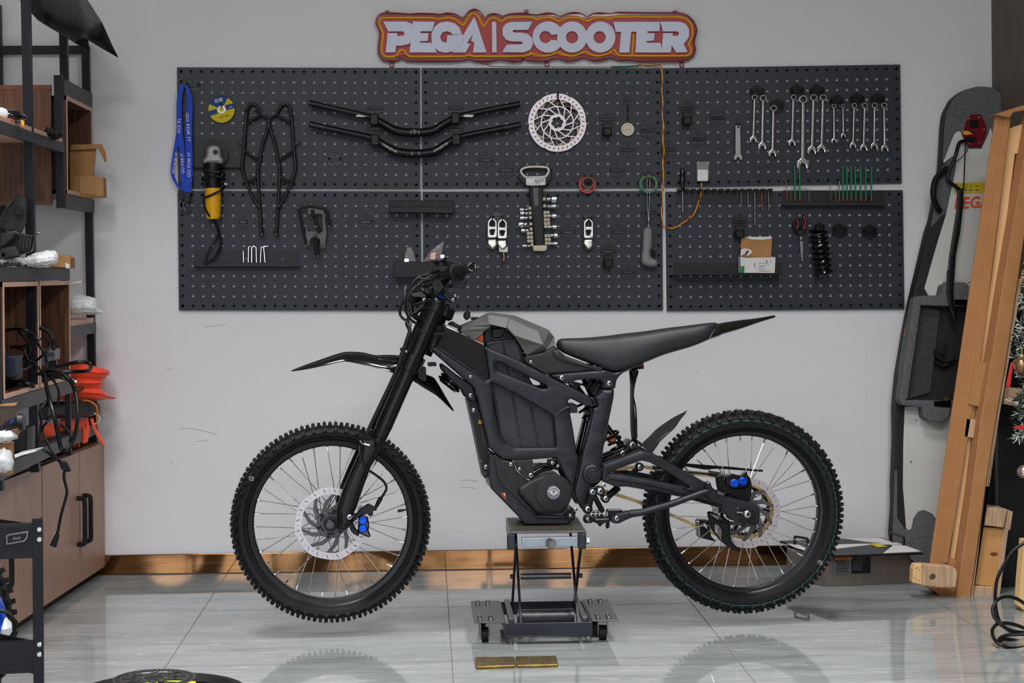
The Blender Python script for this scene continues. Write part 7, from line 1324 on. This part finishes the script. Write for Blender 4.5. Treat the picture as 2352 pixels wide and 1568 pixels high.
O('tyre', MB().lathe(wc+V((0, 0, .05)), (0, 0, 1), [(.172, -.03), (.19, -.047), (.21, -.045), (.23, -.028), (R1, 0), (.23, .028), (.21, .045), (.19, .047), (.172, .03)], 96, closed=True), M_rubber, t)
O('rim', MB().lathe(wc+V((0, 0, .05)), (0, 0, 1), [(.15, -.03), (.174, -.034), (.174, .034), (.150, .026), (.14, 0)], 96, closed=True), M_glossblack, t)
nn = MB()
for a0, a1 in ((.35, .85), (.95, 1.2), (1.3, 1.75), (1.9, 2.2), (2.35, 2.7), (3.3, 3.8), (4.2, 4.8), (5.4, 5.9)): nn.lathe(wc+V((0, 0, .05)), (0, 0, 1), [(.153, .0285), (.166, .033), (.166, .0345), (.153, .03)], 16, closed=True, a0=a0+pi/2*0, a1=a1)
O('rim_stripe', nn, M_neon, t)
for k in range(5):
    a = 2*pi*k/5+.5; O('rim_spoke', MB().bar(wc+V((.03*cos(a), .03*sin(a), .055)), wc+V((.15*cos(a), .15*sin(a), .055)), .012, .006, side=(-sin(a), cos(a), 0)), M_glossblack, t, bev=.003)
O('wheel_hub', MB().lathe(wc, (0, 0, 1), [(.035, .02), (.035, .085), (.02, .095), (.008, .095), (.008, .02)], 32), M_glossblack, t)
rd = MB(); rc = wc+V((-.02, .06, .114)); rd.lathe(rc, (0, 0, 1), [(.08, 0), (.1, 0), (.1, .002), (.08, .002)], 60, closed=True).lathe(rc, (0, 0, 1), [(.025, 0), (.037, 0), (.037, .002), (.025, .002)], 30, closed=True)
for k in range(10): a = 2*pi*k/10; rd.bar(rc+V((.03*cos(a), .03*sin(a), .001)), rc+V((.085*cos(a+.6), .085*sin(a+.6), .001)), .003, .001, side=(-sin(a+.5), cos(a+.5), 0)).bar(rc+V((.03*cos(a), .03*sin(a), .001)), rc+V((.085*cos(a-.3), .085*sin(a-.3), .001)), .0025, .001, side=(-sin(a), cos(a), 0))
O('brake_disc', rd, M_lift, t)
sl = MB()
for k in range(48): a = 2*pi*k/48; sl.bar(rc+V((.084*cos(a), .084*sin(a), .0024)), rc+V((.096*cos(a+.04), .096*sin(a+.04), .0024)), .0015, .0003, side=(-sin(a), cos(a), 0))
O('disc_slots', sl, M_black, t, smooth=False)
# ================================================================ right: powered board, battery case, crate, tree, cable
M_pad = mat('grey_foam_pad', (84, 85, 86), .9, c2=(104, 105, 106), scale=160); M_deck = mat('white_deck', (214, 214, 208), .35, c2=(205, 203, 194), scale=3, coat=.3); M_side = mat('black_side', (20, 21, 23), .7)
al = .035; n_b = V((0, -cos(al), sin(al))); BD = Frame((0, -.155, 0), n_b)
ZV = Z(2000, 160, 2.904); ZW = Z(2000, 620, 3.136); ZY = Z(1980, 1060, 3.086); ZU2 = Z(2180, 250, 6.272)
bo = T('powered_surfboard', 'white and grey powered surfboard leaning on the wall beside the crate', 'surfboard', BD.p(2120, 1300)); 
out = ZV([[490, 380], [500, 290], [550, 190], [620, 135], [720, 108], [810, 115], [900, 180], [945, 240]])+[(2345, 300), (2352, 420), (2330, 800), (2290, 1180), (2240, 1300), (2120, 1305), (2060, 1290)]+ZY([[215, 520], [230, 300]])+ZW([[168, 1560], [182, 1220], [178, 980], [200, 750], [250, 450], [290, 250]])+ZV([[270, 1560], [385, 1070], [410, 1000], [460, 750], [475, 640]])
O('board_body', plate(BD, out, 0, .07, .008, r=9, seg=2), M_side, bo)
O('nose_pad', plate(BD, ZV([[492, 385], [502, 290], [552, 192], [622, 137], [720, 110], [810, 117], [900, 182], [945, 242]])+[(2343, 300), (2340, 400), (2300, 380)]+ZV([[800, 380], [780, 440], [740, 525], [660, 525], [615, 460], [598, 405], [560, 420], [485, 615], [480, 600]]), .004, .004, .001, r=7), M_pad, bo)
O('white_deck', plate(BD, ZV([[598, 402], [555, 418], [530, 470], [483, 612], [490, 622], [545, 578], [575, 600], [560, 690], [503, 965], [437, 1180], [358, 1458], [385, 1508]])+[(2131, 930)]+ZW([[245, 985], [235, 1250], [232, 1560]])+ZY([[300, 300], [312, 470], [330, 488], [350, 475], [365, 400], [400, 352], [440, 343], [500, 370], [525, 420]])+[(2200, 1230), (2300, 900), (2320, 500), (2300, 295)]+ZV([[800, 378], [740, 527], [655, 527]]), .003, .003, .001, r=1), M_deck, bo)
O('side_pad', plate(BD, ZV([[475, 650], [545, 580], [575, 602], [560, 690], [505, 955], [470, 980], [400, 1055], [410, 1000]]), .004, .004, .001, r=1), M_pad, bo)
O('tail_pad', plate(BD, ZY([[232, 60], [250, 60], [250, 400], [300, 470], [340, 492], [352, 475], [368, 400], [400, 352], [440, 343], [500, 370], [560, 450], [520, 700], [400, 740], [215, 560], [222, 400]]), .0045, .004, .001, r=2), M_pad, bo)
O('side_stripe', plate(BD, ZW([[290, 250], [292, 290], [255, 450], [240, 480], [250, 430]]), .001, .012, .001), M_orange, bo); O('side_stripe', plate(BD, ZW([[240, 490], [235, 560], [215, 700], [197, 900], [192, 900], [205, 720]]), .001, .012, .001), M_green, bo)
O('handle_grip', ptube(BD, ZV([[510, 655, .01], [440, 720, .03], [418, 790, .04], [420, 860, .035], [445, 920, .02], [462, 942, .012]]), .011, 12, sm=4), M_rubber, bo)
O('anchor_plate', plate(BD, ZV([[640, 340], [670, 298], [738, 298], [772, 380], [770, 440], [735, 512], [660, 514], [614, 440]]), .012, .01, .002, r=2), mat('red_anodised_plate', (128, 14, 28), .3, .5), bo)
for x, y in ((657, 325), (724, 317), (757, 398), (725, 485), (658, 492)): O('plate_screw', disc(BD, *ZV(x, y), 2, .0145, .003, 12), M_bolt, bo)
O('plate_slot', plate(BD, ZV([[660, 338], [723, 335], [723, 385], [660, 388]]), .014, .003, .001), M_hookg, bo); O('plate_slot', plate(BD, ZV([[630, 450], [705, 445], [705, 480], [665, 488], [630, 475]]), .0135, .003, .001, r=2), M_glossblack, bo); O('yellow_tag', plate(BD, ZV([[614, 410], [640, 405], [682, 428], [640, 436], [618, 432]]), .02, .001, .0002), M_yel, bo); O('plate_bar', ptube(BD, ZV([[650, 408, .018], [710, 407, .018]]), .003, 8), M_chrome, bo)
O('cord_handle', ptube(BD, ZV([[630, 475, .02], [590, 490, .03], [570, 560, .04], [545, 630, .04], [515, 690, .035], [520, 740, .035], [575, 785, .03], [590, 800, .02]]), .007, 10, sm=5), M_cable, bo)
O('thin_cord', ptube(BD, ZV([[632, 480, .02], [628, 600, .03], [620, 800, .03]]), .0022, 6, sm=3), M_cable, bo); O('thin_cord', ptube(BD, ZV([[632, 480, .02], [645, 530, .02], [620, 570, .02], [575, 610, .02]]), .0015, 6, sm=3), M_cable, bo)
O('foot_strap', plate(BD, ZV([[582, 792], [622, 790], [620, 900], [600, 1080], [570, 1240], [560, 1400], [555, 1560], [510, 1568], [512, 1400], [528, 1240], [550, 1100], [578, 920]]), .03, .016, .005, r=3, seg=2), M_cable, bo); O('foot_strap', plate(BD, ZW([[553, 0], [605, 0], [598, 150], [605, 280], [635, 380], [600, 370], [570, 280], [550, 150]]), .075, .016, .005, r=3, seg=2), M_cable, bo)
O('warning_sticker', plate(BD, ZU2([[92, 1060], [545, 1058], [530, 1212], [78, 1215]]), .005, .001, .0002), M_cdy, bo)
for x in (120, 185, 245, 310): O('sticker_icon', ptube(BD, [(*ZU2(x+22*cos(a), 1105+26*sin(a)), .0062) for a in [2*pi*i/14 for i in range(14)]], .0006, 5, closed=True), M_black, bo)
for x in (110, 180, 240, 305, 400): O('sticker_text', plate(BD, ZU2([[x-24, 1155], [x+26, 1155], [x+24, 1176], [x-24, 1176]]), .0061, .0003, .0001), M_hold, bo, smooth=False)
O('sticker_icon', text(BD, 'A X', *ZU2(410, 1110), 4.5, .0062, depth=.0003), M_black, bo); M_olet = mat('orange_lettering', (235, 84, 20), .5); O('board_lettering', text(BD, 'PEGA', *ZU2(318, 1345), 25, .0055, rot=.05, depth=.0006, sx=.95, shear=.25, bold=.035), M_olet, bo)
# battery bay tray
O('bay_frame', plate(BD, ZW([[310, 205], [345, 185], [500, 182], [515, 110], [560, 88], [690, 88], [712, 118], [705, 178], [780, 178], [740, 980], [600, 985], [575, 1000], [560, 1065], [525, 1100], [425, 1092], [375, 1060], [372, 990], [225, 975], [203, 930]]), .06, .06, .006, holes=[ZW([[358, 255], [560, 262], [750, 262], [710, 945], [255, 935]])], r=4, hr=2, seg=2), M_pad, bo)
O('bay_floor', plate(BD, ZW([[350, 250], [760, 255], [720, 950], [250, 940]]), .008, .004, .001), M_side, bo); O('bay_wall', plate(BD, ZW([[358, 255], [500, 290], [430, 880], [255, 935]]), .02, .01, .001), mat('bay_grey', (52, 52, 52), .8, c2=(62, 61, 60), scale=90), bo); O('bay_rim', ptube(BD, [(x, y, .062) for x, y in ZW([[352, 258], [255, 925]])], .004, 8), M_pad, bo)
O('bay_lever', ptube(BD, ZW([[465, 570, .03], [480, 620, .03], [540, 660, .03], [600, 640, .03], [660, 650, .03]]), .009, 10, sm=4), M_rubber, bo); O('bay_lever', ptube(BD, ZW([[460, 655, .03], [520, 690, .03], [560, 670, .03]]), .007, 10, sm=3), M_rubber, bo); O('bay_lever', plate(BD, ZW([[505, 600], [540, 530], [545, 560], [530, 620]]), .03, .012, .002, r=1), M_rubber, bo)
for q in ([[605, 212], [695, 212], [695, 258], [605, 250]], [[455, 945], [580, 935], [580, 990], [460, 980]]): O('bay_latch', plate(BD, ZW(q), .064, .01, .001), M_glossblack, bo)
O('brass_fitting', disc(BD, *ZW(548, 930), 5, .07, .01, 14), M_brass, bo)
for x, y in ((2168, 648), (2226, 648), (2105, 964), (2092, 1060), (2092.5, 1061)): O('deck_screw', disc(BD, x, y, 1.4, .006, .002, 10), M_black, bo)
# battery case
ZB2 = Z(1760, 1210, 5.88); M_case = mat('case_taupe_metal', (112, 104, 98), .42, .5, c2=(128, 120, 112), scale=60, aniso=(8, 1, 1))
bc = T('battery_case', 'flat grey battery case with black and white lid on the floor behind the rear wheel', 'battery case', (1.55, -.2, 0)); P = [FL(1896, 1347), FL(2091.5, 1338.5), None, None]; d_ = V((-.085, .21, 0)); P[2] = P[1]+V((.02, .14, 0)); P[3] = P[0]+V((-.10, .17, 0)); hc_ = .108
O('case_body', MB().prism(P, (0, 0, hc_)), M_case, bc, bev=.002)
LP = [FL(*q, hc_+.006) for q in (ZB2(900, 385), ZB2(2120, 350), ZB2(1560, 145), ZB2(180, 188))]; lid = O('lid', MB().prism([p-V((0, 0, .006)) for p in LP], (0, 0, .007)), M_black, bc, bev=.001)
for q in (ZB2([[1580, 355], [2090, 330], [1750, 205], [1700, 260]]), ZB2([[940, 295], [1400, 240], [1640, 235], [1900, 260], [1740, 210], [1600, 222], [1100, 232], [940, 240]]), ZB2([[1030, 152], [1540, 150], [1700, 205], [1640, 222], [1350, 200]]), ZB2([[280, 225], [440, 240], [540, 290], [520, 320], [380, 275]])):
    O('white_panel', MB().prism([FL(*p, hc_+.007) for p in q], (0, 0, .001)), M_boxw, lid, smooth=False)
O('yellow_tape', MB().prism([FL(*p, hc_+.0082) for p in ZB2([[1390, 225], [1480, 218], [1630, 265], [1500, 272]])], (0, 0, .0006)), M_cdy, lid, smooth=False)
def hnd(a, b, h): A, B = FL(*a, hc_+.007), FL(*b, hc_+.007); u = V((0, 0, h)); return MB().tube(spline([A, A+u*.85, A.lerp(B, .12)+u, A.lerp(B, .88)+u, B+u*.85, B], 3), .0045, 10)
O('carry_handle', hnd(ZB2(1685, 190), ZB2(1858, 250), .03), M_black, bc); O('carry_handle', hnd(ZB2(385, 240), ZB2(560, 270), .03), M_black, bc)
CFn = (P[1]-P[0]).cross(V((0, 0, 1))).normalized(); CFR = Frame(P[0], CFn)
lb_ = O('info_label', plate(CFR, ZB2([[905, 410], [1412, 395], [1408, 622], [905, 638]]), .001, .001, .0002), M_hookg, bc); O('label_header', plate(CFR, ZB2([[935, 412], [1158, 406], [1158, 440], [915, 447]]), .002, .001, .0002), M_orange, bc); O('label_field', plate(CFR, ZB2([[908, 450], [1150, 443], [1150, 628], [908, 635]]), .002, .001, .0002), M_hold, bc)
O('label_print', text(CFR, 'VERBAND', *ZB2(1275, 418), 3.4, .0022, depth=.0003, sx=1.1), M_greyt, bc); O('label_print', text(CFR, 'Caution! 注意', *ZB2(1045, 425), 2.6, .0032, depth=.0003), M_black, bc)
for k in range(7): O('label_print', plate(CFR, ZB2([[925+(k*13) % 30, 458+k*24], [1080+(k*37) % 60, 455+k*24], [1080+(k*37) % 60, 463+k*24], [925+(k*13) % 30, 466+k*24]]), .0032, .0004, .0001), M_black, bc, smooth=False); O('label_print', plate(CFR, ZB2([[1170, 448+k*22], [1300, 445+k*22], [1300, 451+k*22], [1170, 455+k*22]]), .0022, .0004, .0001), M_hold, bc, smooth=False)
# crate with cardboard channel
M_ply = mat('plywood_face', (230, 190, 134), .6, c2=(228, 184, 126), scale=5, aniso=(5, 1, 1), detail=6); M_plye = mat('plywood_edge', (176, 142, 110), .7, c2=(206, 174, 140), scale=26, aniso=(5, 1, .25), detail=6); M_cardd = mat('cardboard_brown', (172, 120, 72), .85, c2=(180, 128, 80), scale=12)
M_plw = mat('wood_panel', (198, 144, 84), .5, c2=(214, 162, 100), scale=4, aniso=(1.5, 1, .6), detail=8)
cr = T('shipping_crate', 'tall leaning plywood crate side in a brown cardboard channel', 'crate', (1.85, -.62, 0)); K = YF(-.62)
O('cardboard_channel', plate(K, [(2287.5, 263), (2318.5, 270)]+ZW([[790, 600]])+ZY([[600, 722], [480, 735]]), .0, .012, .002), M_cardd, cr); O('channel_fold', plate(K, [(2308, 268), (2322, 270)]+ZW([[800, 590]])+[(2177, 1293)]+ZY([[575, 722]]), .006, .01, .002), M_cardd, cr)
O('plywood_sheet', plate(K, [(2318, 295), (2375, 275), (2310, 700)]+ZY([[700, 740], [620, 700]])+ZW([[650, 1568], [780, 640], [880, 0]]), -.02, .012, .001, holes=[ZV([[962, 562], [988, 556], [985, 760], [868, 1476], [848, 1474]])], hr=0), M_ply, cr); O('slot_board', plate(K, ZV([[950, 550], [1000, 540], [1000, 800], [880, 1480], [840, 1480]]), -.045, .01, .001), M_tbr, cr)
O('cardboard_front', plate(K, [(2372, 250)]+ZW([[955, 90], [870, 640], [790, 1100], [735, 1560]])+ZY([[665, 980], [700, 1000], [765, 1002]])+ZW([[830, 1560], [900, 1100], [980, 640], [1065, 60]])+[(2395, 250)], .06, .1, .003, r=1), M_cardd, cr)
O('channel_top', plate(K, ZV([[832, 300], [940, 262], [1060, 225], [1060, 262], [950, 285], [930, 320], [860, 305]]), .03, .1, .002), M_cardd, cr); O('channel_foot', plate(K, ZY([[455, 888], [600, 895], [665, 905], [700, 960], [662, 1000], [560, 950]]), .03, .08, .002, r=1), M_cardd, cr); O('channel_foot', plate(K, ZY([[600, 722], [618, 672], [698, 712], [685, 790], [610, 750]]), -.004, .008, .001), M_cardd, cr)
O('ply_edge', plate(K, ZW([[1065, 60], [1098, 60], [998, 640], [925, 1060], [855, 1560], [830, 1560], [900, 1100], [980, 640]])+ZY([[900, 100], [780, 1005], [760, 1005]])[1:2]+ZY([[764, 1003]]), .05, .09, .001), M_plye, cr)
O('cardboard_patch', plate(K, ZW([[755, 662], [860, 672], [810, 990], [705, 965]]), .012, .006, .001), M_card, cr); O('spacer_block', plate(K, ZW([[690, 1070], [800, 1080], [778, 1212], [675, 1200]]), .006, .02, .001), M_plye, cr)
O('end_block', plate(K, ZY([[888, 322], [1030, 340], [1005, 468], [868, 452]]), .04, .1, .002), M_plye, cr); O('end_block', plate(K, ZY([[1030, 345], [1072, 355], [1052, 486], [1010, 478]]), .03, .09, .002), M_plye, cr); O('end_panel', plate(K, ZY([[862, 462], [1003, 475], [947, 886], [803, 870]]), .02, .02, .001), M_plw, cr); O('panel_knot', plate(K, [(ZY(935, 655)[0]+9*cos(a), ZY(935, 655)[1]+4.5*sin(a)) for a in [2*pi*i/16 for i in range(16)]], .0205, .001, .0002), M_lamd, cr)
O('end_block', plate(K, ZY([[785, 880], [947, 892], [928, 1022], [765, 1005]]), .04, .1, .002), M_plye, cr); O('end_batten', plate(K, ZY([[1005, 475], [1040, 482], [968, 1030], [930, 1022], [950, 886]]), .03, .08, .002), M_plye, cr); O('cross_batten', plate(K, ZW([[972, 840], [1130, 862], [1125, 995], [958, 965]]), .02, .06, .002), M_plye, cr); O('cross_batten', plate(K, ZW([[1085, 0], [1140, -10], [1140, 90], [1080, 88]]), .02, .06, .002), M_plw, cr)
t = T('wooden_block', 'drilled laminated wood block lying in front of the crate foot', 'wood block', FL(2165, 1360)); O('block_body', plate(K, ZY([[430, 728], [620, 740], [668, 760], [680, 800], [665, 892], [570, 895], [425, 880], [418, 800]]), .11, .045, .003, holes=[circ(*ZY(502, 820), 7)], r=1, hr=0), M_plye, t); O('block_end', plate(K, ZY([[375, 728], [430, 728], [426, 880], [358, 858], [362, 760]]), .108, .042, .003, r=1), M_ply, t)
for x, y in ((388, 755), (408, 768), (374, 822), (386, 832), (405, 842)): O('screw_hole', disc(K, *ZY(x, y), 1.2, .109, .0015, 10), M_tbr, t)
tag(O('crate_corner', plate(YF(-.95), [(2341, 1392), (2345, 1330), (2353, 1240), (2375, 1240), (2375, 1420), (2352, 1402)], 0, .05, .002), M_ply), 'corner of another plywood crate beside the coiled cable', 'crate')
# black plinth, tree, ornaments
tag(O('black_cabinet', MB().box((1.975, -.52, 0), (2.13, -.48, 1.09)), mat('black_board', (10, 10, 11), .6), bev=.003), 'plain black standing board behind the snowy tree', 'board')
M_needle = mat('green_needles', (30, 58, 40), .7, c2=(44, 76, 52), scale=60); M_snow = mat('flocked_needles', (206, 214, 204), .8, c2=(226, 232, 224), scale=60); M_twig = mat('twig', (60, 48, 36), .9)
tr = T('christmas_tree', 'snow flocked green fir tree with ornaments, mostly hidden behind the crate', 'tree', (2.04, -.86, 0)); TC = V((2.075, -.86, 0)); O('tree_trunk', MB().tube([TC, TC+V((0, 0, 1.4))], .015, 10), M_twig, tr)
rn = random.Random(11); g = MB(); s_n = MB(); tw_ = MB()
def pxof(p): q = p-CAM; return CX+FP*q.dot(RV)/q.dot(DV), CY-FP*q.dot(UV)/q.dot(DV)
def clear_of_crate(p): u, v = pxof(p); return u > 2340-(v-640)*.158+3 and p.x < XR-.01
for k in range(1100):
    z = rn.uniform(.58, 1.25); a = rn.uniform(0, 2*pi); L_ = rn.uniform(.05, .17); b0 = TC+V((0, 0, z)); dr = V((cos(a), sin(a)*.55, rn.uniform(-.5, .1))).normalized(); e = b0+dr*L_
    if not clear_of_crate(e): continue
    tw_.tube([b0, e], .0025, 5); flock = rn.random() < .6
    for j in range(50):
        u = rn.uniform(.2, 1); p = b0.lerp(e, u); nd = (dr*.7+V((rn.uniform(-1, 1), rn.uniform(-1, 1), rn.uniform(-.8, 1)))).normalized()*rn.uniform(.018, .03); sd = nd.cross(V((rn.uniform(-1, 1), rn.uniform(-1, 1), rn.uniform(-1, 1)))).normalized()*.0017
        q_ = p+nd
        if not clear_of_crate(q_): continue
        (s_n if (flock and rn.random() < .75) else g).add([p-sd, p+sd, q_+sd*.6, q_-sd*.6], [(0, 1, 2, 3)])
O('branches', tw_, M_twig, tr, smooth=False); O('green_foliage', g, M_needle, tr, smooth=False); O('snowy_foliage', s_n, M_snow, tr, smooth=False)
M_bronze = mat('bronze_ball', (150, 112, 78), .25, .8); M_silv = mat('silver_ball', (176, 168, 156), .25, .8)
t = T('tree_ornament', 'matt bronze ball ornament hanging on the snowy tree', 'ornament', YF(-1.04).p(2345, 860), 'tree ornaments'); O('ball', MB().ball(YF(-1.04).p(2347, 839), .027, 24), M_bronze, t); O('hanging_cap', MB().tube([YF(-1.04).p(2347, 821), YF(-1.04).p(2347, 814)], .005, 10), M_gchain, t); O('hanging_ribbon', MB().tube([YF(-1.04).p(2347, 814), YF(-1.04).p(2347, 796)], .0012, 5), M_gchain, t)
t = T('tree_ornament', 'silver striped ball ornament low on the snowy tree', 'ornament', YF(-1.04).p(2352, 1105), 'tree ornaments'); c = YF(-1.04).p(2352, 1083); O('ball', MB().ball(c, .021, 24), M_silv, t)
for k in range(-2, 3): O('stripe', MB().ring(c+V((0, 0, k*.007)), (0, 0, 1), sqrt(max(.0001, .0215**2-(k*.007)**2)), .0009, 28, 5), M_bronze, t)
tag(O('hanging_ribbon', plate(YF(-1.02), ZW([[1010, 670], [1030, 660], [1005, 845], [975, 835]]), 0, .004, .001), M_tred), 'narrow red ribbon hanging at the crate edge on the tree', 'ribbon'); tag(O('red_bow', plate(YF(-1.02), ZW([[1025, 1130], [1110, 1115], [1110, 1150], [1060, 1150]]), 0, .006, .001, r=2), M_tred), 'red bow tip on a snowy branch below the batten', 'bow')
# coiled cable
ZZ_ = Z(2260, 1120, 3.5); t = T('coiled_cable', 'loosely coiled thick black cable on the tiles by the crate', 'cable', FL(2330, 1500)); Cc = YF(-1.42)
for p in ([[330, 440, 0], [230, 510, 0], [150, 640, 0], [105, 740, 0], [90, 860, 0], [95, 960, 0], [120, 1060, 0], [180, 1130, 0.02], [260, 1170, .03], [340, 1180, .03]], [[340, 940, -.02], [260, 890, -.02], [170, 875, 0], [100, 910, .02], [70, 980, .03], [90, 1050, .04], [150, 1110, .05], [230, 1150, .05], [340, 1165, .04]], [[340, 1135, -.05], [230, 1095, -.05], [120, 1090, -.02], [68, 1140, 0], [80, 1210, .03], [130, 1260, .06], [230, 1290, .06], [340, 1280, .03]], [[340, 1255, -.05], [260, 1230, -.05], [170, 1215, -.03], [115, 1235, 0], [140, 1200, .02], [210, 1180, .04], [340, 1175, .05]], [[340, 1290, -.06], [200, 1290, -.04], [110, 1310, 0], [105, 1340, .03], [180, 1370, .05], [340, 1385, .06]]):
    O('cable_loop', ptube(Cc, [(*ZZ_(a, b), o) for a, b, o in p], .0052, 10, sm=5), M_cable, t)

M_scuff = mat('wall_scuff', (176, 168, 152), .8, c2=(196, 190, 178), scale=120)
sc_ = MB()
for p in ([[412, 984], [440, 984], [470, 990], [500, 998]], [[448, 1014], [478, 1010]], [[470, 750], [520, 745]], [[1058, 1104], [1078, 1101]], [[1080, 1102], [1098, 1105]], [[1056, 1120], [1074, 1118]], [[1076, 1119], [1095, 1122]], [[1598, 857], [1603, 854]], [[392, 1058], [396, 1068]]): ptube(WALL, [(x, y, .0) for x, y in p], .0011, 4, sm=3, mb=sc_)
O('trim_2', sc_, M_scuff, kind='structure')
